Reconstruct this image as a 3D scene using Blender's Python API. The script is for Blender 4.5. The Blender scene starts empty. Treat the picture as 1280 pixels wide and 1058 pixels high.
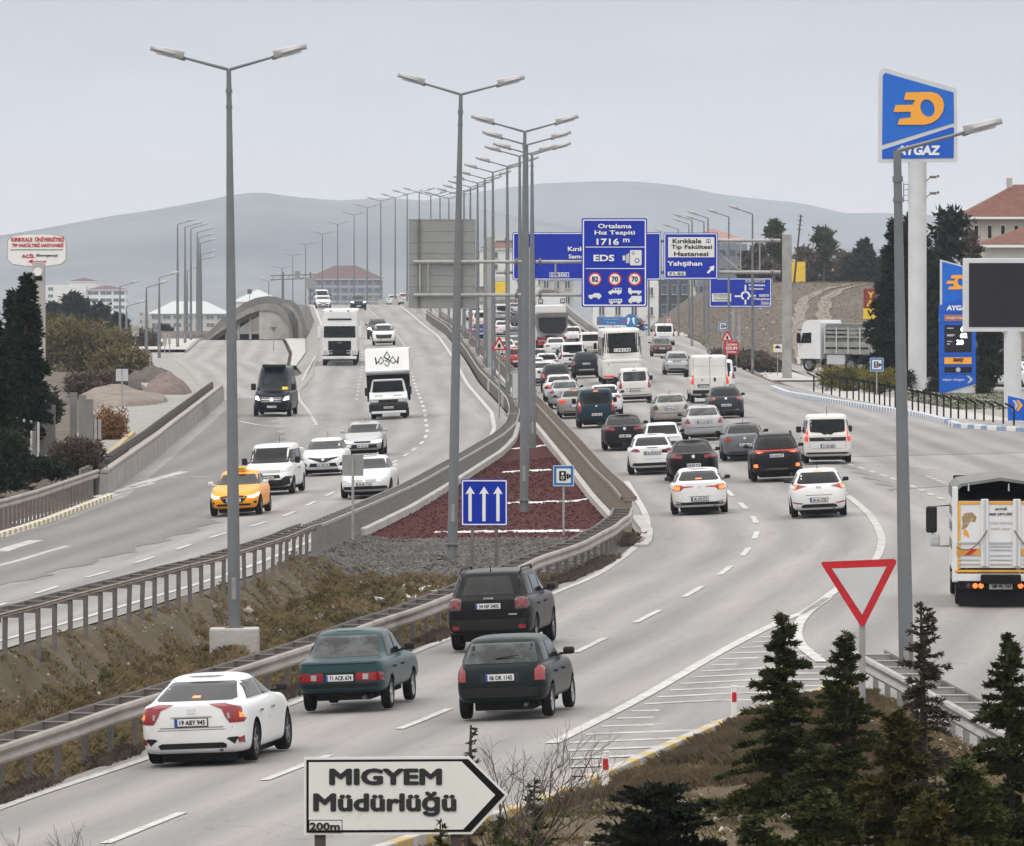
import bpy, bmesh, math, random
import numpy as np
from mathutils import Vector, Matrix, noise
from mathutils.bvhtree import BVHTree
from mathutils.geometry import delaunay_2d_cdt
R = math.radians
random.seed(7)
sc = bpy.context.scene
COL = sc.collection
HAZE = 7.4e-5
# ---------------------------------------------------------------- camera
F, HZ, CX, CZ = 9000.0, 324.0, 640.0, 8.0          # a long lens, eye 8 m above the road
cam_d = bpy.data.cameras.new('camera')
cam_d.sensor_fit = 'HORIZONTAL'; cam_d.sensor_width = 36.0
cam_d.lens = 36.0 * F / 1280.0
cam_d.shift_y = -(529.0 - HZ) / 1280.0
cam_d.clip_start = 1.0; cam_d.clip_end = 40000.0
cam = bpy.data.objects.new('camera', cam_d); COL.objects.link(cam)
cam.location = (0, 0, CZ); cam.rotation_euler = (R(90), 0, 0)
sc.camera = cam
# ---------------------------------------------------------------- light
SUN_EL, SUN_AZ = R(52), R(215)
w = bpy.data.worlds.new('World'); sc.world = w; w.use_nodes = True
nt = w.node_tree; nt.nodes.clear()
def N(t, k, **kw):
    n = t.nodes.new(k)
    for a, b in kw.items(): setattr(n, a, b)
    return n
out = N(nt, 'ShaderNodeOutputWorld'); bg = N(nt, 'ShaderNodeBackground'); bg.inputs['Strength'].default_value = 0.1
sky = N(nt, 'ShaderNodeTexSky', sky_type='NISHITA'); sky.sun_disc = False
sky.sun_elevation = SUN_EL; sky.sun_rotation = SUN_AZ; sky.dust_density = 3.0; sky.air_density = 1.2
tc = N(nt, 'ShaderNodeTexCoord'); sx = N(nt, 'ShaderNodeSeparateXYZ')
nt.links.new(tc.outputs['Generated'], sx.inputs[0])
cl = N(nt, 'ShaderNodeMath', operation='MAXIMUM'); cl.inputs[1].default_value = 0.0; nt.links.new(sx.outputs['Z'], cl.inputs[0])
gr = N(nt, 'ShaderNodeMath', operation='MULTIPLY_ADD'); gr.inputs[1].default_value = 1.7; gr.inputs[2].default_value = 1.0   # overcast sky: zenith three times the horizon
nt.links.new(cl.outputs[0], gr.inputs[0])
ramp = N(nt, 'ShaderNodeValToRGB'); ramp.color_ramp.elements[0].position = 0.004; ramp.color_ramp.elements[0].color = (.770, .665, .620, 1)
ramp.color_ramp.elements[1].position = 0.036; ramp.color_ramp.elements[1].color = (.475, .505, .560, 1)
e_ = ramp.color_ramp.elements.new(.16); e_.color = (.72, .71, .70, 1); e_ = ramp.color_ramp.elements.new(1.0); e_.color = (.76, .74, .715, 1)
e_ = ramp.color_ramp.elements.new(0.0); e_.color = (.770, .665, .620, 1)
nt.links.new(cl.outputs[0], ramp.inputs[0])
mp = N(nt, 'ShaderNodeMapping'); mp.inputs['Scale'].default_value = (14, 14, 60); nz = N(nt, 'ShaderNodeTexNoise'); nz.inputs['Scale'].default_value = 2.2; nz.inputs['Detail'].default_value = 4
nt.links.new(tc.outputs['Generated'], mp.inputs[0]); nt.links.new(mp.outputs[0], nz.inputs['Vector'])
mr = N(nt, 'ShaderNodeMapRange'); mr.inputs['To Min'].default_value = 10.2; mr.inputs['To Max'].default_value = 13.0
nt.links.new(nz.outputs[0], mr.inputs['Value'])
m1 = N(nt, 'ShaderNodeVectorMath', operation='SCALE'); nt.links.new(ramp.outputs[0], m1.inputs[0]); nt.links.new(gr.outputs[0], m1.inputs['Scale'])
m2 = N(nt, 'ShaderNodeVectorMath', operation='SCALE'); nt.links.new(m1.outputs[0], m2.inputs[0]); nt.links.new(mr.outputs[0], m2.inputs['Scale'])
mx = N(nt, 'ShaderNodeMixRGB'); mx.inputs[0].default_value = 0.9
nt.links.new(sky.outputs[0], mx.inputs[1]); nt.links.new(m2.outputs[0], mx.inputs[2])
gt = N(nt, 'ShaderNodeMath', operation='LESS_THAN'); gt.inputs[1].default_value = -0.02; nt.links.new(sx.outputs['Z'], gt.inputs[0])
mg = N(nt, 'ShaderNodeMixRGB'); mg.inputs[2].default_value = (1.9, 1.7, 1.5, 1); nt.links.new(gt.outputs[0], mg.inputs[0]); nt.links.new(mx.outputs[0], mg.inputs[1])   # land below the horizon
nt.links.new(mg.outputs[0], bg.inputs['Color']); nt.links.new(bg.outputs[0], out.inputs[0])
sd = bpy.data.lights.new('sun', 'SUN'); sd.energy = 0.8; sd.angle = R(42); sd.color = (1, .96, .9)
so = bpy.data.objects.new('sun', sd); COL.objects.link(so)
so.rotation_euler = (R(90) - SUN_EL, 0, R(180) - SUN_AZ); so.location = (0, 0, 60)
sc.view_settings.view_transform = 'Standard'; sc.view_settings.look = 'None'
sc.view_settings.exposure = 0.0; sc.view_settings.gamma = 1.0; sc.view_settings.use_curve_mapping = False
sc.render.engine = 'CYCLES'
cy = sc.cycles; cy.max_bounces = 6; cy.diffuse_bounces = 3; cy.glossy_bounces = 3; cy.transmission_bounces = 4; cy.volume_bounces = 1
cy.use_denoising = True; cy.transparent_max_bounces = 8
# ---------------------------------------------------------------- materials
MATS = {}
def mat(name, col, rough=.6, metal=0.0, coat=0.0, var=0.0, scale=3.0, bump=0.0, bscale=None, col2=None, emit=None, estr=0.0, dirt=0.0, spec=.5, detail=6, thr=None):
    if name in MATS: return MATS[name]
    m = bpy.data.materials.new(name); m.use_nodes = True; t = m.node_tree; b = t.nodes['Principled BSDF']
    b.inputs['Base Color'].default_value = (*col, 1); b.inputs['Roughness'].default_value = rough; b.inputs['Metallic'].default_value = metal
    b.inputs['Coat Weight'].default_value = coat; b.inputs['Coat Roughness'].default_value = .08; b.inputs['Specular IOR Level'].default_value = spec
    tc = N(t, 'ShaderNodeTexCoord')
    if var or col2:
        n = N(t, 'ShaderNodeTexNoise'); n.inputs['Scale'].default_value = scale; n.inputs['Detail'].default_value = detail; n.inputs['Roughness'].default_value = .62
        t.links.new(tc.outputs['Object'], n.inputs['Vector'])
        r = N(t, 'ShaderNodeValToRGB'); c2 = col2 or tuple(c * (1 - var) for c in col); c1 = col if col2 else tuple(min(1, c * (1 + var)) for c in col)
        lo, hi = thr or (.33, .67)
        r.color_ramp.elements[0].position = lo; r.color_ramp.elements[1].position = hi
        r.color_ramp.elements[0].color = (*c2, 1); r.color_ramp.elements[1].color = (*c1, 1)
        t.links.new(n.outputs[0], r.inputs[0]); t.links.new(r.outputs[0], b.inputs['Base Color'])
    if bump:
        n2 = N(t, 'ShaderNodeTexNoise'); n2.inputs['Scale'].default_value = bscale or scale * 6; n2.inputs['Detail'].default_value = 5
        t.links.new(tc.outputs['Object'], n2.inputs['Vector'])
        bm_ = N(t, 'ShaderNodeBump'); bm_.inputs['Strength'].default_value = bump; bm_.inputs['Distance'].default_value = .05
        t.links.new(n2.outputs[0], bm_.inputs['Height']); t.links.new(bm_.outputs[0], b.inputs['Normal'])
    if emit:
        b.inputs['Emission Color'].default_value = (*emit, 1); b.inputs['Emission Strength'].default_value = estr
    MATS[name] = m
    return m
def asphalt(name, c1, c2, c3, big=.035, streak=0.0):
    """weathered asphalt: broad stains stretched along the road, mid mottling, fine aggregate"""
    m = bpy.data.materials.new(name); m.use_nodes = True; t = m.node_tree; b = t.nodes['Principled BSDF']; b.inputs['Roughness'].default_value = .78
    b.inputs['Specular IOR Level'].default_value = .35
    tc = N(t, 'ShaderNodeTexCoord'); uv = N(t, 'ShaderNodeUVMap'); uv.uv_map = 'road'
    def noi(scale, sxyz, det=5, ro=.6):
        mp = N(t, 'ShaderNodeMapping'); mp.inputs['Scale'].default_value = sxyz; t.links.new(uv.outputs[0], mp.inputs[0])
        n = N(t, 'ShaderNodeTexNoise'); n.inputs['Scale'].default_value = scale; n.inputs['Detail'].default_value = det; n.inputs['Roughness'].default_value = ro
        t.links.new(mp.outputs[0], n.inputs['Vector']); return n.outputs[0]
    r = N(t, 'ShaderNodeValToRGB'); e = r.color_ramp.elements
    e[0].position = .36; e[0].color = (*c2, 1); e[1].position = .62; e[1].color = (*c1, 1)
    t.links.new(noi(.5, (1.1, .05, 1), 8, .68), r.inputs[0])
    r2 = N(t, 'ShaderNodeValToRGB'); e = r2.color_ramp.elements
    e[0].position = .55; e[0].color = (0, 0, 0, 1); e[1].position = .66; e[1].color = (1, 1, 1, 1)
    t.links.new(noi(.35, (.7, .035, 1), 9, .72), r2.inputs[0])
    mx = N(t, 'ShaderNodeMixRGB'); t.links.new(r.outputs[0], mx.inputs[1]); mx.inputs[2].default_value = (*c3, 1)
    s = N(t, 'ShaderNodeMath', operation='MULTIPLY'); s.inputs[1].default_value = .5; t.links.new(r2.outputs[0], s.inputs[0]); t.links.new(s.outputs[0], mx.inputs[0])
    # fine speckle
    mr = N(t, 'ShaderNodeMapRange'); mr.inputs['To Min'].default_value = .86; mr.inputs['To Max'].default_value = 1.12
    t.links.new(noi(14, (1, .5, 1), 3), mr.inputs['Value'])
    # cracks, thin dark lines
    v = N(t, 'ShaderNodeTexVoronoi', feature='DISTANCE_TO_EDGE'); mp = N(t, 'ShaderNodeMapping'); mp.inputs['Scale'].default_value = (.22, .05, 1)
    wob = N(t, 'ShaderNodeTexNoise'); wob.inputs['Scale'].default_value = .8; t.links.new(tc.outputs['Object'], wob.inputs['Vector'])
    ad = N(t, 'ShaderNodeVectorMath', operation='MULTIPLY_ADD'); ad.inputs[1].default_value = (3, 3, 0); t.links.new(wob.outputs[1], ad.inputs[0]); t.links.new(uv.outputs[0], ad.inputs[2])
    t.links.new(ad.outputs[0], mp.inputs[0]); t.links.new(mp.outputs[0], v.inputs['Vector']); v.inputs['Scale'].default_value = 1.0
    mr2 = N(t, 'ShaderNodeMapRange'); mr2.inputs['From Max'].default_value = .006; mr2.inputs['To Min'].default_value = .74; mr2.inputs['To Max'].default_value = 1
    t.links.new(v.outputs[0], mr2.inputs['Value'])
    mu = N(t, 'ShaderNodeMath', operation='MULTIPLY'); t.links.new(mr.outputs[0], mu.inputs[0]); t.links.new(mr2.outputs[0], mu.inputs[1])
    sp = N(t, 'ShaderNodeSeparateXYZ'); t.links.new(uv.outputs[0], sp.inputs[0])
    a1 = N(t, 'ShaderNodeMath', operation='MULTIPLY_ADD'); a1.inputs[1].default_value = 2 * math.pi / 1.75; a1.inputs[2].default_value = .9; t.links.new(sp.outputs[0], a1.inputs[0])
    a2 = N(t, 'ShaderNodeMath', operation='SINE'); t.links.new(a1.outputs[0], a2.inputs[0])
    a3 = N(t, 'ShaderNodeMath', operation='MULTIPLY'); t.links.new(a2.outputs[0], a3.inputs[0]); t.links.new(noi(.4, (.6, .04, 1), 3), a3.inputs[1])
    a4 = N(t, 'ShaderNodeMath', operation='MULTIPLY_ADD'); a4.inputs[1].default_value = .22; a4.inputs[2].default_value = .97; t.links.new(a3.outputs[0], a4.inputs[0])      # rubber worn into the wheel tracks
    a5 = N(t, 'ShaderNodeMath', operation='MULTIPLY'); t.links.new(a4.outputs[0], a5.inputs[0]); t.links.new(mu.outputs[0], a5.inputs[1]); mu = a5
    vs = N(t, 'ShaderNodeVectorMath', operation='SCALE'); t.links.new(mx.outputs[0], vs.inputs[0]); t.links.new(mu.outputs[0], vs.inputs['Scale'])
    t.links.new(vs.outputs[0], b.inputs['Base Color'])
    bu = N(t, 'ShaderNodeBump'); bu.inputs['Strength'].default_value = .25; bu.inputs['Distance'].default_value = .02
    t.links.new(noi(30, (1, 1, 1), 3), bu.inputs['Height']); t.links.new(bu.outputs[0], b.inputs['Normal'])
    MATS[name] = m; return m
M_ASPH = asphalt('asphalt_road', (.282, .268, .260), (.205, .197, .192), (.140, .135, .132))
M_ASPH2 = asphalt('asphalt_apron', (.29, .275, .264), (.235, .224, .216), (.175, .168, .163))
M_PATCH = asphalt('asphalt_resurfaced', (.175, .169, .164), (.145, .140, .137), (.21, .204, .198))
M_LINE = mat('road_paint', (.54, .53, .51), .78, col2=(.33, .318, .308), scale=4.5, thr=(.36, .62))
M_LINEW = mat('worn_road_paint', (.50, .49, .47), .8, col2=(.31, .298, .288), scale=2.4, thr=(.38, .66))
M_CONC = mat('concrete', (.40, .385, .365), .85, var=.16, scale=.8, bump=.3, bscale=12)
M_CONCD = mat('concrete_weathered', (.25, .24, .225), .88, var=.22, scale=.9, bump=.3, bscale=9)
M_KERBW = mat('kerb_white', (.66, .66, .65), .7, var=.12, scale=5)
M_KERBB = mat('kerb_blue', (.22, .30, .42), .7, var=.2, scale=5)
M_KERBY = mat('kerb_yellow', (.46, .33, .10), .85, col2=(.30, .27, .22), scale=5, thr=(.36, .58))
M_STEEL = mat('galvanised_steel', (.33, .325, .315), .55, .35, var=.18, scale=1.4)
M_STEELR = mat('rail_dirty_steel', (.30, .275, .25), .65, .15, col2=(.21, .17, .14), scale=.9, thr=(.25, .6))
M_STEELD = mat('steel_dark_weathered', (.15, .135, .125), .7, .3, var=.25, scale=2)
M_POLE = mat('lamp_post_grey', (.175, .185, .195), .5, .4, var=.1, scale=1.2)
M_PANEL = mat('aluminium_panel', (.27, .28, .275), .5, .35, var=.07, scale=.7)
M_LAMP = mat('lamp_housing', (.36, .36, .37), .4, .2, var=.08)
M_BLUE = mat('sign_blue', (.003, .026, .36), .55, spec=.2, var=.05, scale=2)
M_LBLUE = mat('sign_light_blue', (.02, .16, .42), .45, var=.05)
M_WHITE = mat('sign_white', (.78, .78, .77), .5, var=.04)
M_OFFW = mat('sign_aged_white', (.70, .70, .67), .6, col2=(.50, .47, .42), scale=3.5, thr=(.18, .42))
M_BLACK = mat('sign_black', (.007, .007, .008), .6, spec=.15)
M_RED = mat('sign_red', (.50, .012, .02), .45, var=.06)
M_YEL = mat('sign_yellow', (.75, .50, .03), .5, var=.08)
M_ORA = mat('logo_orange', (.85, .36, .02), .4)
M_GREYT = mat('sign_grey', (.45, .46, .47), .5, var=.06)
M_PBLUE = mat('station_blue', (.006, .095, .50), .5, spec=.2, var=.05)
M_PBLUE2 = mat('station_blue_light', (.010, .13, .56), .5, spec=.2, var=.05)
M_PYLON = mat('pylon_white', (.56, .57, .58), .45, var=.06, scale=.8)
M_SCREEN = mat('led_screen_off', (.014, .013, .016), .45, var=.12, scale=2, spec=.2)
M_LED = mat('led_digits', (.8, .85, 1), .4, emit=(.85, .9, 1), estr=2.2)
M_RED_G = mat('red_volcanic_gravel', (.078, .021, .019), .95, spec=.15, col2=(.036, .011, .011), scale=6, bump=.7, bscale=26, thr=(.3, .62))
M_GRAV = mat('grey_gravel', (.135, .128, .122), .95, spec=.15, col2=(.065, .062, .060), scale=6, bump=1, bscale=20, thr=(.34, .6))
M_STONE = mat('pale_stone', (.34, .31, .28), .9, var=.3, scale=3, bump=.5)
M_STONED = mat('gravel_stone', (.125, .118, .112), .9, spec=.15, var=.45, scale=1.2)
M_SNOW = mat('white_marble_chips', (.70, .70, .70), .8, var=.15, scale=7)
M_LITTER = mat('white_litter', (.62, .62, .62), .6, var=.2, scale=3)
M_RUBBER = mat('tyre_rubber', (.010, .010, .0105), .85, spec=.15, var=.2, scale=9)
M_PLAST = mat('black_plastic', (.013, .013, .014), .6, var=.1, spec=.25)
M_ARCH = mat('wheel_arch_black', (.008, .008, .008), .9)
M_GLASS = mat('tinted_glass', (.006, .007, .008), .10, 0, 0, var=.6, scale=2.2, spec=.20)
M_GLASSL = mat('clear_window_glass', (.060, .067, .067), .09, col2=(.012, .014, .016), scale=2.6, thr=(.46, .62), spec=.40)
M_GLASSB = mat('building_glass', (.06, .085, .11), .15, var=.4, scale=.4, spec=.8)
M_RIM = mat('alloy_rim', (.36, .36, .37), .32, .8)
M_RIMD = mat('dark_rim', (.10, .10, .105), .4, .6)
M_CHROME = mat('chrome', (.55, .55, .56), .18, 1)
M_TAIL = mat('tail_lamp', (.24, .008, .012), .18, coat=.6)
M_TAILD = mat('tail_lamp_smoked', (.055, .006, .010), .15, coat=.6)
M_TAILON = mat('tail_lamp_lit', (.45, .02, .01), .3, emit=(1, .05, .015), estr=.55)
M_BRAKE = mat('brake_lamp_lit', (.8, .2, .05), .3, emit=(1, .17, .03), estr=1.5)
M_AMBER = mat('indicator_lit', (.9, .35, .05), .3, emit=(1, .42, .05), estr=1.6)
M_HEAD = mat('headlamp', (.50, .53, .56), .12, .3, coat=.6, var=.3, scale=9)
M_HEADON = mat('headlamp_lit', (.9, .9, .85), .2, emit=(1, .95, .8), estr=2.6)
M_PLATE = mat('plate_white', (.62, .62, .62), .5)
M_PLATEB = mat('plate_blue', (.01, .05, .35), .5)
M_TARP = mat('grey_tarpaulin', (.15, .15, .148), .7, var=.18, scale=2, bump=.4, bscale=4)
M_PINE = mat('pine_needles', (.006, .010, .006), .85, spec=.2, col2=(.018, .024, .010), scale=1.6, thr=(.3, .7))
M_PINE2 = mat('cedar_needles', (.016, .025, .009), .85, spec=.15, col2=(.060, .066, .018), scale=1.3, thr=(.35, .7))
M_PINE3 = mat('yellowed_needles', (.075, .060, .012), .85, spec=.2, col2=(.030, .032, .010), scale=1.5, thr=(.3, .7))
M_PINE4 = mat('reddish_needles', (.060, .036, .022), .85, col2=(.028, .030, .016), scale=1.5, thr=(.3, .7))
M_OLIVE = mat('olive_twigs', (.170, .145, .065), .9, spec=.2, col2=(.095, .080, .042), scale=.35, thr=(.3, .7))
M_DRYB = mat('dry_brown_twigs', (.105, .078, .056), .9, col2=(.055, .040, .030), scale=.6, thr=(.3, .7))
M_ORB = mat('dry_orange_brush', (.26, .125, .045), .9, col2=(.15, .075, .035), scale=1.2, thr=(.3, .7))
M_HEDGE = mat('yellow_green_hedge', (.20, .17, .015), .85, col2=(.07, .07, .015), scale=1, thr=(.3, .7))
M_BARK = mat('bark', (.055, .042, .034), .9, var=.3, scale=6, bump=.6)
M_TWIG = mat('grey_twigs', (.075, .058, .05), .85, var=.3, scale=5)
M_GRASS1 = mat('dry_grass', (.205, .155, .080), .95, spec=.2, col2=(.105, .080, .042), scale=.7, thr=(.3, .7))
M_WEED = mat('straw_weeds', (.150, .112, .072), .95, spec=.1, col2=(.075, .056, .040), scale=1.4, thr=(.3, .7))
M_GRASS2 = mat('green_grass', (.085, .088, .026), .95, spec=.2, col2=(.045, .052, .018), scale=.8, thr=(.3, .7))
def ground_mat(name, cols, sc1=.12, sc2=1.6, stretch=.25):
    m = bpy.data.materials.new(name); m.use_nodes = True; t = m.node_tree; b = t.nodes['Principled BSDF']; b.inputs['Roughness'].default_value = .95
    b.inputs['Specular IOR Level'].default_value = .2
    tc = N(t, 'ShaderNodeTexCoord'); mp = N(t, 'ShaderNodeMapping'); mp.inputs['Scale'].default_value = (1, stretch, 1); t.links.new(tc.outputs['Object'], mp.inputs[0])
    def nr(s, c, lo=.35, hi=.65):
        n = N(t, 'ShaderNodeTexNoise'); n.inputs['Scale'].default_value = s; n.inputs['Detail'].default_value = 8; n.inputs['Roughness'].default_value = .65; t.links.new(mp.outputs[0], n.inputs['Vector'])
        r = N(t, 'ShaderNodeValToRGB'); k = len(c)
        e = r.color_ramp.elements
        while len(e) < k: e.new(.5)
        for i in range(k): e[i].position = lo + (hi - lo) * i / (k - 1); e[i].color = (*c[i], 1)
        t.links.new(n.outputs[0], r.inputs[0]); return r.outputs[0]
    a = nr(sc1, cols); c = nr(sc2, [tuple(x * .55 for x in cols[0]), tuple(min(1, x * 1.25) for x in cols[-1])])
    mx = N(t, 'ShaderNodeMixRGB'); mx.inputs[0].default_value = .22; t.links.new(a, mx.inputs[1]); t.links.new(c, mx.inputs[2])
    t.links.new(mx.outputs[0], b.inputs['Base Color'])
    n = N(t, 'ShaderNodeTexNoise'); n.inputs['Scale'].default_value = 5; n.inputs['Detail'].default_value = 6; t.links.new(tc.outputs['Object'], n.inputs['Vector'])
    bu = N(t, 'ShaderNodeBump'); bu.inputs['Strength'].default_value = .45; bu.inputs['Distance'].default_value = .06; t.links.new(n.outputs[0], bu.inputs['Height']); t.links.new(bu.outputs[0], b.inputs['Normal'])
    MATS[name] = m; return m
M_EARTH = ground_mat('earth', [(.085, .066, .050), (.115, .094, .076), (.10, .086, .062), (.14, .118, .10)], .12, 1.1, .7)
M_DITCH = ground_mat('ditch_soil', [(.070, .054, .033), (.105, .082, .052), (.135, .108, .080)], .5, 3, .6)
M_FAR = ground_mat('far_plain', [(.10, .09, .07), (.14, .125, .10)], .004, .03, .5)
M_MOUNT = ground_mat('mountain_scrub', [(.030, .033, .036), (.15, .145, .13)], .0022, .008, 1)
# ---------------------------------------------------------------- mesh helpers
class MB:
    def __init__(s): s.v = []; s.f = []; s.m = []
    def add(s, vs, fs, mi=0):
        o = len(s.v); s.v += [tuple(p) for p in vs]; s.f += [tuple(i + o for i in f) for f in fs]; s.m += [mi] * len(fs); return s
    def box(s, c, d, rz=0.0, mi=0, M=None):
        x, y, z = d[0] / 2, d[1] / 2, d[2] / 2
        P = [Vector((a * x, b * y, e * z)) for e in (-1, 1) for b in (-1, 1) for a in (-1, 1)]
        if M is None: M = Matrix.Rotation(rz, 3, 'Z')
        P = [M @ p + Vector(c) for p in P]
        return s.add(P, [(0, 2, 3, 1), (4, 5, 7, 6), (0, 1, 5, 4), (2, 6, 7, 3), (0, 4, 6, 2), (1, 3, 7, 5)], mi)
    def rbox(s, c, d, b=.02, mi=0, rz=0):
        bm = bmesh.new(); bmesh.ops.create_cube(bm, size=1, matrix=Matrix.Translation(c) @ Matrix.Rotation(rz, 4, 'Z') @ Matrix.Diagonal((*d, 1)))
        bmesh.ops.bevel(bm, geom=bm.edges[:] , offset=min(b, min(d) * .45), segments=2, profile=.6, affect='EDGES')
        bm.verts.index_update(); s.add([v.co[:] for v in bm.verts], [[v.index for v in f.verts] for f in bm.faces], mi); bm.free(); return s
    def tube(s, pts, rs, n=8, mi=0, cap=True):
        pts = [Vector(p) for p in pts]
        if not hasattr(rs, '__len__'): rs = [rs] * len(pts)
        o = len(s.v); k = len(pts)
        for i, p in enumerate(pts):
            d = (pts[min(i + 1, k - 1)] - pts[max(i - 1, 0)]).normalized()
            a = d.orthogonal().normalized() if abs(d.z) < .99 else Vector((1, 0, 0))
            if i == 0: ref = a
            a = (ref - d * ref.dot(d)).normalized() if abs(ref.dot(d)) < .99 else a
            ref = a; b = d.cross(a)
            for j in range(n):
                t = 2 * math.pi * j / n + math.pi / n
                s.v.append(tuple(p + (a * math.cos(t) + b * math.sin(t)) * rs[i]))
        for i in range(k - 1):
            for j in range(n):
                s.f.append((o + i * n + j, o + i * n + (j + 1) % n, o + (i + 1) * n + (j + 1) % n, o + (i + 1) * n + j)); s.m.append(mi)
        if cap:
            s.f.append(tuple(o + j for j in range(n))[::-1]); s.m.append(mi)
            s.f.append(tuple(o + (k - 1) * n + j for j in range(n))); s.m.append(mi)
        return s
    def lathe(s, prof, c, axis='Z', n=24, mi=0):
        o = len(s.v); c = Vector(c)
        for r, h in prof:
            for j in range(n):
                t = 2 * math.pi * j / n; a, b = r * math.cos(t), r * math.sin(t)
                s.v.append(tuple(c + Vector({'Z': (a, b, h), 'X': (h, a, b), 'Y': (b, h, a)}[axis])))
        for i in range(len(prof) - 1):
            for j in range(n):
                s.f.append((o + i * n + j, o + i * n + (j + 1) % n, o + (i + 1) * n + (j + 1) % n, o + (i + 1) * n + j)); s.m.append(mi)
        return s
    def prism(s, poly, y0, y1, mi=0, plane='XZ'):
        """outline in a vertical plane given thickness"""
        k = len(poly); g = (lambda p, y: (p[0], y, p[1])) if plane == 'XZ' else ((lambda p, y: (y, p[0], p[1])) if plane == 'YZ' else (lambda p, y: (p[0], p[1], y)))
        vs = [g(p, y0) for p in poly] + [g(p, y1) for p in poly]
        fs = [(i, (i + 1) % k, k + (i + 1) % k, k + i) for i in range(k)] + [tuple(range(k))[::-1], tuple(range(k, 2 * k))]
        return s.add(vs, fs, mi)
    def mesh(s, name, mats, smooth=False):
        me = bpy.data.meshes.new(name); me.from_pydata(s.v, [], s.f); me.validate()
        for m in (mats if isinstance(mats, (list, tuple)) else [mats]): me.materials.append(m)
        if any(s.m) and len(me.polygons) == len(s.m): me.polygons.foreach_set('material_index', s.m)
        bm = bmesh.new(); bm.from_mesh(me); bmesh.ops.recalc_face_normals(bm, faces=bm.faces); bm.to_mesh(me); bm.free()
        if smooth: me.polygons.foreach_set('use_smooth', [True] * len(me.polygons)); me.set_sharp_from_angle(angle=R(38))
        me.update(); return me
    def build(s, name, mats, parent=None, smooth=False):
        return link(name, s.mesh(name, mats, smooth), parent)
def link(name, me, parent=None):
    o = bpy.data.objects.new(name, me); COL.objects.link(o)
    if parent is not None: o.parent = parent
    return o
def tag(o, label, cat, group=None, kind=None):
    o['label'] = label; o['category'] = cat
    if group: o['group'] = group
    if kind: o['kind'] = kind
    return o
def thing(name, label, cat, loc=(0, 0, 0), rz=0.0, group=None):
    o = bpy.data.objects.new(name, None); COL.objects.link(o); o.location = loc; o.rotation_euler = (0, 0, rz); o.empty_display_size = .3
    return tag(o, label, cat, group)
def struct(o, kind='structure'):
    o['kind'] = kind; return o
_tc = {}
def textmesh(s, bold=0.0, depth=.006):
    key = (s, bold, depth)
    if key in _tc: return _tc[key]
    cu = bpy.data.curves.new('lettering', 'FONT'); cu.body = s; cu.size = 1; cu.extrude = depth; cu.resolution_u = 3
    ob = bpy.data.objects.new('tmp', cu); COL.objects.link(ob); bpy.context.view_layer.update()
    me = bpy.data.meshes.new_from_object(ob.evaluated_get(bpy.context.evaluated_depsgraph_get())); bpy.data.objects.remove(ob)
    v = np.zeros(len(me.vertices) * 3); me.vertices.foreach_get('co', v); v = v.reshape(-1, 3)
    f = [tuple(p.vertices) for p in me.polygons]
    if bold > .012:                                       # heavier strokes: overlapped copies, each a hair deeper
        V, Fc = [], []; k = len(v)
        for i, (dx, dz) in enumerate(((0, 0), (1, 0), (-1, 0), (0, 1), (0, -1), (.7, .7), (-.7, .7), (.7, -.7), (-.7, -.7))):
            V.append(v + np.array([dx * bold, dz * bold, 0]) + (v[:, 2:3] > 0) * np.array([0, 0, i * .0005])); Fc += [tuple(j + i * k for j in q) for q in f]
        v = np.concatenate(V); f = Fc
    lo, hi = v.min(0), v.max(0); _tc[key] = (v, f, lo, hi); return _tc[key]
def text(parent, s, cx, cz, wd, ht, m, y=-.03, bold=.015, name='lettering', M=None, slant=0.0, depth=.006):
    """letters fitted into a box wd x ht centred on (cx, cz) of a sign that faces -Y"""
    v, f, lo, hi = textmesh(s, bold); c = (lo + hi) / 2; d = hi - lo
    x = (v[:, 0] - c[0]) * wd / d[0]; z = (v[:, 1] - c[1]) * ht / d[1]; t = v[:, 2] / .006 * depth
    P = np.stack([cx + x + slant * z, y - t, cz + z], 1)
    mb = MB(); mb.add([Vector(p) if M is None else M @ Vector(p) for p in P], f)
    return mb.build(name, m, parent)
# ---------------------------------------------------------------- plan of the place (x across, y away)
def ip(tab): 
    a = np.array(tab, float); return lambda y: np.interp(y, a[:, 0], a[:, 1])
XA = ip([(0, -26), (100, -15.2), (149, -10.1), (160, -8.95), (172, -7.85), (185, -6.65), (199, -5.8), (221, -4.7), (249, -3.4), (275, -2.25), (308, -.9), (330, -.3), (352, -.1), (380, -.35), (410, -1.1), (447, -2), (520, -3.4), (628, -5.8), (680, -7.5), (769, -10.1), (834, -12.2), (870, -14.5), (900, -17), (940, -20), (980, -22.6), (1060, -29), (1140, -36), (1220, -42.3), (1400, -60)])
XB = ip([(0, -22), (60, -14.8), (109, -7.75), (137, -3.9), (156, -1.55), (178, .75), (190, 2.1), (200, 3.0), (208, 3.5), (216, 3.72), (227, 3.62), (248, 3.2), (283, 2.65), (318, 2.05), (363, 1.3), (440, .25), (520, -1.1), (628, -3.5), (680, -5.2), (769, -7.9), (834, -10.0), (870, -12.3), (900, -14.8), (940, -17.8), (980, -20.4), (1060, -26.8), (1140, -33.8), (1220, -40.1), (1400, -58)])
ZR = ip([(0, 0), (240, 0), (330, .2), (450, .35), (560, .45), (650, .8), (730, 1.35), (780, 1.9), (830, 2.5), (870, 2.5), (900, 2.3), (940, 1.8), (980, 1.1), (1020, 0), (1060, -1.2), (1100, -2.7), (1140, -4.4), (1220, -8.7), (1400, -18)])
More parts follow.
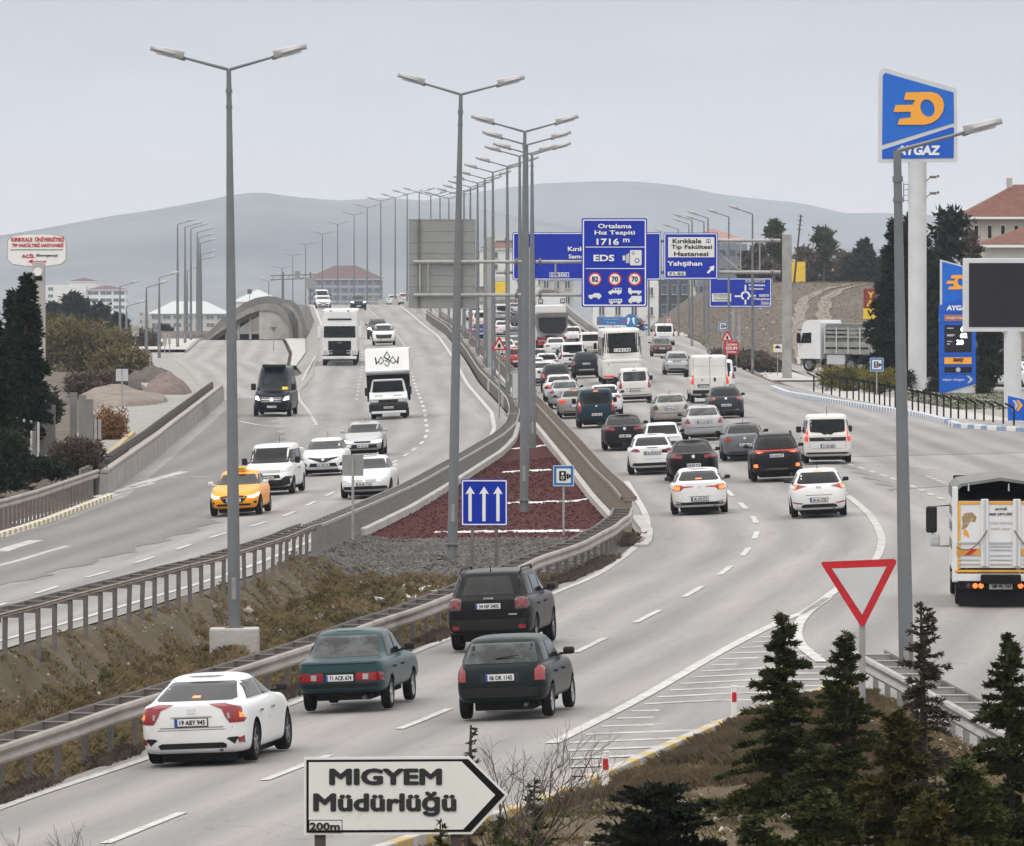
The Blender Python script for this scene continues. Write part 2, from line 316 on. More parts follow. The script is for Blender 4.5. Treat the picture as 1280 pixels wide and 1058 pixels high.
ZL = ip([(0, .1), (150, 0), (200, -.25), (240, -.45), (320, -.4), (400, 0), (460, .25), (520, .7), (573, 1.1), (650, 1.5), (720, 1.9), (780, 2.25), (830, 2.5), (870, 2.5), (900, 2.3), (940, 1.8), (980, 1.1), (1020, 0), (1060, -1.2), (1100, -2.7), (1140, -4.4), (1220, -8.7), (1400, -18)])
BK = ip([(0, .045), (380, .045), (600, .02), (900, 0), (2000, 0)])
XL = ip([(0, -30), (100, -24), (180, -18.5), (230, -16.2), (265, -15.1), (334, -16.0), (418, -16.9), (430, -17), (700, -24)])       # barrier on the far side of the left road
XLM = ip([(0, -40), (425, -17), (430, -12.9), (480, -13.3), (558, -15.0), (640, -17.2), (720, -19.8), (850, -24), (900, -26.8), (940, -30), (1020, -37), (1140, -48), (1220, -55), (1400, -74)])
def sfn(a, b, x):
    t = np.clip((x - a) / (b - a), 0, 1); return t * t * (3 - 2 * t)
def zleft(X, Y): return ZL(Y) + BK(Y) * np.clip(X - XA(Y) + 1.2, -7, 1.8)
def zright(X, Y): return ZR(Y) + BK(Y) * np.clip(X - XB(Y) - 5, -5.5, 4)
def surf(X, Y):
    M = (XA(Y) + XB(Y)) / 2
    return np.where(X < M, zleft(X, Y), zright(X, Y))
def px(x, y, zf=surf, it=60):
    """ground point seen at picture position (x, y) of the plan photograph"""
    Y = F * 8 / (y - HZ)
    for _ in range(it):
        X = (x - CX) * Y / F; Y = .5 * Y + .5 * F * (CZ - float(zf(X, Y))) / (y - HZ)
    return Vector(((x - CX) * Y / F, Y, float(zf((x - CX) * Y / F, Y))))
def at(x, Y, y=None):
    """point at distance Y on the sight line x (and height from y)"""
    return Vector(((x - CX) * Y / F, Y, CZ - (y - HZ) * Y / F if y is not None else 0.0))
XRS = ip([(0, 40), (329, 40), (336, 24.5), (344, 21), (388, 18.3), (434, 15.9), (470, 15.6), (520, 15.6), (560, 15.7), (620, 16.2), (700, 16.0), (800, 16.5), (900, 17), (1000, 18), (1200, 20)])
def base(X, Y):
    b = np.interp(Y, [-2500, -60, 0, 30, 60, 95, 600, 700, 850, 1000, 1150, 3000, 8000, 15000], [40, 7.5, 6.2, 4.0, 1.6, -.12, 0, -.1, -.4, -2.5, -5, -33, -60, -70])
    return b
def hill(X, Y):
    return 5.7 * sfn(16.9, 27, X + .8 * np.sin(Y / 47.)) * sfn(470, 900, Y + 6 * (X - 20)) * (1 - .0 * X) * (1 - sfn(1150, 1700, Y) * .9)
def terr(X, Y):
    X = np.asarray(X, float); Y = np.asarray(Y, float)
    b = base(X, Y) + hill(X, Y)
    L = np.where(Y < 428, XL(Y), XLM(Y)); Rr = XRS(Y)
    n = .05 * np.sin(X * .9 + Y * .13) * np.sin(Y * .11 - X * .37) + .03 * np.sin(X * 2.3 - Y * .31) - .1 - (.14 + .3 * (Y < 530)) * ((Y > 405) & (Y < 740) & (X > L - 16) & (X < L))
    near = sfn(84, 97, Y)
    wl = 1 - sfn(0, np.where(Y > 428, .5, 3.5), L - X); wr = 1 - sfn(0, 2.5, X - Rr)
    wroad = np.minimum(wl, wr) * near
    fade = 1 - sfn(640, 760, Y)
    s = surf(X, Y) - .22 - 1.9 * ((X > XA(Y) - .2) & (X < XB(Y) + .2) & (Y > 95))
    off = b - .12 * ((X > L) & (X < Rr)) + n * sfn(0, 4, np.maximum(L - X, X - Rr)) * sfn(100, 200, Y) * .9
    k = wroad * fade
    s2 = np.where(Y > 640, np.minimum(s, s), s)
    return off * (1 - k) + s2 * k
# ---------------------------------------------------------------- ground sheets
def sheet(name, Lf, Rf, Ys, nx, zf, off, m, parent=None, skirt=0.0, smooth=True):
    Ys = np.asarray(Ys, float); t = np.linspace(0, 1, nx)
    X = Lf(Ys)[:, None] * (1 - t) + Rf(Ys)[:, None] * t; Y = np.repeat(Ys[:, None], nx, 1)
    Z = zf(X, Y) + off
    v = np.stack([X, Y, Z], 2).reshape(-1, 3); a = np.arange(len(Ys) * nx).reshape(len(Ys), nx)
    f = np.stack([a[:-1, :-1], a[:-1, 1:], a[1:, 1:], a[1:, :-1]], 2).reshape(-1, 4).tolist(); v = v.tolist()
    if skirt:
        for col in (0, nx - 1):
            o = len(v); v += [[v[a[i, col]][0], v[a[i, col]][1], v[a[i, col]][2] - skirt] for i in range(len(Ys))]
            f += [(int(a[i, col]), int(a[i + 1, col]), o + i + 1, o + i) for i in range(len(Ys) - 1)]
    me = bpy.data.meshes.new(name); me.from_pydata(v, [], f); me.materials.append(m)
    rf_ = (lambda y: XA(y)) if zf is zleft else ((lambda y: XB(y)) if zf is zright else Lf)
    V_ = np.array(v); U_ = np.stack([V_[:, 0] - rf_(V_[:, 1]), V_[:, 1]], 1); li = np.zeros(len(me.loops), int); me.loops.foreach_get('vertex_index', li); me.uv_layers.new(name='road').data.foreach_set('uv', U_[li].reshape(-1))
    if smooth and not skirt: me.polygons.foreach_set('use_smooth', [True] * len(me.polygons))
    o = link(name, me, parent); return o
def grow(a, b, k0, k1):
    out = [a]; 
    while out[-1] < b: out.append(out[-1] + k0 + (k1 - k0) * (out[-1] - a) / (b - a))
    return np.array(out)
# the land: one fan-shaped sheet to the mountains
Ys = np.concatenate([np.arange(-2400, -60, 180.), np.arange(-60, 80, 4.), np.arange(80, 240, 1.6), grow(240, 1300, 3, 12), grow(1315, 15000, 20, 420)])
u = np.linspace(-1, 1, 281); u = np.sign(u) * np.abs(u) ** 1.6
land = sheet('ground', lambda y: y * 0, lambda y: y * 0 + 1, Ys, 2, lambda X, Y: X * 0, 0, M_EARTH); bpy.data.objects.remove(land)
Wd = 60 + .33 * np.maximum(Ys, 0) + .9 * np.maximum(-Ys - 40, 0); X = u[None, :] * Wd[:, None]; Y = np.repeat(Ys[:, None], len(u), 1)
Z = terr(X, Y); v = np.stack([X, Y, Z], 2).reshape(-1, 3); a = np.arange(X.size).reshape(X.shape)
me = bpy.data.meshes.new('ground'); me.from_pydata(v.tolist(), [], np.stack([a[:-1, :-1], a[:-1, 1:], a[1:, 1:], a[1:, :-1]], 2).reshape(-1, 4).tolist())
me.materials.append(M_EARTH); me.materials.append(M_FAR)
cyq = Y[:-1, :-1].reshape(-1); me.polygons.foreach_set('material_index', (cyq > 1400).astype(int).tolist()); me.polygons.foreach_set('use_smooth', [True] * len(me.polygons))
struct(link('ground', me))
# mountains
def ridge(name, sky_pts, Y0, depth, rough, seed):
    a = np.array(sky_pts, float); n = 300; m = 26
    ang = np.linspace(-2900, 4100, n); top = np.interp(ang, a[:, 0], a[:, 1]); v = []
    for j in range(m):
        t = j / (m - 1); Yj = Y0 + depth * (t - .5) * 2
        for i in range(n):
            X = (ang[i] - CX) * Yj / F
            h = CZ + (HZ - top[i]) * Y0 / F + 66
            prof = max(0, 1 - abs(t * 2 - 1) ** 1.3)
            nn = noise.fractal(Vector((X / 420 + seed, Yj / 900, seed)), 1, 2.1, 5)
            s = .55 + .45 * prof if 0 else prof
            v.append((X, Yj, -68 + h * s + nn * rough * (1 - prof * .55) * (s > 0)))
    f = [(j * n + i, j * n + i + 1, (j + 1) * n + i + 1, (j + 1) * n + i) for j in range(m - 1) for i in range(n - 1)]
    me = bpy.data.meshes.new(name); me.from_pydata(v, [], f); me.materials.append(M_MOUNT); me.polygons.foreach_set('use_smooth', [True] * len(f)); return struct(link(name, me))
ridge('mountains', [(-2900, 250), (-1500, 270), (-600, 300), (0, 291), (60, 281), (130, 268), (180, 262), (250, 250), (300, 240), (325, 238), (360, 243), (420, 249), (480, 246), (560, 252), (640, 268), (720, 282), (900, 300), (1100, 310), (1500, 300), (2400, 280), (4100, 260)], 9600, 1500, 9, 3.1)
ridge('mountains', [(-2900, 260), (-900, 270), (0, 300), (400, 262), (520, 250), (600, 236), (670, 226), (720, 225), (790, 224), (850, 230), (900, 240), (950, 246), (1000, 250), (1060, 263), (1100, 262), (1160, 266), (1200, 262), (1280, 262), (1600, 250), (2600, 262), (4100, 240)], 12400, 1500, 9, 8.7)
# roads
YR1 = np.concatenate([np.arange(86, 330, 2.), np.arange(330, 346, 1.), grow(346, 641, 3, 5)])
XP = ip([(0, 9), (590, 7.7), (641, 7.2), (700, 6.6), (780, 5.8), (850, 3.2), (900, -.4), (950, -5), (1060, -14), (1220, -28), (1400, -46)])
YF = grow(641, 1400, 5, 14)
struct(sheet('road_away', lambda y: XB(y) + .02, XRS, YR1, 26, zright, 0, M_ASPH))
struct(sheet('road_away_bridge', lambda y: XB(y) + .02, XP, YF, 12, zright, 0, M_ASPH, skirt=7))
def zexit(X, Y):
    k = sfn(625, 770, Y); return zright(X, Y) * (1 - k) + (base(X, Y) + .07) * k
struct(sheet('exit_road', lambda y: XP(y) + .4, XRS, grow(640, 1250, 5, 12), 8, zexit, .0, M_ASPH2))
YLa = np.concatenate([np.arange(86, 426, 2.2)]); YLb = grow(425, 1400, 4, 13)
struct(sheet('road_toward', lambda y: np.maximum(XL(y), -40) + .1, lambda y: XA(y) - .02, YLa, 22, zleft, 0, M_ASPH))
struct(sheet('road_toward_bridge', XLM, lambda y: XA(y) - .02, YLb, 14, zleft, 0, M_ASPH, skirt=7))
M_PATCH2 = asphalt('asphalt_repair', (.245, .234, .226), (.18, .172, .168), (.145, .14, .137))
# newer dark surfacing on the far side of the near road
lp = lambda tab: ip(tab)
DL = ip([(150, -22), (232, -15.9), (262, -14.6), (330, -15.2), (424, -16.3)])
DR = ip([(150, -17.2), (182, -13.3), (205, -11.4), (232, -9.8), (262, -9.9), (300, -10.2), (345, -11.0), (380, -12.6), (424, -13.4)])
struct(sheet('asphalt_patch', lambda y: np.maximum(XL(y) + .9, DL(y)), lambda y: DR(y) + .25 * np.sin(y * .7) + .12 * np.sin(y * 2.3), np.arange(150, 424, 1.5), 10, zleft, .010, M_PATCH))
ws = lambda a, b: (lambda y: np.interp(y, a, b))
struct(sheet('asphalt_patch', lambda y: 8.2 + .5 * np.sin(y * .13) + .2 * np.sin(y * .9) + 0 * y, lambda y: 8.3 + 20 * np.clip(1 - np.abs((y - 306) / 28.) ** 2.5, 0, 1) + .4 * np.sin(y * .35), np.arange(279, 333, 1.2), 16, zright, .010, M_PATCH2))
struct(sheet('asphalt_patch', lambda y: XB(y) + 9.6 + .2 * np.sin(y), lambda y: XB(y) + 9.6 + 3.2 * np.clip(1 - np.abs((y - 258) / 14.) ** 4, 0, 1), np.arange(243, 273, 1.), 8, zright, .010, M_PATCH2))
# slip road beyond the barrier end, with its kerbed slab
def zs(X, Y):
    k = sfn(418, 500, Y); return zleft(X, Y) * (1 - k) + k * np.interp(Y, [400, 470, 560, 660, 700, 715, 760], [0, 0, .05, .12, .1, -.05, -1.6])
SL = ip([(418, -16.9), (452, -19.5), (500, -22.2), (537, -24.6), (562, -26.4), (600, -27.2), (700, -30.3), (730, -31)])
SR = ip([(418, -12.8), (480, -14.2), (530, -16.6), (600, -18.6), (700, -22.3), (730, -23.4)])
struct(sheet('slip_road', SL, SR, grow(419, 735, 4, 5), 10, zs, .0, M_ASPH2))
SR2 = ip([(500, -14.6), (530, -15.9), (600, -17.2), (700, -20.1), (730, -20.6)])
o = sheet('traffic_island', lambda y: SR(y) + .3, SR2, grow(528, 716, 5, 6), 6, zs, .16, M_CONC, skirt=.2); struct(o)
struct(sheet('road_shoulder', lambda y: SR2(y) + .02, lambda y: XLM(y) + .02, grow(428, 760, 5, 6), 6, lambda X, Y: zs(X, Y) + (zleft(XLM(Y), Y) - zs(X, Y)) * np.clip((X - SR2(Y)) / np.maximum(XLM(Y) - SR2(Y), .2), 0, 1), .03, M_CONCD))
# pavement left of the slip road and the sandy yard behind the barrier
struct(sheet('pavement', lambda y: XL(y) - 3.6 - .012 * (y - 300), lambda y: XL(y) - .35, grow(300, 420, 3, 4), 6, lambda X, Y: base(X, Y) + 0 * X, .10, M_CONCD, skirt=.25))
struct(sheet('pavement', lambda y: SL(y) - 3.4 - .01 * (y - 420), lambda y: SL(y) - .3, grow(424, 560, 3, 4), 6, zs, .14, M_CONCD, skirt=.25))
struct(sheet('side_road', lambda y: -60 - .04 * y, lambda y: SL(y) + .05, grow(566, 612, 4, 4), 8, lambda X, Y: base(X, Y) + 0 * X, .05, M_ASPH2))
struct(sheet('pavement', lambda y: SL(y) - 5.2, lambda y: SL(y) - .3, grow(618, 728, 4, 5), 6, zs, .15, M_CONC, skirt=.25))
# pavement along the right side and in front of the station
struct(sheet('pavement', lambda y: XRS(y) + .3, lambda y: XRS(y) + 2.6 + .012 * np.maximum(0, 620 - y), grow(468, 880, 4, 6), 6, lambda X, Y: base(X, Y), .15, M_CONC, skirt=.3))
struct(sheet('station_pavement', lambda y: XRS(y) + .3, lambda y: XRS(y) + 4.4, np.concatenate([np.arange(337, 348, .8), grow(350, 434, 3, 3)]), 6, lambda X, Y: base(X, Y) + .02, .14, M_CONC, skirt=.3))
struct(sheet('station_forecourt', lambda y: XRS(y) + 4.4, lambda y: y * 0 + 62, grow(352, 560, 4, 6), 10, lambda X, Y: base(X, Y), .10, M_CONCD))
struct(sheet('dirt_yard', lambda y: XRS(y) + .3, lambda y: XRS(y) + 5, grow(436, 470, 3, 3), 6, lambda X, Y: base(X, Y), .06, M_ASPH2))
# median
MU = lambda X, Y: np.clip((X - XA(Y)) / (XB(Y) - XA(Y)), 0, 1)
_fr = np.random.RandomState(3); _fk = [(_fr.uniform(.6, 5.5), _fr.uniform(-2.2, 2.2), _fr.uniform(0, 6.3)) for _ in range(16)]
def fnoise(X, Y): return sum(np.sin(a * X + b * Y + c) * .05 / (.6 + .35 * abs(a)) for a, b, c in _fk)
def zmed(X, Y):
    u = MU(X, Y); e = zleft(XA(Y), Y) * (1 - u) + zright(XB(Y), Y) * u - .03
    w = XB(Y) - XA(Y)
    dep = np.interp(Y, [90, 165, 185, 200, 216, 300, 2000], [1.1, 1.0, .85, .42, .14, .1, .05])
    prof = sfn(0.015, .165, u) * (1 - sfn(.84, .99, u))
    n = .09 * np.sin(X * 3.1 + Y * .9) * np.sin(Y * .55 - X * 1.7) + .07 * np.sin(X * 6.3 - Y * 1.4) + .05 * np.sin(Y * 2.7 + X)
    return e - dep * prof + n * prof * (dep > .4) + fnoise(X, Y) * ((u > .012) & (u < .4)) * (Y < 199) + .05 * np.sin(Y * .45) * np.sin(Y*.21) * ((u > .05) & (u < .4)) * (Y < 195) * 1.0
med_off = .0
struct(sheet('ditch_ground', lambda y: XA(y) - .02, lambda y: XB(y) + .02, np.arange(88, 196.1, .7), 40, zmed, med_off, M_DITCH))
struct(sheet('gravel_ground', lambda y: XA(y) - .02, lambda y: XB(y) + .02, np.arange(196, 217.1, .7), 30, zmed, med_off, M_GRAV))
struct(sheet('red_gravel_bed', lambda y: XA(y) + .1, lambda y: XB(y) - .1, np.concatenate([np.arange(217, 380, 1.5), grow(380, 700, 3, 6)]), 14, zmed, .0, M_RED_G))
struct(sheet('median_strip', XA, XB, grow(700, 1400, 6, 14), 4, zmed, -.02, M_CONCD))
for (Y0, dl, dr) in ((222.5, .28, .86), (249, .30, .95), (284, .35, .75), (318, .3, .8), (372, .3, .9)):
    mb = MB(); n = 60
    for i in range(n):
        uu = dl + (dr - dl) * i / n + random.uniform(-.01, .01); yy = Y0 + random.uniform(-.55, .55) * (1 - abs(2 * i / n - 1) ** 3); xx = float(XA(yy) + (XB(yy) - XA(yy)) * uu); r = random.uniform(.05, .16)
        z = float(zmed(xx, yy)); k = 6; sw = random.uniform(.6, 2.2)
        vs = [(xx + r * sw * math.cos(t * 6.283 / k), yy + r * 1.6 * math.sin(t * 6.283 / k), z + .004) for t in range(k)] + [(xx, yy, z + .05)]
        mb.add(vs, [(t, (t + 1) % k, k) for t in range(k)])
    for i in range(24):
        a0 = dl + (dr - dl) * i / 24; a1 = dl + (dr - dl) * (i + 1) / 24; w_ = .38 * (1 - abs(2 * i / 24 - 1) ** 2) + .08; vs = []
        for aa, s_ in ((a0, -1), (a1, -1), (a1, 1), (a0, 1)):
            yy = Y0 + s_ * w_ * (.6 + .4 * math.sin(aa * 40 + Y0)); xx = float(XA(Y0) + (XB(Y0) - XA(Y0)) * aa); vs.append((xx, yy, float(zmed(xx, yy)) + .035))
        mb.add(vs, [(0, 1, 2, 3)])
    o = mb.build('white_chippings', M_SNOW); tag(o, 'thin band of white stone chippings laid across the red gravel', 'gravel', kind='stuff')
M_BANK = mat('bank_stone', (.25, .22, .19), .9, var=.3, scale=3)
# loose stones on the gravel, the slopes and the heaps
def stones(name, label, n, pick, r0, r1, m, sub=0):
    mb = MB()
    for i in range(n):
        p = pick(); r = random.uniform(r0, r1) * random.uniform(.6, 1.4); q = Matrix.Rotation(random.uniform(0, 6.3), 3, Vector((random.gauss(0, 1), random.gauss(0, 1), random.gauss(0, 1))).normalized())
        vs = [q @ Vector((a * random.uniform(.7, 1.3), b * random.uniform(.7, 1.3), c * random.uniform(.7, 1.2))) * r for a, b, c in ((1, 0, 0), (-1, 0, 0), (0, 1, 0), (0, -1, 0), (0, 0, .8), (0, 0, -.8))]
        mb.add([x + p for x in vs], [(0, 2, 4), (2, 1, 4), (1, 3, 4), (3, 0, 4), (2, 0, 5), (1, 2, 5), (3, 1, 5), (0, 3, 5)])
    o = mb.build(name, m); return tag(o, label, 'stones', kind='stuff')
def pm(y0, y1, u0, u1):
    def f():
        y = random.uniform(y0, y1); uu = random.uniform(u0, u1); x = float(XA(y) + (XB(y) - XA(y)) * uu); return Vector((x, y, float(zmed(x, y)) + .01))
    return f
stones('gravel_stones', 'loose grey stones on the gravel behind the ditch', 5200, pm(193, 217, .03, .97), .03, .075, M_STONED)
stones('gravel_stones', 'loose dark red stones over the volcanic gravel bed', 5200, pm(217, 300, .03, .97), .018, .045, M_RED_G)
stones('bank_stones', 'pale stones scattered on the bank below the railing', 1100, pm(128, 200, .05, .38), .02, .055, M_BANK)
stones('bank_rocks', 'larger pale rocks along the top of the ditch', 70, pm(170, 199, .05, .8), .05, .13, M_BANK)
stones('litter_scraps', 'white litter scraps lying in the ditch grass', 90, pm(135, 196, .2, .8), .035, .10, M_LITTER)
stones('litter_scraps', 'white litter and rubble heaped beside the gravel', 70, pm(180, 193, .38, .62), .05, .14, M_LITTER)
# grass in the ditch
def grass(name, label, n, pick, h, m, lean=.5, bw=1.0):
    mb = MB()
    for i in range(n):
        p = pick(); hh = h * random.uniform(.4, 1.2)
        for k in range(4):
            a = random.uniform(0, 6.283); d = Vector((math.cos(a), math.sin(a), 0)); l = random.uniform(.1, lean) * hh; w_ = random.uniform(.008, .02) * bw; s = Vector((-d.y, d.x, 0)) * w_
            q = p + d * .04; mb.add([q - s, q + s, q + d * l * .5 + Vector((0, 0, hh * .7)), q + d * l * 1.3 + Vector((0, 0, hh))], [(0, 1, 2), (0, 2, 3)])
    o = mb.build(name, m); return tag(o, label, 'grass', kind='stuff')
def clumpy(f, thr, s):
    def g():
        for _ in range(30):
            p = f()
            if noise.noise(Vector((p.x * s, p.y * s * .5, 3.3))) > thr: return p
        return p
    return g
grass('dry_grass', 'brown dry grass filling the ditch floor', 52000, clumpy(pm(104, 197, .13, .97), -.75, .8), .13, M_GRASS1, 1.1)
grass('dry_grass', 'brown dry grass tufts on the bank under the railing', 7000, clumpy(pm(112, 198, .03, .22), -.05, 1.6), .085, M_GRASS1, 1.1)
grass('green_grass', 'green grass patches low in the ditch', 6000, clumpy(pm(110, 192, .13, .62), .18, .6), .12, M_GRASS2, .9)
grass('weed_strip', 'dead brown weeds along the foot of the near guard rail', 5000, clumpy(pm(100, 214, .95, 1.02), -.1, .5), .17, M_DRYB, .9)
# verge between the roads at the lower right
VK = ip([(60, -9), (90, -2.9), (98, -.9), (100.5, 0), (106.5, 1.12), (118.8, 3.3), (127, 5.0), (131, 6.3)])
VC = ip([(60, 10), (80, 9.1), (95, 8.5), (108, 7.75), (120, 7.15), (131, 6.55)])
def zver(X, Y):
    u = np.clip((X - VK(Y)) / np.maximum(VC(Y) - VK(Y), .3), 0, 1)
    return .14 + .42 * np.sin(math.pi * np.clip(u, 0, 1)) * np.clip((131 - Y) / 14, 0, 1) + .012 * np.clip(118 - Y, 0, 60) * sfn(0, .3, u) + .05 * np.sin(X * 3 + Y) * sfn(0, .2, u)
struct(sheet('verge', lambda y: VK(y) + .16, VC, np.arange(58, 131, 1.), 20, zver, 0, M_DITCH, skirt=.4))
struct(sheet('footpath', lambda y: VK(y) + 3.4, lambda y: VK(y) + 4.1, np.arange(88, 109, 1.), 3, zver, .03, M_DITCH))
def pv(y0, y1, u0, u1):
    def f():
        y = random.uniform(y0, y1); uu = random.uniform(u0, u1); x = float(VK(y) + .16 + (VC(y) - VK(y)) * uu); return Vector((x, y, float(zver(x, y))))
    return f
grass('verge_grass', 'dry grass and weeds on the verge between the roads', 16000, pv(84, 130, 0.03, .95), .07, M_GRASS1, .9)
grass('verge_weeds', 'tall dead brown weeds behind the yellow kerb', 17000, clumpy(pv(98, 127, .10, .66), -.2, .9), .17, M_WEED, .8, .36)
grass('verge_grass', 'green grass low on the verge', 4000, clumpy(pv(84, 112, 0.05, .8), .1, .5), .07, M_GRASS2, .9)
stones('verge_stones', 'small stones on the verge soil', 900, pv(86, 128, .3, 1), .02, .06, M_STONE)
# ---------------------------------------------------------------- kerbs, each block a part
def kerb(name, label, pts, blk, h, wd, mats, zf=None, z0=0.0):
    t = thing(name, label, 'kerb'); me = []
    for m in mats:
        mb = MB(); mb.rbox((0, 0, h / 2 - .04), (wd, blk * .97, h + .08), .025); me.append(mb.mesh('kerb_block', m))
    P = [Vector(p) for p in pts]; i = 0; acc = 0; k = 0
    segs = [(P[j], P[j + 1], (P[j + 1] - P[j]).length) for j in range(len(P) - 1)]; tot = sum(s[2] for s in segs); d = blk / 2
    while d < tot and k < 300:
        a = 0
        for s in segs:
            if a + s[2] >= d: q = s[0].lerp(s[1], (d - a) / s[2]); dr = (s[1] - s[0]).normalized(); break
            a += s[2]
        o = link('kerb_block', me[k % len(me)], t); o.location = (q.x, q.y, (float(zf(q.x, q.y)) if zf else q.z) + z0); o.rotation_euler = (0, 0, math.atan2(-dr.x, dr.y))
        d += blk; k += 1
    return t
ks = [px(x, y, zright) for x, y in ((966, 487), (985, 494), (1030, 502), (1100, 513), (1150, 521), (1185, 530))]
kerb('striped_kerb', 'blue and white striped kerb along the filling station frontage', ks, .5, .22, .3, [M_KERBW, M_KERBB], zright)
ks2 = [px(x, y, zright) for x, y in ((1187, 531), (1200, 535), (1240, 538), (1300, 541), (1400, 543))]
kerb('striped_kerb', 'blue and white kerb turning into the filling station below the billboard', ks2, .9, .2, .3, [M_KERBB, M_KERBW], zright)
kerb('kerb', 'grey kerb edging the right-hand pavement below the lamp row', [(float(XRS(y)) + .15, y, 0) for y in np.arange(470, 880, 6)], 1.4, .17, .3, [M_CONC], lambda X, Y: base(X, Y))
kerb('yellow_kerb', 'worn yellow and white kerb under the far left guard rail', [(float(XL(y)) + .42, y, 0) for y in np.arange(180, 266, 3)], .75, .16, .25, [M_KERBY, M_KERBW], zleft)
kerb('yellow_kerb', 'short yellow kerb at the edge of the left pavement', [(float(XL(y)) - .9 - .012*(y-290), y, 0) for y in np.arange(292, 330, 3)], .75, .22, .25, [M_KERBY], lambda X, Y: base(X, Y))
kerb('yellow_kerb', 'faded yellow kerb curving round the verge at the lower right', [(float(VK(y)) + .08, y, 0) for y in np.arange(92, 131.5, 1.5)], .75, .16, .2, [M_CONC, M_KERBY, M_CONC, M_CONC, M_KERBY], zright, .02)
kerb('kerb', 'grey kerb on the left edge of the slip road', [(float(SL(y)) - .15, y, 0) for y in np.arange(422, 560, 5)], 1.4, .16, .3, [M_CONCD], zs)
kerb('kerb', 'grey kerb beside the slip road near the curved bridge', [(float(SL(y)) - .15, y, 0) for y in np.arange(616, 732, 5)], 1.4, .17, .3, [M_CONCD], zs)
# ---------------------------------------------------------------- road markings
def ribbon(name, pts, wd, zf, off, m, closed=False, step=2.5):
    P = [Vector((p[0], p[1], 0)) for p in pts]; Q = [P[0]]
    for a, b in zip(P[:-1], P[1:]):
        n = max(1, int((b - a).length / step)); Q += [a.lerp(b, (i + 1) / n) for i in range(n)]
    mb = MB(); vs = []
    for i, q in enumerate(Q):
        d = (Q[min(i + 1, len(Q) - 1)] - Q[max(i - 1, 0)]).normalized(); s = Vector((d.y, -d.x, 0)) * wd / 2
        for r in (q - s, q + s): vs.append((r.x, r.y, float(zf(r.x, r.y)) + off))
    mb.add(vs, [(2 * i, 2 * i + 1, 2 * i + 3, 2 * i + 2) for i in range(len(Q) - 1)])
    return mb
def crs(pts, n=8):
    """smooth curve through plan points"""
    P = [Vector((p[0], p[1], 0)) for p in pts]; out = []
    for i in range(len(P) - 1):
        a, b, c, d = P[max(i - 1, 0)], P[i], P[i + 1], P[min(i + 2, len(P) - 1)]
        for k in range(n):
            t = k / n; out.append(.5 * ((2 * b) + (c - a) * t + (2 * a - 5 * b + 4 * c - d) * t * t + (-a + 3 * b - 3 * c + d) * t ** 3))
    return out + [P[-1]]
def line(pix, wd, zf, m, pts=None, label=None):
    q = crs([px(x, y, zf) for x, y in pix] if pts is None else pts)
    mb = ribbon('', q, wd, zf, .014, m); o = mb.build('road_line', m); return struct(o)
def dashes(pix, wd, zf, m, on=5.6, per=12.1, ph=0, pts=None):
    q = crs([px(x, y, zf) for x, y in pix] if pts is None else pts, 14); d = [0]
    for a, b in zip(q[:-1], q[1:]): d.append(d[-1] + (b - a).length)
    d = np.array(d); X = np.array([p.x for p in q]); Y = np.array([p.y for p in q]); s = ph; mb = MB()
    while s + on < d[-1]:
        ts = np.linspace(s, s + on, 4); r = ribbon('', list(zip(np.interp(ts, d, X), np.interp(ts, d, Y))), wd, zf, .014, m)
        mb.add(r.v, r.f); s += per
    return struct(mb.build('lane_dashes', m))
zr_, zl_ = zright, zleft
line([(-90, 1055), (0, 1011), (180, 950), (280, 912), (380, 874), (520, 815), (600, 783), (690, 743), (740, 722), (775, 700), (800, 678), (809, 660), (806, 642), (795, 622), (783, 602)], .2, zr_, M_LINE)
dashes([(110, 1064), (275, 998), (450, 930), (525, 902), (640, 853), (712, 820), (778, 787), (840, 755), (888, 727), (925, 698), (941, 677), (946.5, 660), (940, 645), (925, 629), (905, 610), (880, 585)], .17, zr_, M_LINE, ph=1.2)
line([(690, 930), (730, 910), (805, 871), (900, 816), (970, 780), (1010, 763), (1045, 738), (1085, 706)], .24, zr_, M_LINE)
line([(1035, 748), (1012, 764), (999, 780), (996, 795), (1004, 810), (1027, 828)], .24, zr_, M_LINE)
line([(1062, 622), (1080, 637), (1094, 654), (1102, 674), (1098, 694), (1088, 706)], .22, zr_, M_LINEW)
dashes([(1062, 622), (1040, 606), (1010, 590)], .2, zr_, M_LINEW, on=1.5, per=3)
dashes([(985, 566), (1040, 575), (1120, 600), (1190, 630)], .2, zr_, M_LINEW, on=2.0, per=4)
dashes([(1160, 596), (1230, 622), (1290, 640)], .2, zr_, M_LINEW, on=1, per=2)
line([(1040, 838), (1075, 858), (1088, 868)], .18, zr_, M_LINEW)
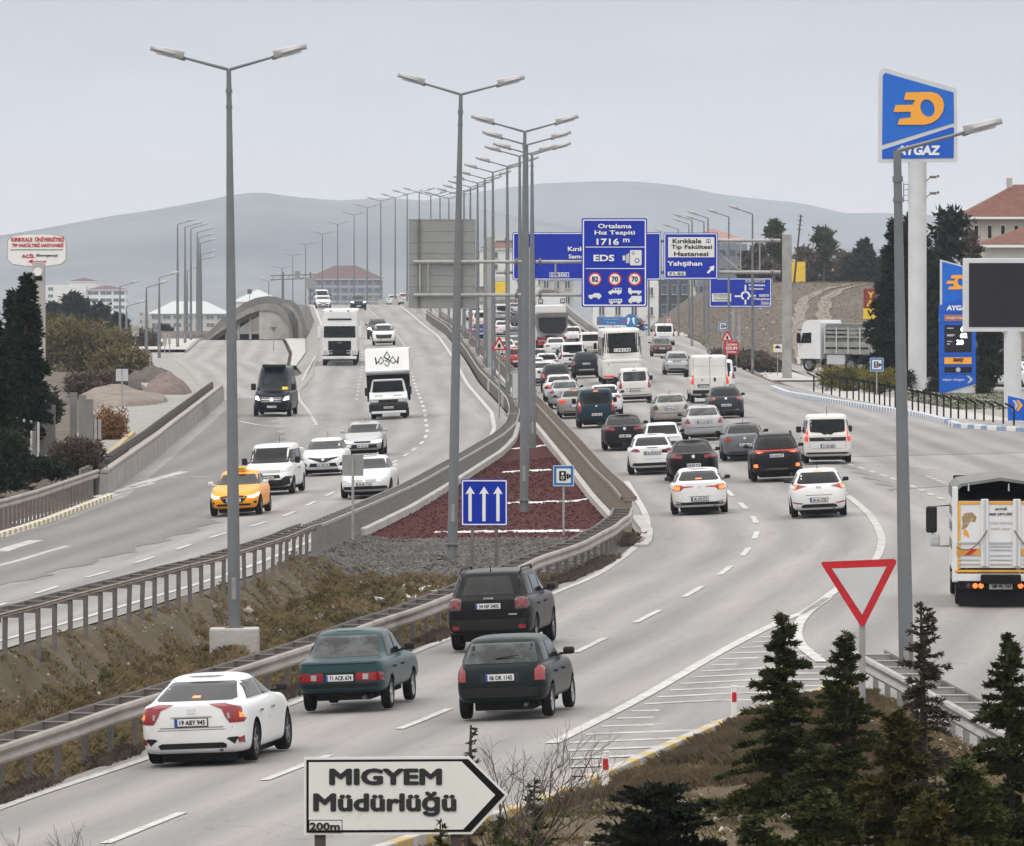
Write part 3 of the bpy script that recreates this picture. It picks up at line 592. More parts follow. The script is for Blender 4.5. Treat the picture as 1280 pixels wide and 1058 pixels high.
# hatching of the gore
gl = crs([px(x, y, zr_) for x, y in ((690, 930), (730, 910), (805, 871), (900, 816), (970, 780), (1000, 766))]); gr_ = crs([px(x, y, zr_) for x, y in ((640, 1043), (735, 1000), (890, 925), (1000, 885), (1075, 862), (1040, 838), (1006, 812), (1000, 790))])
def lin(tab, y): 
    a = sorted([(p.y, p.x) for p in tab]); return float(np.interp(y, [i[0] for i in a], [i[1] for i in a]))
GR = ip([(95, -1.8), (100.5, .0), (106.5, 1.1), (118.8, 3.25), (127, 5.0), (131, 6.3), (135, 6.4), (141, 6.4), (147, 6.2), (155, 6.25), (160, 6.25)])
mb = MB()
for k, y in enumerate(np.arange(99, 158, 2.05)):
    xa, xb = lin(gl, y + .1), float(GR(y)) - .25
    if xb - xa < .5: continue
    xa += .25; tilt = .10
    if k > 13: xa += (xb - xa) * .0
    r = ribbon('', [(xa, y - tilt * (xb - xa) * .5), (xb, y + tilt * (xb - xa) * .2)], .42, zr_, .007, M_LINE, step=1.2); mb.add(r.v, r.f)
struct(mb.build('gore_hatching', M_LINEW))
# markings of the road toward us
line([], .2, zl_, M_LINE, pts=[(float(XA(y)) - .75, y) for y in np.concatenate([np.arange(100, 420, 10), np.arange(420, 960, 25)])])
dashes([(-40, 769), (0, 757), (93, 727), (138, 714), (213, 690), (268, 671), (326, 655), (368, 640), (406, 621), (455, 598), (496, 576), (515, 564)], .17, zl_, M_LINE, on=4.5, per=10.2, ph=2)
dashes(None, .17, zl_, M_LINE, on=4.5, per=9.5, pts=[tuple(px(x, y, zl_)[:2]) for x, y in ((515, 564), (528, 553), (534, 540), (532, 527), (530, 512), (522, 490), (515, 469), (502, 427))] + [(at(480, 700)[0], 700), (at(458, 820)[0], 820), (at(445, 900)[0], 900)])
dashes(None, .17, zl_, M_LINEW, on=3, per=9.5, pts=[tuple(px(x, y, zl_)[:2]) for x, y in ((446, 500), (449, 480), (452, 463), (452, 440))] + [(at(444, 720)[0], 720), (at(425, 850)[0], 850)])
line([(396, 532), (386, 515), (376, 502), (373, 493), (377, 478), (385, 462), (394, 446)], .15, zl_, M_LINEW)
line([], .2, zl_, M_LINE, pts=[(float(XLM(y)) + .6, y) for y in np.arange(585, 960, 25)])
line([(-20, 712), (20, 702), (60, 690), (85, 683)], .2, zl_, M_LINEW)
line([(165, 601), (210, 598), (262, 596)], .2, zl_, M_LINEW)
line([(300, 527), (320, 531), (340, 533)], .2, zl_, M_LINEW)
for x0, y0, x1, y1 in ((0, 672, 40, 660), (18, 655, 70, 640), (60, 645, 120, 628), (90, 632, 150, 618), (0, 690, 45, 676), (120, 622, 190, 604), (160, 610, 230, 590)):
    line([(x0, y0), ((x0 + x1) / 2, (y0 + y1) / 2 - .5), (x1, y1)], .45, lambda X, Y: zleft(X, Y), M_LINEW)
# ---------------------------------------------------------------- guard rails
def guardrail(name, label, Y, Xf, zf, step, side=1, double=.0, h=.74, beam_m=None, post_m=None, back_m=None, shift=0.0, wob=.0, post_w=.09, every=1, z0=0.0, group=None, bs=1.0):
    t = thing(name, label, 'guard rail', group=group)
    Y = np.asarray(Y, float); P = [Vector((float(Xf(y)) + shift, float(y), 0)) for y in Y]
    P = crs([(p.x, p.y) for p in P], 6)
    prof = [(.0, -.155), (.055, -.13), (.075, -.085), (.055, -.045), (.01, -.01), (.01, .01), (.055, .045), (.075, .085), (.055, .13), (.0, .155), (-.012, .13), (-.012, -.13)]; prof = [(a * min(1, bs * 1.5), b * bs + .155 * (1 - bs)) for a, b in prof]
    def beam(off, sgn, nm, m):
        mb = MB(); vs = []; k = len(prof)
        for i, p in enumerate(P):
            d = (P[min(i + 1, len(P) - 1)] - P[max(i - 1, 0)]).normalized(); nrm = Vector((d.y, -d.x, 0))
            q = p + nrm * off; z = float(zf(p.x, p.y)) + z0 + h + wob * noise.noise(Vector((p.x * .6, p.y * .12, 1)))
            q = q + nrm * wob * 1.5 * noise.noise(Vector((p.x * .3, p.y * .09, 5)))
            for a, b in prof: r = q + nrm * (a * sgn); vs.append((r.x, r.y, z + b))
        fs = [(i * k + j, i * k + (j + 1) % k, (i + 1) * k + (j + 1) % k, (i + 1) * k + j) for i in range(len(P) - 1) for j in range(k)]
        mb.add(vs, fs); mb.build(nm, m, t)
    beam_m = beam_m or M_STEEL; post_m = post_m or M_STEELD
    beam(.12 * side, side, 'rail_beam', beam_m)
    if double: beam(-double * side, -side, 'rail_beam', back_m or beam_m)
    pm_ = MB().box((0, 0, (h + .1) / 2 - .2), (post_w, .12, h + .5)).mesh('post', post_m)
    wdt = (.12 + double) if double else .14
    sm = MB().box((0, 0, 0), (wdt, .14, .13)).box((0, 0, .075), (wdt + .04, .16, .02)).mesh('spacer', post_m)
    d = [0]
    for a, b in zip(P[:-1], P[1:]): d.append(d[-1] + (b - a).length)
    d = np.array(d); Xs = np.array([p.x for p in P]); Yq = np.array([p.y for p in P]); s = step * .5; n = 0
    while s < d[-1] and n < 290:
        x, y = float(np.interp(s, d, Xs)), float(np.interp(s, d, Yq)); x2, y2 = float(np.interp(s + .5, d, Xs)), float(np.interp(s + .5, d, Yq))
        a = math.atan2(-(x2 - x), y2 - y); nrm = Vector((math.cos(a), math.sin(a), 0)); z = float(zf(x, y)) + z0
        o = link('post', pm_, t); c = Vector((x, y, z)) + nrm * (-(double - .12) / 2 * side if double else 0); o.location = c; o.rotation_euler = (R(random.uniform(-1.5, 1.5)), R(random.uniform(-1.5, 1.5)) if wob else 0, a)
        if every and n < 120:
            o = link('spacer', sm, t); o.location = Vector((x, y, z + h + .05)) + nrm * (-(double - .12) / 2 * side if double else .05 * side); o.rotation_euler = (0, 0, a)
        s += step * (1 if s < 240 else 2); n += 1
    return t
M_SLAT = mat('rail_slat_grey', (.19, .185, .18), .7, .2, var=.2, scale=2)
M_BROWNR = mat('rail_brown_grime', (.22, .185, .155), .75, .1, var=.25, scale=1)
guardrail('guard_rail', 'double-sided rail on tall posts above the ditch, nearest part of the left road railing', np.arange(96, 199, 6), XA, zleft, 2.0, side=-1, double=.42, h=.74, beam_m=M_STEELD, back_m=M_BROWNR, wob=.05, shift=.2, bs=.30)
guardrail('guard_rail', 'closely posted grey rail curving along the left edge of the red gravel', np.concatenate([np.arange(199, 345, 5), np.arange(345, 960, 15)]), XA, zleft, 1.33, side=-1, double=.35, h=.70, beam_m=M_STEEL, shift=.15, post_w=.13, post_m=M_SLAT, bs=.30)
guardrail('guard_rail', 'dented pale guard rail in front of the ditch, beside the white saloon', np.concatenate([np.arange(88, 190, 5), np.arange(190, 216, 3)]), XB, zright, 2.2, side=1, double=.38, h=.70, beam_m=M_STEELR, post_m=M_STEELD, back_m=M_STEELD, wob=.04, shift=-.25)
guardrail('guard_rail', 'dark wall-like rail from the red gravel tip up the right carriageway', np.concatenate([np.arange(217, 380, 6), np.arange(380, 900, 15)]), XB, zright, 1.33, side=1, double=.3, h=.92, beam_m=M_BROWNR, post_m=M_BROWNR, back_m=M_BROWNR, shift=-.1, post_w=.22, bs=.38)
guardrail('guard_rail', 'long guard rail over the striped yellow kerb at the far left edge', np.concatenate([np.arange(150, 270, 8)]), XL, zleft, 1.33, side=1, h=.85, beam_m=M_STEELR, post_m=M_STEELD, z0=.1)
guardrail('guard_rail', 'stubby rail seen from behind at the lower right corner beside the fir trees', np.arange(78, 131.5, 4), VC, lambda X, Y: 0 * X + .05, 2.0, side=1, double=.42, h=.74, beam_m=M_STEELD, post_m=M_STEEL, back_m=M_STEEL)
guardrail('guard_rail', 'pale rail along the inside of the far bridge parapet', np.arange(560, 960, 20), XP, zright, 4, side=-1, h=.75, beam_m=M_STEEL, shift=-.5)
def wall_strip(name, label, Xf, Ys, w_, h, zf, m, cap=None, capw=.1, z0=-.3, cat='wall', seg=12.0):
    """cast wall sections butted end to end, each section a part"""
    t = thing(name, label, cat); Ys = list(Ys)
    for a, b in zip(Ys[:-1], Ys[1:]):
        P = [np.array([float(Xf(y)), y]) for y in (a, b)]; d = P[1] - P[0]; d /= np.linalg.norm(d); n = np.array([d[1], -d[0]]); mb = MB()
        vs = []
        for p, s_ in ((P[0], .01), (P[1], -.01)):
            z = float(zf(p[0], p[1]))
            for o, zz in ((-w_ / 2 - .08, z + z0), (w_ / 2 + .08, z + z0), (w_ / 2, z + h), (-w_ / 2, z + h)): q = p + n * o + d * s_; vs.append((q[0], q[1], zz))
        mb.add(vs, [(0, 1, 2, 3), (7, 6, 5, 4), (0, 4, 5, 1), (1, 5, 6, 2), (2, 6, 7, 3), (3, 7, 4, 0)])
        mb.build('wall_section', m, t)
        if cap:
            vs = []
            for p in P:
                z = float(zf(p[0], p[1]))
                for o, zz in ((-capw, z + h + .03), (capw, z + h + .03), (capw, z + h + .14), (-capw, z + h + .14)): q = p + n * o; vs.append((q[0], q[1], zz))
            mb = MB().add(vs, [(0, 1, 2, 3), (7, 6, 5, 4), (0, 4, 5, 1), (1, 5, 6, 2), (2, 6, 7, 3), (3, 7, 4, 0)]); mb.build('capping', cap, t)
    return t
wall_strip('concrete_barrier', 'long grey concrete barrier with pale top rail at the left roadside', XL, list(np.arange(267, 416, 6)) + [418], .3, .78, zleft, M_CONCD, M_STEELR, .13, cat='barrier')
guardrail('guard_rail', 'pale rail running along the back of the left concrete barrier', np.arange(262, 420, 6), XL, zleft, 2, side=-1, h=.95, beam_m=M_STEELR, shift=-.45)
wall_strip('bridge_parapet', 'plain concrete parapet where the far exit road leaves the bridge', XP, np.arange(596, 960, 13), .3, 1.25, zright, M_CONCD, z0=-4, cat='parapet')
# pale kerb lines around the red gravel
def edge_line(name, label, Xf, sh, Ys, zf, m, wd=.2, h=.14):
    P = crs([(float(Xf(y)) + sh, y) for y in Ys], 4); mb = MB(); vs = []
    for i, p in enumerate(P):
        d = (P[min(i + 1, len(P) - 1)] - P[max(i - 1, 0)]).normalized(); n = Vector((d.y, -d.x, 0)); z = float(zf(p.x, p.y))
        for a, b in ((-wd / 2, -.3), (-wd / 2, h), (wd / 2, h), (wd / 2, -.3)): q = p + n * a; vs.append((q.x, q.y, z + b))
    mb.add(vs, [(i * 4 + j, i * 4 + (j + 1) % 4, i * 4 + 4 + (j + 1) % 4, i * 4 + 4 + j) for i in range(len(P) - 1) for j in range(4)]); mb.add([vs[j] for j in range(4)], [(0, 1, 2, 3)]); mb.add([vs[-4 + j] for j in range(4)], [(0, 1, 2, 3)])
    return tag(mb.build(name, m), label, 'kerb')
edge_line('kerb', 'thin pale kerb on the left side of the red gravel bed', XA, .42, list(range(217, 380, 6)) + list(range(380, 640, 20)), zleft, M_CONC)
edge_line('kerb', 'thin pale kerb on the right side of the red gravel bed', XB, -.46, list(range(219, 380, 6)) + list(range(380, 640, 20)), zright, M_CONC)
edge_line('kerb', 'pale concrete edging round the outer tip of the right carriageway rail', XB, .35, list(range(205, 232, 3)), zright, M_CONC, .35, .08)
# ---------------------------------------------------------------- lamp posts
def head_mesh():
    mb = MB(); vs = []; n = 10; k = 8
    for i in range(n + 1):
        t = i / n; x = .78 * t; wv = .155 * (math.sin(math.pi * min(1, (t + .10) / 1.0 * .80)) ** .5 if t < .98 else .35); hv = .125 * (1.15 - .5 * t)
        for j in range(k):
            a = 2 * math.pi * j / k; c, s_ = math.cos(a), math.sin(a)
            vs.append((x, wv * abs(c) ** .7 * (1 if c > 0 else -1), hv * (s_ if s_ > 0 else s_ * .7) + .03))
    mb.add(vs, [(i * k + j, i * k + (j + 1) % k, (i + 1) * k + (j + 1) % k, (i + 1) * k + j) for i in range(n) for j in range(k)]); mb.add([vs[j] for j in range(k)], [tuple(range(k))]); mb.add([vs[n * k + j] for j in range(k)], [tuple(range(k))])
    return mb.mesh('lamp_head', M_LAMP, True)
HEAD = head_mesh(); LENS = MB().rbox((.40, 0, -.045), (.46, .2, .05), .02).mesh('lens', M_GREYT); HINGE = MB().rbox((.0, 0, -.02), (.12, .1, .1), .02).mesh('bracket', M_STEELD)
_pole = {}
def polemesh(h, r0=.115, r1=.05):
    k = (round(h, 1), r0, r1)
    if k not in _pole:
        _pole[k] = (MB().tube([(0, 0, -.4), (0, 0, 2.2), (0, 0, k[0] * .6), (0, 0, k[0])], [r0, r0 * .95, r0 * .75, r1], 12).tube([(0, 0, k[0] - .55), (0, 0, k[0] - .45)], [r1 + .025] * 2, 10).tube([(0, 0, k[0] - .9), (0, 0, k[0] - .82)], [r1 + .022] * 2, 10).mesh('pole', M_POLE, True),
                    MB().rbox((0, -r0 * .93, .9), (.10, .03, .5), .01).mesh('hatch', M_STEEL))
    return _pole[k]
PLATE = MB().rbox((0, 0, .01), (.42, .42, .04), .01).mesh('base_plate', M_STEELD)
def lamp_post(label, x, y, z, h, arms, arm=1.15, tilt=15, group=None, lean=0.0, yaw=0.0, hs=1.0, r0=.115, ped=None, r1=.05):
    t = thing('street_lamp', label, 'street lamp', (x, y, z), yaw, group); t.rotation_euler = (0, lean, yaw)
    pmz, hatch = polemesh(h, r0, r1); hh = round(h, 1); link('pole', pmz, t); link('hatch', hatch, t); link('base_plate', PLATE, t)
    for s_ in arms:
        a = R(tilt); ax, az = math.cos(a) * arm, math.sin(a) * arm
        k = ('arm', s_, arm, tilt)
        if k not in _pole: _pole[k] = MB().tube([(0, 0, -.06), (s_ * .03, 0, .0), (s_ * ax, 0, az)], [.045, .04, .03], 8).mesh('arm', M_POLE, True)
        o = link('arm', _pole[k], t); o.location = (0, 0, hh)
        hd = link('lamp_head', HEAD, t); hd.location = (s_ * ax, 0, hh + az); hd.rotation_euler = (0, -a if s_ > 0 else math.pi + a, 0); hd.scale = (hs, hs, hs)
        if s_ < 0: hd.rotation_euler = (0, -a, math.pi); 
        link('lens', LENS, hd); link('bracket', HINGE, hd)
    if ped:
        pz, pw, pd = ped; k = ('ped', ped)
        if k not in _pole: _pole[k] = MB().rbox((0, 0, -pz / 2 + .0), (pw, pd, pz), .04).mesh('footing', M_CONC)
        o = link('footing', _pole[k], t)
    return t
NUM = ['first', 'second', 'third', 'fourth', 'fifth', 'sixth', 'seventh', 'eighth', 'ninth', 'tenth', 'eleventh', 'twelfth', 'thirteenth', 'fourteenth', 'fifteenth', 'sixteenth', 'seventeenth', 'eighteenth', 'nineteenth', 'twentieth', 'twenty-first', 'twenty-second', 'twenty-third', 'twenty-fourth', 'twenty-fifth', 'twenty-sixth', 'twenty-seventh', 'twenty-eighth']
MED = [(293, 286, 165, 88), (565.5, 576, 203, 120), (655, 656, 240, 165), (657, 658.5, 278, 180), (666, 665, 316, 194), (651, 649.5, 354, 196), (635, 634, 392, 208), (617, 616, 430, 215), (607, 606, 468, 223), (597, 597, 506, 229), (588, 588, 544, 234), (580, 580, 582, 239), (571, 571, 620, 243), (561, 561, 660, 248), (550, 550, 700, 246), (538.5, 538.5, 740, 245), (524, 524, 780, 241), (509, 509, 820, 243), (494, 494, 860, 247), (476, 476, 900, 252), (459, 459, 940, 260), (442.6, 442.6, 980, 269), (422, 422, 1020, 281), (403, 403, 1060, 293), (382, 382, 1100, 306), (366, 366, 1140, 320), (352.5, 352.5, 1180, 336), (336, 336, 1220, 352)]
for i, (xb, xt, Y, yt) in enumerate(MED):
    b = at(xb, Y); tp = at(xt, Y, yt)
    zb = float(zmed(b.x, Y)) if Y < 1000 else float(ZR(Y)); zb = {0: CZ - 461 * Y / F, 1: -.05, 2: -.05}.get(i, zb)
    lab = 'tall double-armed lamp post on a concrete block footing in the grassy ditch' if i == 0 else ('double-armed lamp post at the front edge of the red gravel, left of the arrow sign' if i == 1 else f'{NUM[i]} double-armed lamp post of the median row, counting from the nearest')
    ped = (1.0, 1.12, .9) if i == 0 else ((.9, .75, .75) if 5 < i < 20 else None)
    zz = zb + (.75 if 5 < i < 20 else 0)
    lamp_post(lab, b.x, Y, zz, tp.z - zz, (-1, 1), arm=1.08 if i < 3 else 1.0, tilt=15, group='double-armed lamp posts along the median', lean=math.atan2(tp.x - b.x, tp.z - zz), ped=ped, r0=.15 if i < 12 else .12, r1=.055)
RGT = [(1134, 1121.5, 126, 190, None), (940.6, 938, None, 268, 470.6), (911, 910, None, 272, 456), (885, 884, None, 273, 448), (865, 864, None, 275, 441), (880, 880, None, 277, 434), (861, 860.5, None, 281, 423.5), (848, 849, None, 287, 421), (835, 835, 860, 292, None), (811, 811, 700, 298, None)]
for i, (xb, xt, Y, yt, yb) in enumerate(RGT):
    if Y is None: Y = F * (CZ - .15) / (yb - HZ)
    b = at(xb, Y); tp = at(xt, Y, yt); zb = .0 if i == 0 else float(base(b.x, Y)) + .15
    if i == 0: lamp_post('large single-armed lamp post rising behind the give way sign', b.x, Y, zb, tp.z - zb, (1,), arm=1.22, tilt=14, lean=math.atan2(tp.x - b.x, tp.z - zb), r0=.135, hs=.88, r1=.07)
    else: lamp_post(f'{NUM[i-1]} single-armed lamp post of the row on the right pavement, counting from the nearest', b.x, Y, zb, tp.z - zb, (-1,), arm=1.0, tilt=18, group='single-armed lamp posts on the right pavement', hs=.9, r0=.11, ped=None)
LFT = [(222, 436, 280), (231.3, 431, 284), (238.6, 427, 286), (246.5, 425, 291), (248.5, 424, 298), (250.5, 423, 305), (251.5, 422, 318), (249, 421, 326), (234, 428, 338), (199, 447, 348), (183, 457, 360), (150, 441, 358), (158, 444, 383)]
for i, (x, yb, yt) in enumerate(LFT):
    Y = F * (CZ - .1) / (yb - HZ); b = at(x, Y); tp = at(x, Y, yt)
    if i == 8: Y = 900; b = at(x, Y); tp = at(x, Y, yt)
    zb = float(base(b.x, Y)); lab = f'{NUM[i]} lamp of the tight row left of the curved bridge, counting rightwards' if i < 8 else ['slim far lamp post half hidden in the row left of the curved bridge', 'lamp post standing left of the row, over the rubble heap', 'shorter lamp post leftmost over the rubble heap', 'lamp post in front of the white hospital block', 'lowest lamp post in front of the white hospital block'][i - 8]
    lamp_post(lab, b.x, Y, zb, tp.z - zb, (1,), arm=1.0, tilt=16, group='single-armed lamp posts left of the curved bridge' if i < 8 else None, hs=.9, r0=.14)
# ---------------------------------------------------------------- sign boards
def rrect(x0, x1, z0, z1, r=.08, n=4):
    P = []
    for cx, cz, a0 in ((x1 - r, z1 - r, 0), (x0 + r, z1 - r, 90), (x0 + r, z0 + r, 180), (x1 - r, z0 + r, 270)):
        for i in range(n + 1): a = R(a0 + 90 * i / n); P.append((cx + r * math.cos(a), cz + r * math.sin(a)))
    return P
def board(t, w_, h, m=None, z0=0, x0=0, r=.08, border=.05, by=.0, bm=None, name='panel', th=.05, edge=.06, backm=None):
    """sign face with a raised border line; origin at the centre"""
    MB().prism(rrect(x0 - w_ / 2, x0 + w_ / 2, z0 - h / 2, z0 + h / 2, r), by, by + th).build(name, m or M_BLUE, t)
    if border:
        frame(t, x0 - w_ / 2 + edge, x0 + w_ / 2 - edge, z0 - h / 2 + edge, z0 + h / 2 - edge, border, by - .012, bm or M_WHITE, r * .8)
def frame(t, x0, x1, z0, z1, b, y, m, r=.05, name='border'):
    o = rrect(x0, x1, z0, z1, r); i_ = rrect(x0 + b, x1 - b, z0 + b, z1 - b, max(.01, r - b * .5)); k = len(o); mb = MB()
    vs = [(p[0], y, p[1]) for p in o] + [(p[0], y, p[1]) for p in i_] + [(p[0], y + .012, p[1]) for p in o] + [(p[0], y + .012, p[1]) for p in i_]
    fs = [(j, (j + 1) % k, k + (j + 1) % k, k + j) for j in range(k)] + [(2 * k + j, 2 * k + (j + 1) % k, (j + 1) % k, j) for j in range(k)] + [(3 * k + j, 3 * k + (j + 1) % k, k + (j + 1) % k, k + j) for j in range(k)]
    return mb.add(vs, fs).build(name, m, t)
def rect(t, x0, x1, z0, z1, y, m, name='panel', th=.01, r=.02): return MB().prism(rrect(x0, x1, z0, z1, min(r, (x1 - x0) / 3, (z1 - z0) / 3), 2), y, y + th).build(name, m, t)
def poly(t, P, y, m, name='symbol', th=.01): return MB().prism(P, y, y + th).build(name, m, t)
def disc(t, cx, cz, r, y, m, name='symbol', th=.01, n=24): return poly(t, [(cx + r * math.cos(2 * math.pi * i / n), cz + r * math.sin(2 * math.pi * i / n)) for i in range(n)], y, m, name, th)
def posts(t, xs, z0, z1, r=.04, y=.06, m=None, name='post'):
    for x in xs: MB().tube([(x, y + r, z0), (x, y + r, z1)], [r, r], 10).build(name, m or M_STEEL, t, True)
def arrow_up(t, x, z0, z1, y, m, w_=.1, hw=.22, hh=.3): return poly(t, [(x - w_ / 2, z0), (x + w_ / 2, z0), (x + w_ / 2, z1 - hh), (x + hw, z1 - hh * 1.12), (x, z1), (x - hw, z1 - hh * 1.12), (x - w_ / 2, z1 - hh)], y, m, 'arrow')
def sgn(name, label, x, Y, y, group=None, cat='road sign'): p = at(x, Y, y); return thing(name, label, cat, p, 0, group)
# MIGYEM board
S = 71 / F                                   # metres per picture pixel at the board
t = sgn('direction_sign', 'white arrow-shaped board reading MIGYEM Müdürlüğü on two posts, lower centre', 508, 71, 995)
def q(x, y): return ((x - 508) * S, (995 - y) * S)
poly(t, [q(380, 947), q(586, 946), q(635, 994), q(590, 1043), q(380, 1044)], 0, M_OFFW, 'panel', .03)
poly(t, [q(383, 950), q(585, 949), q(631, 994), q(588, 1040), q(383, 1041)], -.004, M_BLACK, 'border', .004)
poly(t, [q(386, 953), q(577, 952), q(619, 994), q(579, 1037), q(386, 1038)], -.008, M_OFFW, 'panel_face', .004)
M_BLK2 = mat('weathered_black_print', (.012, .012, .014), .55, col2=(.16, .155, .15), scale=22, thr=(.14, .22))
text(t, 'MIGYEM', *q(482, 971), 141 * S, 21 * S, M_BLK2, y=-.010, bold=.045)
text(t, 'Müdürlüğü', *q(481, 1005), 179 * S, 31 * S, M_BLK2, y=-.010, bold=.04)
text(t, '200m', *q(406, 1033), 38 * S, 9.5 * S, M_BLK2, y=-.010, bold=.03)
frame(t, q(386, 0)[0], q(428, 0)[0], q(0, 1041)[1], q(0, 1025)[1], .006, -.0101, M_BLACK, .004)
for x in (400, 570): MB().rbox(((x - 508) * S, .055, -1.35), (.11, .05, 2.3), .006).build('post', M_TWIG, t)
M_YW = mat('dull_white_reflective', (.55, .56, .57), .6, var=.05)
# give way sign
t = sgn('give_way_sign', 'red and white triangular give way sign on a steel post at the right', 1074, 111, 741); S = 111 / F
tri = lambda k: [((x - 1074) * S * k, (733 - y) * S * k - 8 * S) for x, y in ((1031, 703), (1118, 699.5), (1121, 704), (1079, 782), (1074, 782), (1027, 707))]
poly(t, [(-.585, .44), (-.565, .475), (.53, .52), (.57, .50), (.575, .46), (.09, -.50), (.05, -.52), (.01, -.50)], 0, M_RED, 'border', .03)
poly(t, [(-.42, .37), (.42, .40), (.045, -.34)], -.006, M_YW, 'panel_face', .006)
posts(t, [.05], -2.7, .1, .052, .03, M_STEEL)
# three-arrow lane sign
t = sgn('lane_sign', 'blue sign with three white upward arrows, two posts before the red gravel', 605.5, 186, 628.5); S = 186 / F
board(t, 1.2, 1.2, r=.04, border=.03, edge=.02)
for dx in (-.36, 0, .36): arrow_up(t, dx - .01, -.48, .42, -.012, M_WHITE, .085, .125, .18)
for dx in (-.31, .31): MB().rbox((dx, .08, -1.1), (.09, .06, 2.2), .01).build('post', M_STEELD, t)
# camera symbol
def camera_sym(t, cx, cz, s, y, flip=1, bodym=None, lensm=None):
    bm_, lm_ = bodym or M_BLACK, lensm or M_OFFW
    rect(t, cx - .20 * s, cx + .14 * s, cz - .24 * s, cz + .24 * s, y, bm_, 'symbol')
    disc(t, cx - .03 * s, cz + .11 * s, .07 * s, y - .006, lm_); disc(t, cx - .03 * s, cz - .09 * s, .09 * s, y - .006, lm_); disc(t, cx - .03 * s, cz - .09 * s, .055 * s, y - .012, bm_)
    poly(t, [(cx + flip * .17 * s, cz - .13 * s), (cx + flip * .27 * s, cz - .17 * s), (cx + flip * .27 * s, cz + .13 * s), (cx + flip * .17 * s, cz + .09 * s)], y, bm_)
    poly(t, [(cx + flip * .29 * s, cz - .09 * s), (cx + flip * .37 * s, cz - .09 * s), (cx + flip * .37 * s, cz + .07 * s), (cx + flip * .29 * s, cz + .07 * s)], y, bm_)
def camsign(label, x, Y, y, w_, zb, sc_=1, tiny=False):
    t = sgn('camera_sign', label, x, Y, y); board(t, w_, w_, m=M_LBLUE, r=.03, border=.015, edge=.005)
    rect(t, -w_ * .34, w_ * .34, -w_ * .34, w_ * .34, -.012, M_OFFW, 'panel_face'); camera_sym(t, -.02 * w_, 0, w_ * .95, -.024)
    posts(t, [0], zb, 0, .035, .05, M_STEEL); return t
camsign('blue camera sign on a thin post in the red gravel beside the arrow sign', 704.5, 212, 595, .62, -1.75)
camsign('blue speed camera sign in front of the station fence and hedge', 1096, 372, 456, .70, -1.6)
camsign('small blue camera sign above the red warning board at the pavement edge', 903.5, 520, 408, .62, -2.6)
# back of a small sign on the left rail
t = sgn('rear_facing_sign', 'grey back of a square sign on a post before the white saloon', 441, 204, 582); board(t, .60, .60, m=M_PANEL, border=0, r=.02, by=.05); posts(t, [0], -2.1, .2, .04, 0, M_STEEL)
# EDS speed control board on its T-shaped gantry
YE = 350; S = YE / F
g = sgn('cantilever_gantry', 'grey T-shaped gantry in the median carrying two boards over the road', 661, YE, 370, cat='gantry')
MB().tube([(0, .35, -8), (0, .35, 2.35)], [.30, .27], 20).build('column', M_STEEL, g, True)
for zz, ya in ((327.5, 0), (369, 0)):
    z = (370 - zz) * S
    for xa, xb in ((-5.6, -.34), (.34, 4.3)):
        MB().tube([(xa, .35, z), (xb, .35, z)], [.085, .085], 12).build('arm', M_STEEL, g, True)
    for x in (-.6, .55): MB().tube([(x - .06, .35, z), (x + .06, .35, z)], [.17, .17], 12).build('flange', M_STEELD, g)
for x in (-5.3, -4.9, -2.1, -1.0, 1.3): MB().tube([(x, .35, .04), (x, .35, 1.65)], [.05, .05], 8).build('strut', M_STEEL, g)
t = sgn('speed_control_sign', 'tall blue board about average speed check EDS with three speed limits', 768, YE, 328.5); W_, H_ = 82 * S, 111 * S
board(t, W_, H_, r=.10, border=.055, edge=.06)
def qz(x, y): return ((x - 324) / 6.737 * S, (427 - y) / 6.737 * S)      # coordinates read off the enlarged board
text(t, 'Ortalama', *qz(327, 119), 282 / 6.737 * S, 38 / 6.737 * S, M_WHITE, bold=.025); text(t, 'Hız Tespiti', *qz(327, 179), 340 / 6.737 * S, 46 / 6.737 * S, M_WHITE, bold=.025)
text(t, '1716', *qz(268, 251), 188 / 6.737 * S, 54 / 6.737 * S, M_WHITE, bold=.025); text(t, 'm', *qz(424, 240), 54 / 6.737 * S, 32 / 6.737 * S, M_WHITE, bold=.02)
text(t, 'EDS', *qz(236, 388), 176 / 6.737 * S, 56 / 6.737 * S, M_WHITE, bold=.03)
for a, b in ((293, 299), (474, 480)): x0, z0 = qz(80, b); x1, z1 = qz(580, a); rect(t, x0, x1, z0, z1, -.02, M_WHITE, 'border')
x0, z0 = qz(455, 450); x1, z1 = qz(553, 322); rect(t, x0, x1, z0, z1, -.02, M_OFFW, 'symbol', r=.06); disc(t, *qz(482, 346), .075, -.03, M_BLUE); disc(t, *qz(482, 346), .045, -.036, M_OFFW); disc(t, *qz(515, 410), .12, -.03, M_BLUE); disc(t, *qz(515, 410), .08, -.036, M_OFFW)
poly(t, [qz(420, 362), qz(450, 345), qz(450, 430), qz(420, 430)], -.02, M_GREYT); poly(t, [qz(394, 368), qz(414, 368), qz(414, 408), qz(394, 408)], -.02, M_OFFW)
for cx, s_ in ((161, '82'), (328, '70'), (494, '70')):
    disc(t, *qz(cx, 566), 57 / 6.737 * S, -.02, M_RED, 'limit_ring'); disc(t, *qz(cx, 566), 44 / 6.737 * S, -.026, M_WHITE, 'limit_disc'); text(t, s_, *qz(cx, 566), 56 / 6.737 * S, 46 / 6.737 * S, M_BLACK, y=-.034, bold=.03)
def veh(P, wh, m=M_OFFW):
    poly(t, [qz(*p) for p in P], -.02, m)
    for c in wh: disc(t, *qz(*c), .07, -.026, m)
veh([(106, 700), (140, 697), (155, 684), (195, 684), (212, 700), (216, 718), (106, 722)], [(128, 722), (192, 722)])
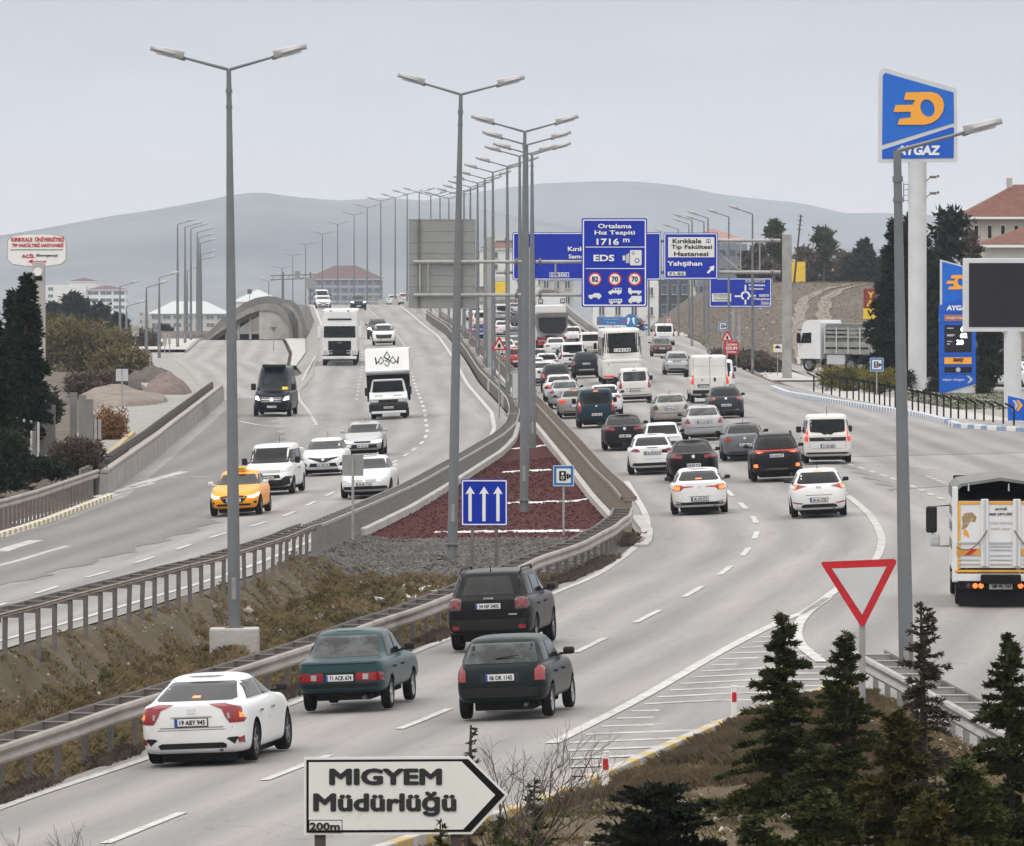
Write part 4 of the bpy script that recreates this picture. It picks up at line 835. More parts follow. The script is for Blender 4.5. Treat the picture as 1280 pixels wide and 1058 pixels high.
veh([(272, 672), (300, 660), (316, 640), (384, 640), (384, 684), (272, 684)], [(292, 684), (360, 684)])
for x0_, x1_ in ((308, 330), (336, 354), (360, 378)): poly(t, [qz(x0_, 658), qz(x1_, 658), qz(x1_, 644), qz(x0_ + 6, 644)], -.03, M_BLUE)
veh([(278, 736), (388, 732), (390, 762), (278, 764)], [(300, 765), (364, 765)])
for k in range(5): poly(t, [qz(284 + k * 20, 752), qz(298 + k * 20, 752), qz(298 + k * 20, 742), qz(284 + k * 20, 742)], -.03, M_BLUE)
veh([(440, 640), (464, 640), (468, 662), (552, 664), (552, 684), (440, 684)], [(462, 684), (528, 684)])
veh([(442, 740), (466, 716), (468, 708), (553, 706), (553, 758), (442, 758)], [(462, 758), (526, 758)], M_OFFW)
t = sgn('rear_facing_sign', 'large grey ribbed back of an overhead board left of the lamp posts', 552.5, YE, 330); wv, hv = 84 * S, 111 * S
for k in range(8): z0 = -hv / 2 + hv * k / 8; MB().rbox((0, .62, z0 + hv / 16), (wv, .04, hv / 8 - .025), .008).build('panel', M_PANEL, t)
for k in range(9): MB().box((0, .60, -hv / 2 + hv * k / 8), (wv, .05, .03)).build('rib', M_STEEL, t)
for x in (-1.13, .92): MB().box((x, .53, 0), (.11, .10, hv + .05)).build('upright', M_STEELD, t)
# main gantry with two overhead boards
YG = 476; S = YG / F
g = sgn('sign_gantry', 'grey portal gantry spanning the right carriageway with overhead boards', 800, YG, 320, cat='gantry')
for xx, yt_, yb_ in ((611, 296, 452), (984, 293, 474)):
    MB().rbox(((xx - 800) * S, .45, ((320 - yt_) - (yb_ - yt_) / 2) * S - .3), (.62, .55, (yb_ - yt_) * S + .6), .05).build('column', M_STEEL, g)
for zz in (301, 340.5):
    z = (320 - zz) * S; MB().tube([((620 - 800) * S, .45, z), ((976 - 800) * S, .45, z)], [.12, .12], 12).build('beam', M_STEEL, g, True)
    for xx in (632, 965): MB().tube([((xx - 801) * S, .45, z), ((xx - 798) * S, .45, z)], [.2, .2], 12).build('flange', M_STEELD, g)
for a, b in ((900, 932), (932, 905)): pass
for k, xx in enumerate((700, 760, 826, 898, 926, 950)): MB().tube([((xx - 800) * S, .45, -.98), ((xx - 800) * S, .45, .98)], [.05, .05], 8).build('strut', M_STEEL, g)
MB().tube([((898 - 800) * S, .45, .2), ((926 - 800) * S, .45, -.98)], [.05, .05], 8).build('strut', M_STEEL, g)
t = sgn('overhead_sign', 'wide blue overhead board, D.200, partly covered by the speed check board', 733.5, YG, 320.5); board(t, 186 * S, 60 * S, r=.12, border=.055, edge=.05)
def qa(x, y): return ((590 + x / 7.556 - 733.5) * S, (320.5 - 280 - y / 7.556) * S)
x1_, z1_ = qa(1050, 237); text(t, 'Kırıkkale', qa(905, 0)[0] + .95, z1_, 1.9, .30, M_WHITE, bold=.025); text(t, 'Samsun', qa(912, 0)[0] + .72, qa(0, 308)[1], 1.44, .27, M_WHITE, bold=.025)
x0, z0 = qa(732, 502); x1, z1 = qa(916, 460); frame(t, x0, x1, z0, z1, .035, -.02, M_WHITE, .02); text(t, 'D.200', (x0 + x1) / 2, (z0 + z1) / 2, (x1 - x0) * .8, .18, M_WHITE, bold=.02)
t = sgn('overhead_sign', 'blue overhead board to the Kırıkkale hospital and Yahşihan with slanting arrow', 863.5, YG, 320.3); board(t, 68 * S, 58.5 * S, r=.12, border=.055, edge=.05)
def qb(x, y): return ((720 + x / 6.737 - 863.5) * S, (320.3 - 265 - y / 6.737) * S)
x0, z0 = qb(776, 383); x1, z1 = qb(1165, 214); rect(t, x0, x1, z0, z1, -.02, M_OFFW, 'panel_face')
for s_, c, w_, h in (('Kırıkkale', (934, 246), 242, 40), ('Tıp Fakültesi', (974, 300), 344, 44), ('Hastanesi', (970, 354), 290, 38)): text(t, s_, *qb(*c), w_ / 6.737 * S, h / 6.737 * S, M_BLACK, y=-.03, bold=.025)
text(t, 'Yahşihan', *qb(916, 440), 294 / 6.737 * S, 50 / 6.737 * S, M_WHITE, bold=.028)
x0, z0 = qb(1096, 262); x1, z1 = qb(1132, 228); rect(t, x0, x1, z0, z1, -.03, M_BLUE, 'symbol'); text(t, 'H', (x0 + x1) / 2, (z0 + z1) / 2, .2, .24, M_WHITE, y=-.04, bold=.03)
x0, z0 = qb(772, 538); x1, z1 = qb(922, 504); rect(t, x0, x1, z0, z1, -.02, M_OFFW, 'panel_face'); text(t, '71.52', (x0 + x1) / 2, (z0 + z1) / 2, (x1 - x0) * .85, .17, M_BLACK, y=-.03, bold=.025)
poly(t, [qb(*p) for p in ((1100, 510), (1113, 522), (1146, 490), (1158, 500), (1166, 452), (1120, 466), (1133, 477))], -.02, M_WHITE, 'arrow')
# roundabout board
YS = 600; S = YS / F; t = sgn('direction_sign', 'blue roundabout direction board on posts before the brown hillside', 925.5, YS, 366); board(t, 78 * S, 36.5 * S, r=.1, border=.06, edge=.05)
def qc(x, y): return ((870 + x / 8.817 - 925.5) * S, (366 - 330 - y / 8.817) * S)
x0, z0 = qc(176, 416); x1, z1 = qc(388, 326); rect(t, x0, x1, z0, z1, -.02, M_OFFW, 'panel_face')
for k, s_ in enumerate(('Kırıkkale', 'Tıp Fakültesi', 'Hastanesi')): text(t, s_, (x0 + x1) / 2, z1 - .11 - k * .2, 1.25, .13, M_BLACK, y=-.03, bold=.02)
c = qc(545, 352); mb = MB(); n = 20
ring = [(c[0] + r_ * math.cos(a), -.02, c[1] + r_ * math.sin(a)) for r_ in (.24, .40) for a in [R(-60 + 300 * i / n) for i in range(n + 1)]]
mb.add(ring, [(i, i + 1, n + 2 + i, n + 1 + i) for i in range(n)]); mb.build('symbol', M_WHITE, t)
for a, b, w_ in (((545, 232), (545, 312), 0), ((545, 395), (545, 448), 0), ((425, 357), (500, 357), 1), ((590, 352), (660, 352), 1)):
    (xa, za), (xb, zb) = qc(*a), qc(*b); e = .07
    rect(t, min(xa, xb) - (0 if w_ else e), max(xa, xb) + (0 if w_ else e), min(za, zb) - (e if w_ else 0), max(za, zb) + (e if w_ else 0), -.02, M_WHITE, 'symbol')
for s_, cc, w_, h, m_ in (('Kırıkkale', (672, 234), 180, 24, M_WHITE), ('Samsun', (664, 274), 160, 24, M_WHITE), ('Yahşihan', (726, 390), 186, 28, M_WHITE), ('250m', (770, 434), 90, 20, M_WHITE)): text(t, s_, *qc(*cc), w_ / 8.817 * S, h / 8.817 * S, m_, bold=.03)
for (xa, ya, xb, yb, s_) in ((545, 205, 760, 176, 'D.200 E.88'), (698, 362, 802, 336, '71.52')):
    x0, z0 = qc(xa, ya); x1, z1 = qc(xb, yb); rect(t, x0, x1, z0, z1, -.02, M_GREYT if s_[0] == 'D' else M_OFFW, 'panel_face'); text(t, s_, (x0 + x1) / 2, (z0 + z1) / 2, (x1 - x0) * .85, .13, M_BLACK, y=-.03)
frame(t, qc(716, 0)[0], qc(828, 0)[0], qc(0, 452)[1], qc(0, 416)[1], .02, -.02, M_WHITE, .02)
posts(t, [-.1, -.55], -4.2, 1.2, .13, .06, M_STEEL)
# small signs on the right
t = sgn('warning_sign', 'red bordered warning triangle low on the pavement by the fifth lamp', 909, 500, 421)
poly(t, [(-.40, -.28), (.40, -.28), (.42, -.23), (.03, .40), (-.03, .40), (-.42, -.23)], 0, M_RED, 'border', .03); poly(t, [(-.27, -.2), (.27, -.2), (0, .24)], -.01, M_OFFW, 'panel_face'); poly(t, [(-.07, -.17), (.07, -.17), (.10, -.04), (.03, -.01), (.07, .05), (0, .09), (-.07, .05), (-.03, -.01), (-.10, -.04)], -.02, M_BLACK); posts(t, [0], -1.5, 0, .04, .05)
t = sgn('notice_board', 'red roadside notice board with white letters under the warning triangle', 914, 504, 435); rect(t, -.50, .50, -.45, .45, 0, M_RED, 'panel', .04)
text(t, 'GÜVEN', .02, .24, .74, .17, M_WHITE, y=-.01, bold=.03); text(t, 'UZUM', .02, -.03, .78, .22, M_WHITE, y=-.01, bold=.03); rect(t, -.33, .36, -.32, -.26, -.01, M_WHITE, 'line_of_print'); posts(t, [-.35, .35], -1.5, 0, .04, .05)
t = sgn('notice_board', 'small white sign with a dark car symbol on a thin post by the gantry foot', 972, 455, 436); rect(t, -.28, .28, -.22, .28, 0, M_OFFW, 'panel', .02); rect(t, -.3, -.22, -.2, .26, -.004, M_YEL, 'edge'); poly(t, [(-.16, .02), (.2, .02), (.2, .1), (.1, .12), (.04, .2), (-.06, .2), (-.12, .1), (-.16, .1)], -.01, M_BLACK); rect(t, -.28, .28, -.36, -.26, 0, M_STEELD, 'plate'); posts(t, [0], -1.7, 0, .025, .03)
t = sgn('direction_sign', 'light blue board with round two-way arrow disc behind the coach', 771, 560, 401.5); rect(t, -1.55, .75, -.32, .30, 0, M_LBLUE, 'panel', .04); disc(t, 1.1, .0, .55, -.005, M_LBLUE, 'panel', .04)
text(t, 'Orta Refüj', -.45, .13, 1.1, .14, M_GREYT, y=-.01); text(t, 'Sonu', -.45, -.12, .7, .13, M_GREYT, y=-.01)
poly(t, [(.78, -.25), (.9, -.25), (1.04, .18), (.92, .24), (.96, .34), (.76, .2), (.85, .16)], -.015, M_WHITE, 'arrow'); poly(t, [(1.42, -.25), (1.30, -.25), (1.16, .18), (1.28, .24), (1.24, .34), (1.44, .2), (1.35, .16)], -.015, M_WHITE, 'arrow'); posts(t, [-.3, 1.0], -3.6, 0, .05, .05)
for x in (-1.35, .55): poly(t, [(x - .13, 0), (x, .16), (x + .13, 0), (x, -.16)], -.015, M_RED)
t = sgn('blue_disc_sign', 'small round blue keep-right disc beside the exit road', 807.5, 700, 409); disc(t, 0, 0, .3, 0, M_LBLUE, 'panel', .03); poly(t, [(-.15, .05), (.15, -.15), (.18, .05)], -.01, M_WHITE, 'arrow'); posts(t, [0], -1.4, 0, .04, .04)
t = sgn('marker_sign', 'small red and white marker on a post on the far hillside foot', 836, 850, 400); rect(t, -.18, .18, -.3, .3, 0, M_WHITE, 'panel', .03); disc(t, 0, .15, .14, -.01, M_RED); disc(t, 0, -.15, .14, -.01, M_RED); posts(t, [0], -1.6, 0, .04, .04)
t = sgn('warning_sign', 'red warning triangle standing in the median between the lamp posts', 624, 352, 431); poly(t, [(-.40, -.28), (.40, -.28), (0, .42)], 0, M_RED, 'border', .03); poly(t, [(-.25, -.2), (.25, -.2), (0, .24)], -.01, M_OFFW, 'panel_face'); poly(t, [(-.06, -.16), (.06, -.16), (.08, -.02), (0, .08), (-.08, -.02)], -.02, M_BLACK); posts(t, [0], -3.6, 0, .04, .05)
t = sgn('control_cabinet', 'grey equipment cabinet in the median behind the T-shaped gantry column', 645, 372, 482, cat='cabinet'); MB().rbox((0, 0, 0), (.42, .4, 1.5), .03).build('cabinet_body', M_PANEL, t); rect(t, -.17, .17, -.65, .65, -.22, M_GREYT, 'cabinet_door'); MB().rbox((0, 0, -1.1), (.5, .5, .7), .03).build('footing', M_CONC, t)
# marker posts with red bands along the verge
for lab, x, y in (('white marker post with a red band near the top of the yellow kerb', 898.5, 925), ('white marker post with a red band beside the bare shrub', 734.5, 1020)):
    p = px(x, y, zright); t = thing('marker_post', lab, 'marker post', (p.x + .25, p.y, .10 + float(zver(p.x + .25, p.y))), 0, 'marker posts on the verge')
    MB().rbox((0, 0, .26), (.10, .07, .62), .02).build('post', M_OFFW, t); MB().rbox((0, -.004, .42), (.075, .075, .16), .01).build('reflector', M_RED, t); MB().rbox((0, 0, .585), (.104, .074, .04), .01).build('cap', M_OFFW, t)
# signs and posts at the left
t = sgn('rear_facing_sign', 'grey double sign back on a thin post beside the sandy heap', 152.5, 330, 469); rect(t, -.28, -.02, -.28, .28, 0, M_GREYT, 'panel', .03); rect(t, .02, .28, -.28, .28, 0, M_GREYT, 'panel', .03); posts(t, [0], -2.7, .1, .04, .03)
t = sgn('rear_facing_sign', 'round grey sign back before the olive scrub', 155.5, 560, 421.5); disc(t, 0, 0, .38, 0, M_STEEL, 'panel', .03); posts(t, [0], -2.2, 0, .04, .03)
t = sgn('rear_facing_sign', 'grey rectangular sign back above the kerb by the scrub', 169, 580, 414); rect(t, -.3, .3, -.42, .42, 0, M_STEEL, 'panel', .03); posts(t, [0], -2.6, 0, .045, .03)
t = sgn('rear_facing_sign', 'wide grey sign back in front of the green-windowed block', 192, 640, 415); rect(t, -1.0, .4, -.28, .28, 0, M_PANEL, 'panel', .03); posts(t, [-.6, .1], -2.2, 0, .045, .03)
t = sgn('rear_facing_sign', 'pair of slim grey sign backs at the foot of the tight lamp row', 206, 610, 424); rect(t, -.16, .16, -.5, .5, 0, M_STEEL, 'panel', .03); rect(t, .28, .5, -.45, .45, 0, M_STEEL, 'panel', .03); posts(t, [0, .4], -1.9, 0, .045, .03)
t = sgn('rear_facing_sign', 'narrow grey post panel seen edge-on before the yellow kerb', 122, 285, 543); rect(t, -.14, -.02, -1.2, .6, 0, M_STEEL, 'panel', .03); rect(t, .02, .14, -1.2, .6, 0, M_STEEL, 'panel', .03)
t = sgn('triangular_road_sign', 'back of a triangular sign beside the slab before the curved bridge', 342, 620, 412); poly(t, [(-.30, .22), (.30, .22), (0, -.28)], 0, M_STEELD, 'panel', .03); posts(t, [0], -2.6, 0, .05, .03)
t = sgn('gantry_frame', 'far lattice sign gantry on the bridge left of the lorries', 372, 900, 352, cat='gantry')
for x in (-1.8, 1.6): MB().tube([(x, 0, -4), (x, 0, 1.2)], [.13, .1], 8).build('column', M_STEELD, t)
for z in (.2, .7): MB().tube([(-3.4, 0, z), (2.2, 0, z + .2)], [.06, .06], 6).build('beam', M_STEELD, t)
for k in range(6): MB().tube([(-3.2 + k * .9, 0, .2), (-2.75 + k * .9, 0, .75)], [.035, .035], 5).build('strut', M_STEELD, t)
rect(t, .9, 2.2, -.9, .5, -.2, M_PANEL, 'panel', .05); rect(t, -.35, .35, .3, 1.3, -.2, M_PANEL, 'panel', .05)
t = sgn('rear_facing_sign', 'small grey sign over the top of the curved bridge', 312, 820, 365); rect(t, -.25, .25, -.25, .3, 0, M_STEELD, 'panel', .05); posts(t, [0], -1.6, 0, .04, .04)
# ---------------------------------------------------------------- vehicles
def paint(name, col, metal=0.0, rough=.34, coat=.12):
    if max(col) < .07: coat, rough = .03, .3
    return mat('paint_' + name, col, rough, metal, coat, var=.06, scale=.9, spec=.38 if max(col) > .07 else .14)
PW = paint('white', (.66, .665, .67)); PW2 = paint('cream_white', (.60, .59, .565)); PSI = paint('silver', (.42, .42, .43), .55); PSI2 = paint('warm_silver', (.38, .36, .34), .55)
PGR = paint('grey', (.13, .135, .145), .4); PGR2 = paint('dark_grey', (.030, .033, .040), .3); PBK = paint('black', (.006, .006, .007)); PNAVY = paint('navy', (.007, .009, .016)); PBLU = paint('blue', (.02, .07, .30))
PTEAL = paint('teal', (.026, .060, .066), .2); PGRN = paint('dark_green', (.006, .013, .014), .1); PORA = paint('taxi_orange', (.85, .32, .012)); PRED = paint('red', (.35, .02, .015)); PDTEAL = paint('petrol', (.014, .034, .050), .3); PGOLD = paint('old_gold', (.16, .14, .12), .5); PBROWN = paint('plum', (.017, .013, .016), .2)
def ringset(S):
    L, W, H = S['L'], S['W'], S['H']; a = L / 2; zb_r, zb_m, zb_f = S['zb']; ti, ni = S.get('ti', .08), S.get('ni', .25); gc = S.get('gc', .27)
    cr, cf = S['cab']; rr, rf = S['roof']; Wc = S.get('Wc', W / 2 - .10); Wr = S['Wr']; nr, nf = S.get('nr', 5), S.get('nf', 4)
    yb = [-a, cr, cf, a]; 
    def zb(y):
        t = np.clip((y - cf) / max(a - cf, .01), 0, 1)
        return np.interp(y, [-a, cr, cf, a], [zb_r, zb_m, zb_m, zb_m]) * (1 - t ** 1.5) + t ** 1.5 * zb_f
    zmid = S.get('zmid', .60)
    K = []
    def ring(y0, y1, w_, z, n0=None, n1=None):
        n0 = n0 or nr; n1 = n1 or nf; out = []; m = 44
        for i in range(m):
            t = 2 * math.pi * (i + .5) / m; c, s_ = math.cos(t), math.sin(t); n = n1 if s_ > 0 else n0
            x = w_ * math.copysign(abs(c) ** (2 / n), c); y = (y0 + y1) / 2 + (y1 - y0) / 2 * math.copysign(abs(s_) ** (2 / n), s_)
            out.append((x, y, float(z(y)) if callable(z) else z))
        K.append(out)
    ring(-a + .35, a - .3, W / 2 - .18, gc - .02)
    ring(-a + .07, a - .09, W / 2 - .05, gc)
    ring(-a + .015, a - .03, W / 2 - .015, gc + .10)
    ring(-a, a, W / 2, (gc + zmid) / 2 + .05)
    ring(-a, a - .02, W / 2, zmid)
    ring(-a + ti * .25, a - .06 - ni * .25, W / 2 - .005, lambda y: zmid + .55 * (zb(y) - .06 - zmid))
    ring(-a + ti * .8, a - ni * .8, W / 2 - .025, lambda y: zb(y) - .07)
    ring(-a + ti, a - ni, W / 2 - .05, lambda y: zb(y) - .025)
    ring(min(-a + ti + .05, cr - .02), a - ni - .12, W / 2 - .09, lambda y: zb(y))
    ring(cr, cf, Wc, lambda y: zb(y) + .015, S.get('ncr', 6), S.get('ncf', 4.5))
    for t in (.33, .66): ring(cr + (rr - cr) * t ** 1.12, cf + (rf - cf) * t, Wc + (Wr - Wc) * t ** 1.25, lambda y, t=t: zb(min(y, cf)) * (1 - t) + (H - .07) * t, 6, 4.5)
    ring(rr, rf, Wr, lambda y: H - .07 - .025 * abs((y - (rr + rf) / 2) / ((rf - rr) / 2)) ** 2, 6, 4.5)
    ring(rr + .06, rf - .09, Wr - .045, lambda y: H - .03 - .025 * abs((y - (rr + rf) / 2) / ((rf - rr) / 2)) ** 2, 6, 4.5)
    ring(rr + .16, rf - .22, Wr - .13, lambda y: H - .012 - .02 * abs((y - (rr + rf) / 2) / ((rf - rr) / 2)) ** 2, 5, 4.5)
    ring(rr * .4 + rf * .6 - .7, rf * .4 + rr * .6 + .7, Wr * .5, lambda y: H, 3, 3)
    return K, zb
def body_mesh(S):
    K, zb = ringset(S); m = len(K[0]); v = [p for r in K for p in r]; f = []
    for i in range(len(K) - 1):
        for j in range(m): f.append((i * m + j, i * m + (j + 1) % m, (i + 1) * m + (j + 1) % m, (i + 1) * m + j))
    f.append(tuple(range(m))[::-1]); f.append(tuple((len(K) - 1) * m + j for j in range(m)))
    me = bpy.data.meshes.new('body'); me.from_pydata(v, [], f)
    bm = bmesh.new(); bm.from_mesh(me); bmesh.ops.recalc_face_normals(bm, faces=bm.faces); bm.to_mesh(me); bm.free()
    o = bpy.data.objects.new('tmpb', me); COL.objects.link(o); sub = o.modifiers.new('s', 'SUBSURF'); sub.levels = 1; sub.render_levels = 1
    me.materials.append(PW); me.materials.append(M_ARCH)
    cut = MB(); r = S['wr'] + .055
    for y in S['ax']:
        for s_ in (-1, 1): cut.lathe([(0.001, 0), (r, 0), (r, .34), (.001, .34)], (s_ * (S['W'] / 2 - .15) - .17, y, S['wr'] + .01), 'X', 28)
    cm = cut.mesh('cut', M_ARCH); bm = bmesh.new(); bm.from_mesh(cm); bmesh.ops.remove_doubles(bm, verts=bm.verts, dist=.002); bmesh.ops.recalc_face_normals(bm, faces=bm.faces); bm.to_mesh(cm); bm.free()
    co = bpy.data.objects.new('tmpc', cm); COL.objects.link(co)
    bo = o.modifiers.new('b', 'BOOLEAN'); bo.object = co; bo.operation = 'DIFFERENCE'; bo.solver = 'EXACT'
    try: bo.material_mode = 'TRANSFER'
    except Exception: pass
    bpy.context.view_layer.update(); dg = bpy.context.evaluated_depsgraph_get()
    res = bpy.data.meshes.new_from_object(o.evaluated_get(dg)); bpy.data.objects.remove(o); bpy.data.objects.remove(co)
    res.polygons.foreach_set('use_smooth', [True] * len(res.polygons)); res.set_sharp_from_angle(angle=R(42))
    if len(res.materials) < 2: res.materials.clear(); res.materials.append(PW); res.materials.append(M_ARCH)
    bm = bmesh.new(); bm.from_mesh(res); bvh = BVHTree.FromBMesh(bm); bm.free()
    return res, bvh, zb
def densify(P, s):
    out = []
    for i in range(len(P)):
        a, b = P[i], P[(i + 1) % len(P)]; n = max(1, int(math.hypot(b[0] - a[0], b[1] - a[1]) / s))
        out += [(a[0] + (b[0] - a[0]) * k / n, a[1] + (b[1] - a[1]) * k / n) for k in range(n)]
    return out
def patch(bvh, P, view, off=.007, res=.09, round_=0.0, depth=.02):
    """a panel cut to outline P (across, height) laid on the body as seen from 'back', 'front', 'left' or 'right'"""
    if len(P) < 3: return None
    B = densify(P, res); area = sum(P[i][0] * P[(i + 1) % len(P)][1] - P[(i + 1) % len(P)][0] * P[i][1] for i in range(len(P)))
    if area < 0: B = B[::-1]
    xs = [p[0] for p in B]; zs_ = [p[1] for p in B]; pts = [Vector(p) for p in B]; nb = len(B)
    gx = np.arange(min(xs) + res, max(xs), res); gz = np.arange(min(zs_) + res, max(zs_), res)
    for x in gx:
        for z in gz: pts.append(Vector((x, z)))
    vv, ee, ff, _, _, _ = delaunay_2d_cdt(pts, [(i, (i + 1) % nb) for i in range(nb)], [list(range(nb))], 1, 1e-5)
    o3 = []; n3 = []
    dr = {'back': Vector((0, 1, 0)), 'front': Vector((0, -1, 0)), 'right': Vector((-1, 0, 0)), 'left': Vector((1, 0, 0))}[view]
    for p in vv:
        a, z = p
        o = {'back': Vector((a, -9, z)), 'front': Vector((a, 9, z)), 'right': Vector((3, a, z)), 'left': Vector((-3, a, z))}[view]
        h, n, _, _ = bvh.ray_cast(o, dr)
        if h is None: o3.append(None); n3.append(None)
        else:
            if n.dot(dr) > 0: n = -n
            if n.dot(dr) > -.16: o3.append(None); n3.append(None); continue
            o3.append(h + (n * .6 - dr * .4) * off); n3.append(n)
    idx = {}; v = []
    for i, p in enumerate(o3):
        if p is not None: idx[i] = len(v); v.append(tuple(p))
    f = [tuple(idx[i] for i in t) for t in ff if all(i in idx for i in t)]
    if not f: return None
    me = bpy.data.meshes.new('patch'); me.from_pydata(v, [], f); bm = bmesh.new(); bm.from_mesh(me); bmesh.ops.recalc_face_normals(bm, faces=bm.faces)
    be = [e for e in bm.edges if e.is_boundary]; r = bmesh.ops.extrude_edge_only(bm, edges=be)
    for g in r['geom']:
        if isinstance(g, bmesh.types.BMVert): g.co += dr * depth
    # skirt stays flat-shaded, face smooth
    for fc in bm.faces: fc.smooth = True
    bm.to_mesh(me); bm.free(); me.set_sharp_from_angle(angle=R(50)); return me
mir = lambda P: [(-x, z) for x, z in P]
_wheel = {}
def wheel_parts(r, wd, style):
    k = (r, wd, style)
    if k in _wheel: return _wheel[k]
    h = wd / 2; ty = MB().lathe([(r * .62, -h * .9), (r * .90, -h), (r * .985, -h * .78), (r, -h * .4), (r, h * .4), (r * .985, h * .78), (r * .90, h), (r * .62, h * .9)], (0, 0, 0), 'X', 28).mesh('tyre', M_RUBBER, True)
    rm = MB().lathe([(.001, h * .35), (r * .50, h * .35), (r * .60, h * .62), (r * .655, h * .93), (r * .67, h * .93), (r * .66, h * .5)], (0, 0, 0), 'X', 24)
    rm.lathe([(.001, -h * .3), (r * .62, -h * .3)], (0, 0, 0), 'X', 16)
    sp = MB(); n = {'5': 5, '10': 10, 'steel': 0, 'truck': 8}[style]
    for i in range(n):
        a = 2 * math.pi * i / n; M = Matrix.Rotation(a, 3, 'X'); sp.box(tuple(M @ Vector((h * .72, 0, r * .34))), (h * .22, r * (.13 if n == 5 else .06), r * .60), M=M)
    sp.lathe([(.001, h * .86), (r * .13, h * .84), (r * .17, h * .55)], (0, 0, 0), 'X', 14)
    if n == 0: sp.lathe([(r * .17, h * .6), (r * .48, h * .75), (r * .60, h * .72), (r * .62, h * .62)], (0, 0, 0), 'X', 20)
    _wheel[k] = (ty, rm.mesh('rim', M_RIMD if style in ('5', '10') else M_RIM, True), sp.mesh('spokes', M_RIM, False)); return _wheel[k]
TYPES = {}
def build_type(key):
    S = SPEC[key]; res, bvh, zb = body_mesh(S); P = []       # (name, mesh, slots, loc, rot, parent index)
    def add(nm, me, m, loc=(0, 0, 0), rz=0.0, par=-1, sw=None):
        if me is None: return -1
        me = me if not isinstance(me, MB) else me.mesh(nm, MATS_D(m)); 
        if len(me.materials) == 0: me.materials.append(MATS_D(m))
        P.append((nm, me, m, loc, rz, par)); return len(P) - 1
    L, W, H = S['L'], S['W'], S['H']; a = L / 2; cr, cf = S['cab']; rr, rf = S['roof']; Wr = S['Wr']; Wc = S.get('Wc', W / 2 - .10); zm = S['zb'][1]
    add('body', res, 'paint')
    bk = lambda nm, PP, m, **k: add(nm, patch(bvh, PP, 'back', **k), m)
    ft = lambda nm, PP, m, **k: add(nm, patch(bvh, PP, 'front', **k), m)
    # lower bumper cladding
    if 'bump' in S: bk('bumper', S['bump'], S.get('bumpm', 'plast'), off=.010)
    if 'fbump' in S: ft('bumper', S['fbump'], 'plast', off=.010)
    wz0, wz1 = S.get('rw', (zm + .06, H - .13)); g = lambda z: Wc + (Wr - Wc) * min(1, max(0, (z - zm) / (H - .07 - zm))) ** 1.25
    bk('rear_window', S.get('rwp') or [(-g(wz0) * .84, wz0 + .03), (-g(wz0) * .78, wz0), (g(wz0) * .78, wz0), (g(wz0) * .84, wz0 + .03), (g(wz1) * .86, wz1 - .03), (g(wz1) * .80, wz1), (-g(wz1) * .80, wz1), (-g(wz1) * .86, wz1 - .03)], S.get('rwm', 'glass'), off=.006, res=.1)
    fz0, fz1 = S.get('fw', (zm + .04, H - .12))
    ft('windscreen', [(-g(fz0) * .92, fz0), (g(fz0) * .92, fz0), (g(fz1) * .88, fz1 - .02), (g(fz1) * .82, fz1), (-g(fz1) * .82, fz1), (-g(fz1) * .88, fz1 - .02)], 'glass', off=.006, res=.1)
    # side windows
    for sd_ in ('left', 'right'):
        for PP in S['sw']: add('side_window', patch(bvh, PP, sd_, off=.012, res=.075), 'glass')
        if S.get('seams', True):
            for yy in S['seam']: add('door_seam', patch(bvh, [(yy, .38), (yy + .012, .38), (yy + .012, zm - .03), (yy, zm - .03)], sd_, off=.002, res=.2, depth=.004), 'arch')
            for yy in S['hand']:
                p = patch(bvh, [(yy, zm - .20), (yy + .17, zm - .20), (yy + .17, zm - .165), (yy, zm - .165)], sd_, off=.03, res=.2, depth=.03); add('door_handle', p, S.get('handm', 'chrome'))
        if S.get('clad'): add('side_cladding', patch(bvh, [(S['ax'][0] + S['wr'] + .08, .30), (S['ax'][1] - S['wr'] - .08, .30), (S['ax'][1] - S['wr'] - .08, .42), (S['ax'][0] + S['wr'] + .08, .42)], sd_, off=.012, res=.2), 'plast')
    for nm, PP, m, mr_ in S.get('rear', []):
        kw = dict(off=.024 if nm[-5:] in ('_glow', '_lens') or nm == 'reflector' else (.012 if 'lamp' in nm else .009), res=.05 if 'lamp' in nm else .08)
        bk(nm, PP, m, **kw)
        if mr_: bk(nm, mir(PP), m, **kw)
    for nm, PP, m, mr_ in S.get('front', []):
        kw = dict(off=.014, res=.07); ft(nm, PP, m, **kw)
        if mr_: ft(nm, mir(PP), m, **kw)
    if key not in ('panelvan', 'minibus', 'coach'):
        for s_ in (-1, 1):
            x_ = s_ * (W / 2 - .235); add('panel_gap', patch(bvh, [(x_, .60), (x_ + .010, .60), (x_ + .010, zm - .02), (x_, zm - .02)], 'back', off=.002, res=.2, depth=.004), 'arch')
        add('panel_gap', patch(bvh, [(-W / 2 + .12, .575), (W / 2 - .12, .575), (W / 2 - .12, .584), (-W / 2 + .12, .584)], 'back', off=.002, res=.2, depth=.004), 'arch')
    # number plates
    for view, (z, w_) in (('back', S.get('plate', (.75, .52))), ('front', S.get('fplate', (.45, .52)))):
        x = S.get('platex', 0) if view == 'back' else 0; s_ = -1 if view == 'back' else 1
        h, n, _, _ = bvh.ray_cast(Vector((x, s_ * 9, z)), Vector((0, -s_, 0)))
        if h is None: continue
        y = h.y + s_ * .02; k = add('license_plate', MB().rbox((0, 0, 0), (w_, .02, .115), .01), 'plate', (x, y, z)); 
        add('plate_frame', MB().rbox((0, -s_ * .008, 0), (w_ + .03, .016, .14), .008), 'plast', (0, 0, 0), 0, k)
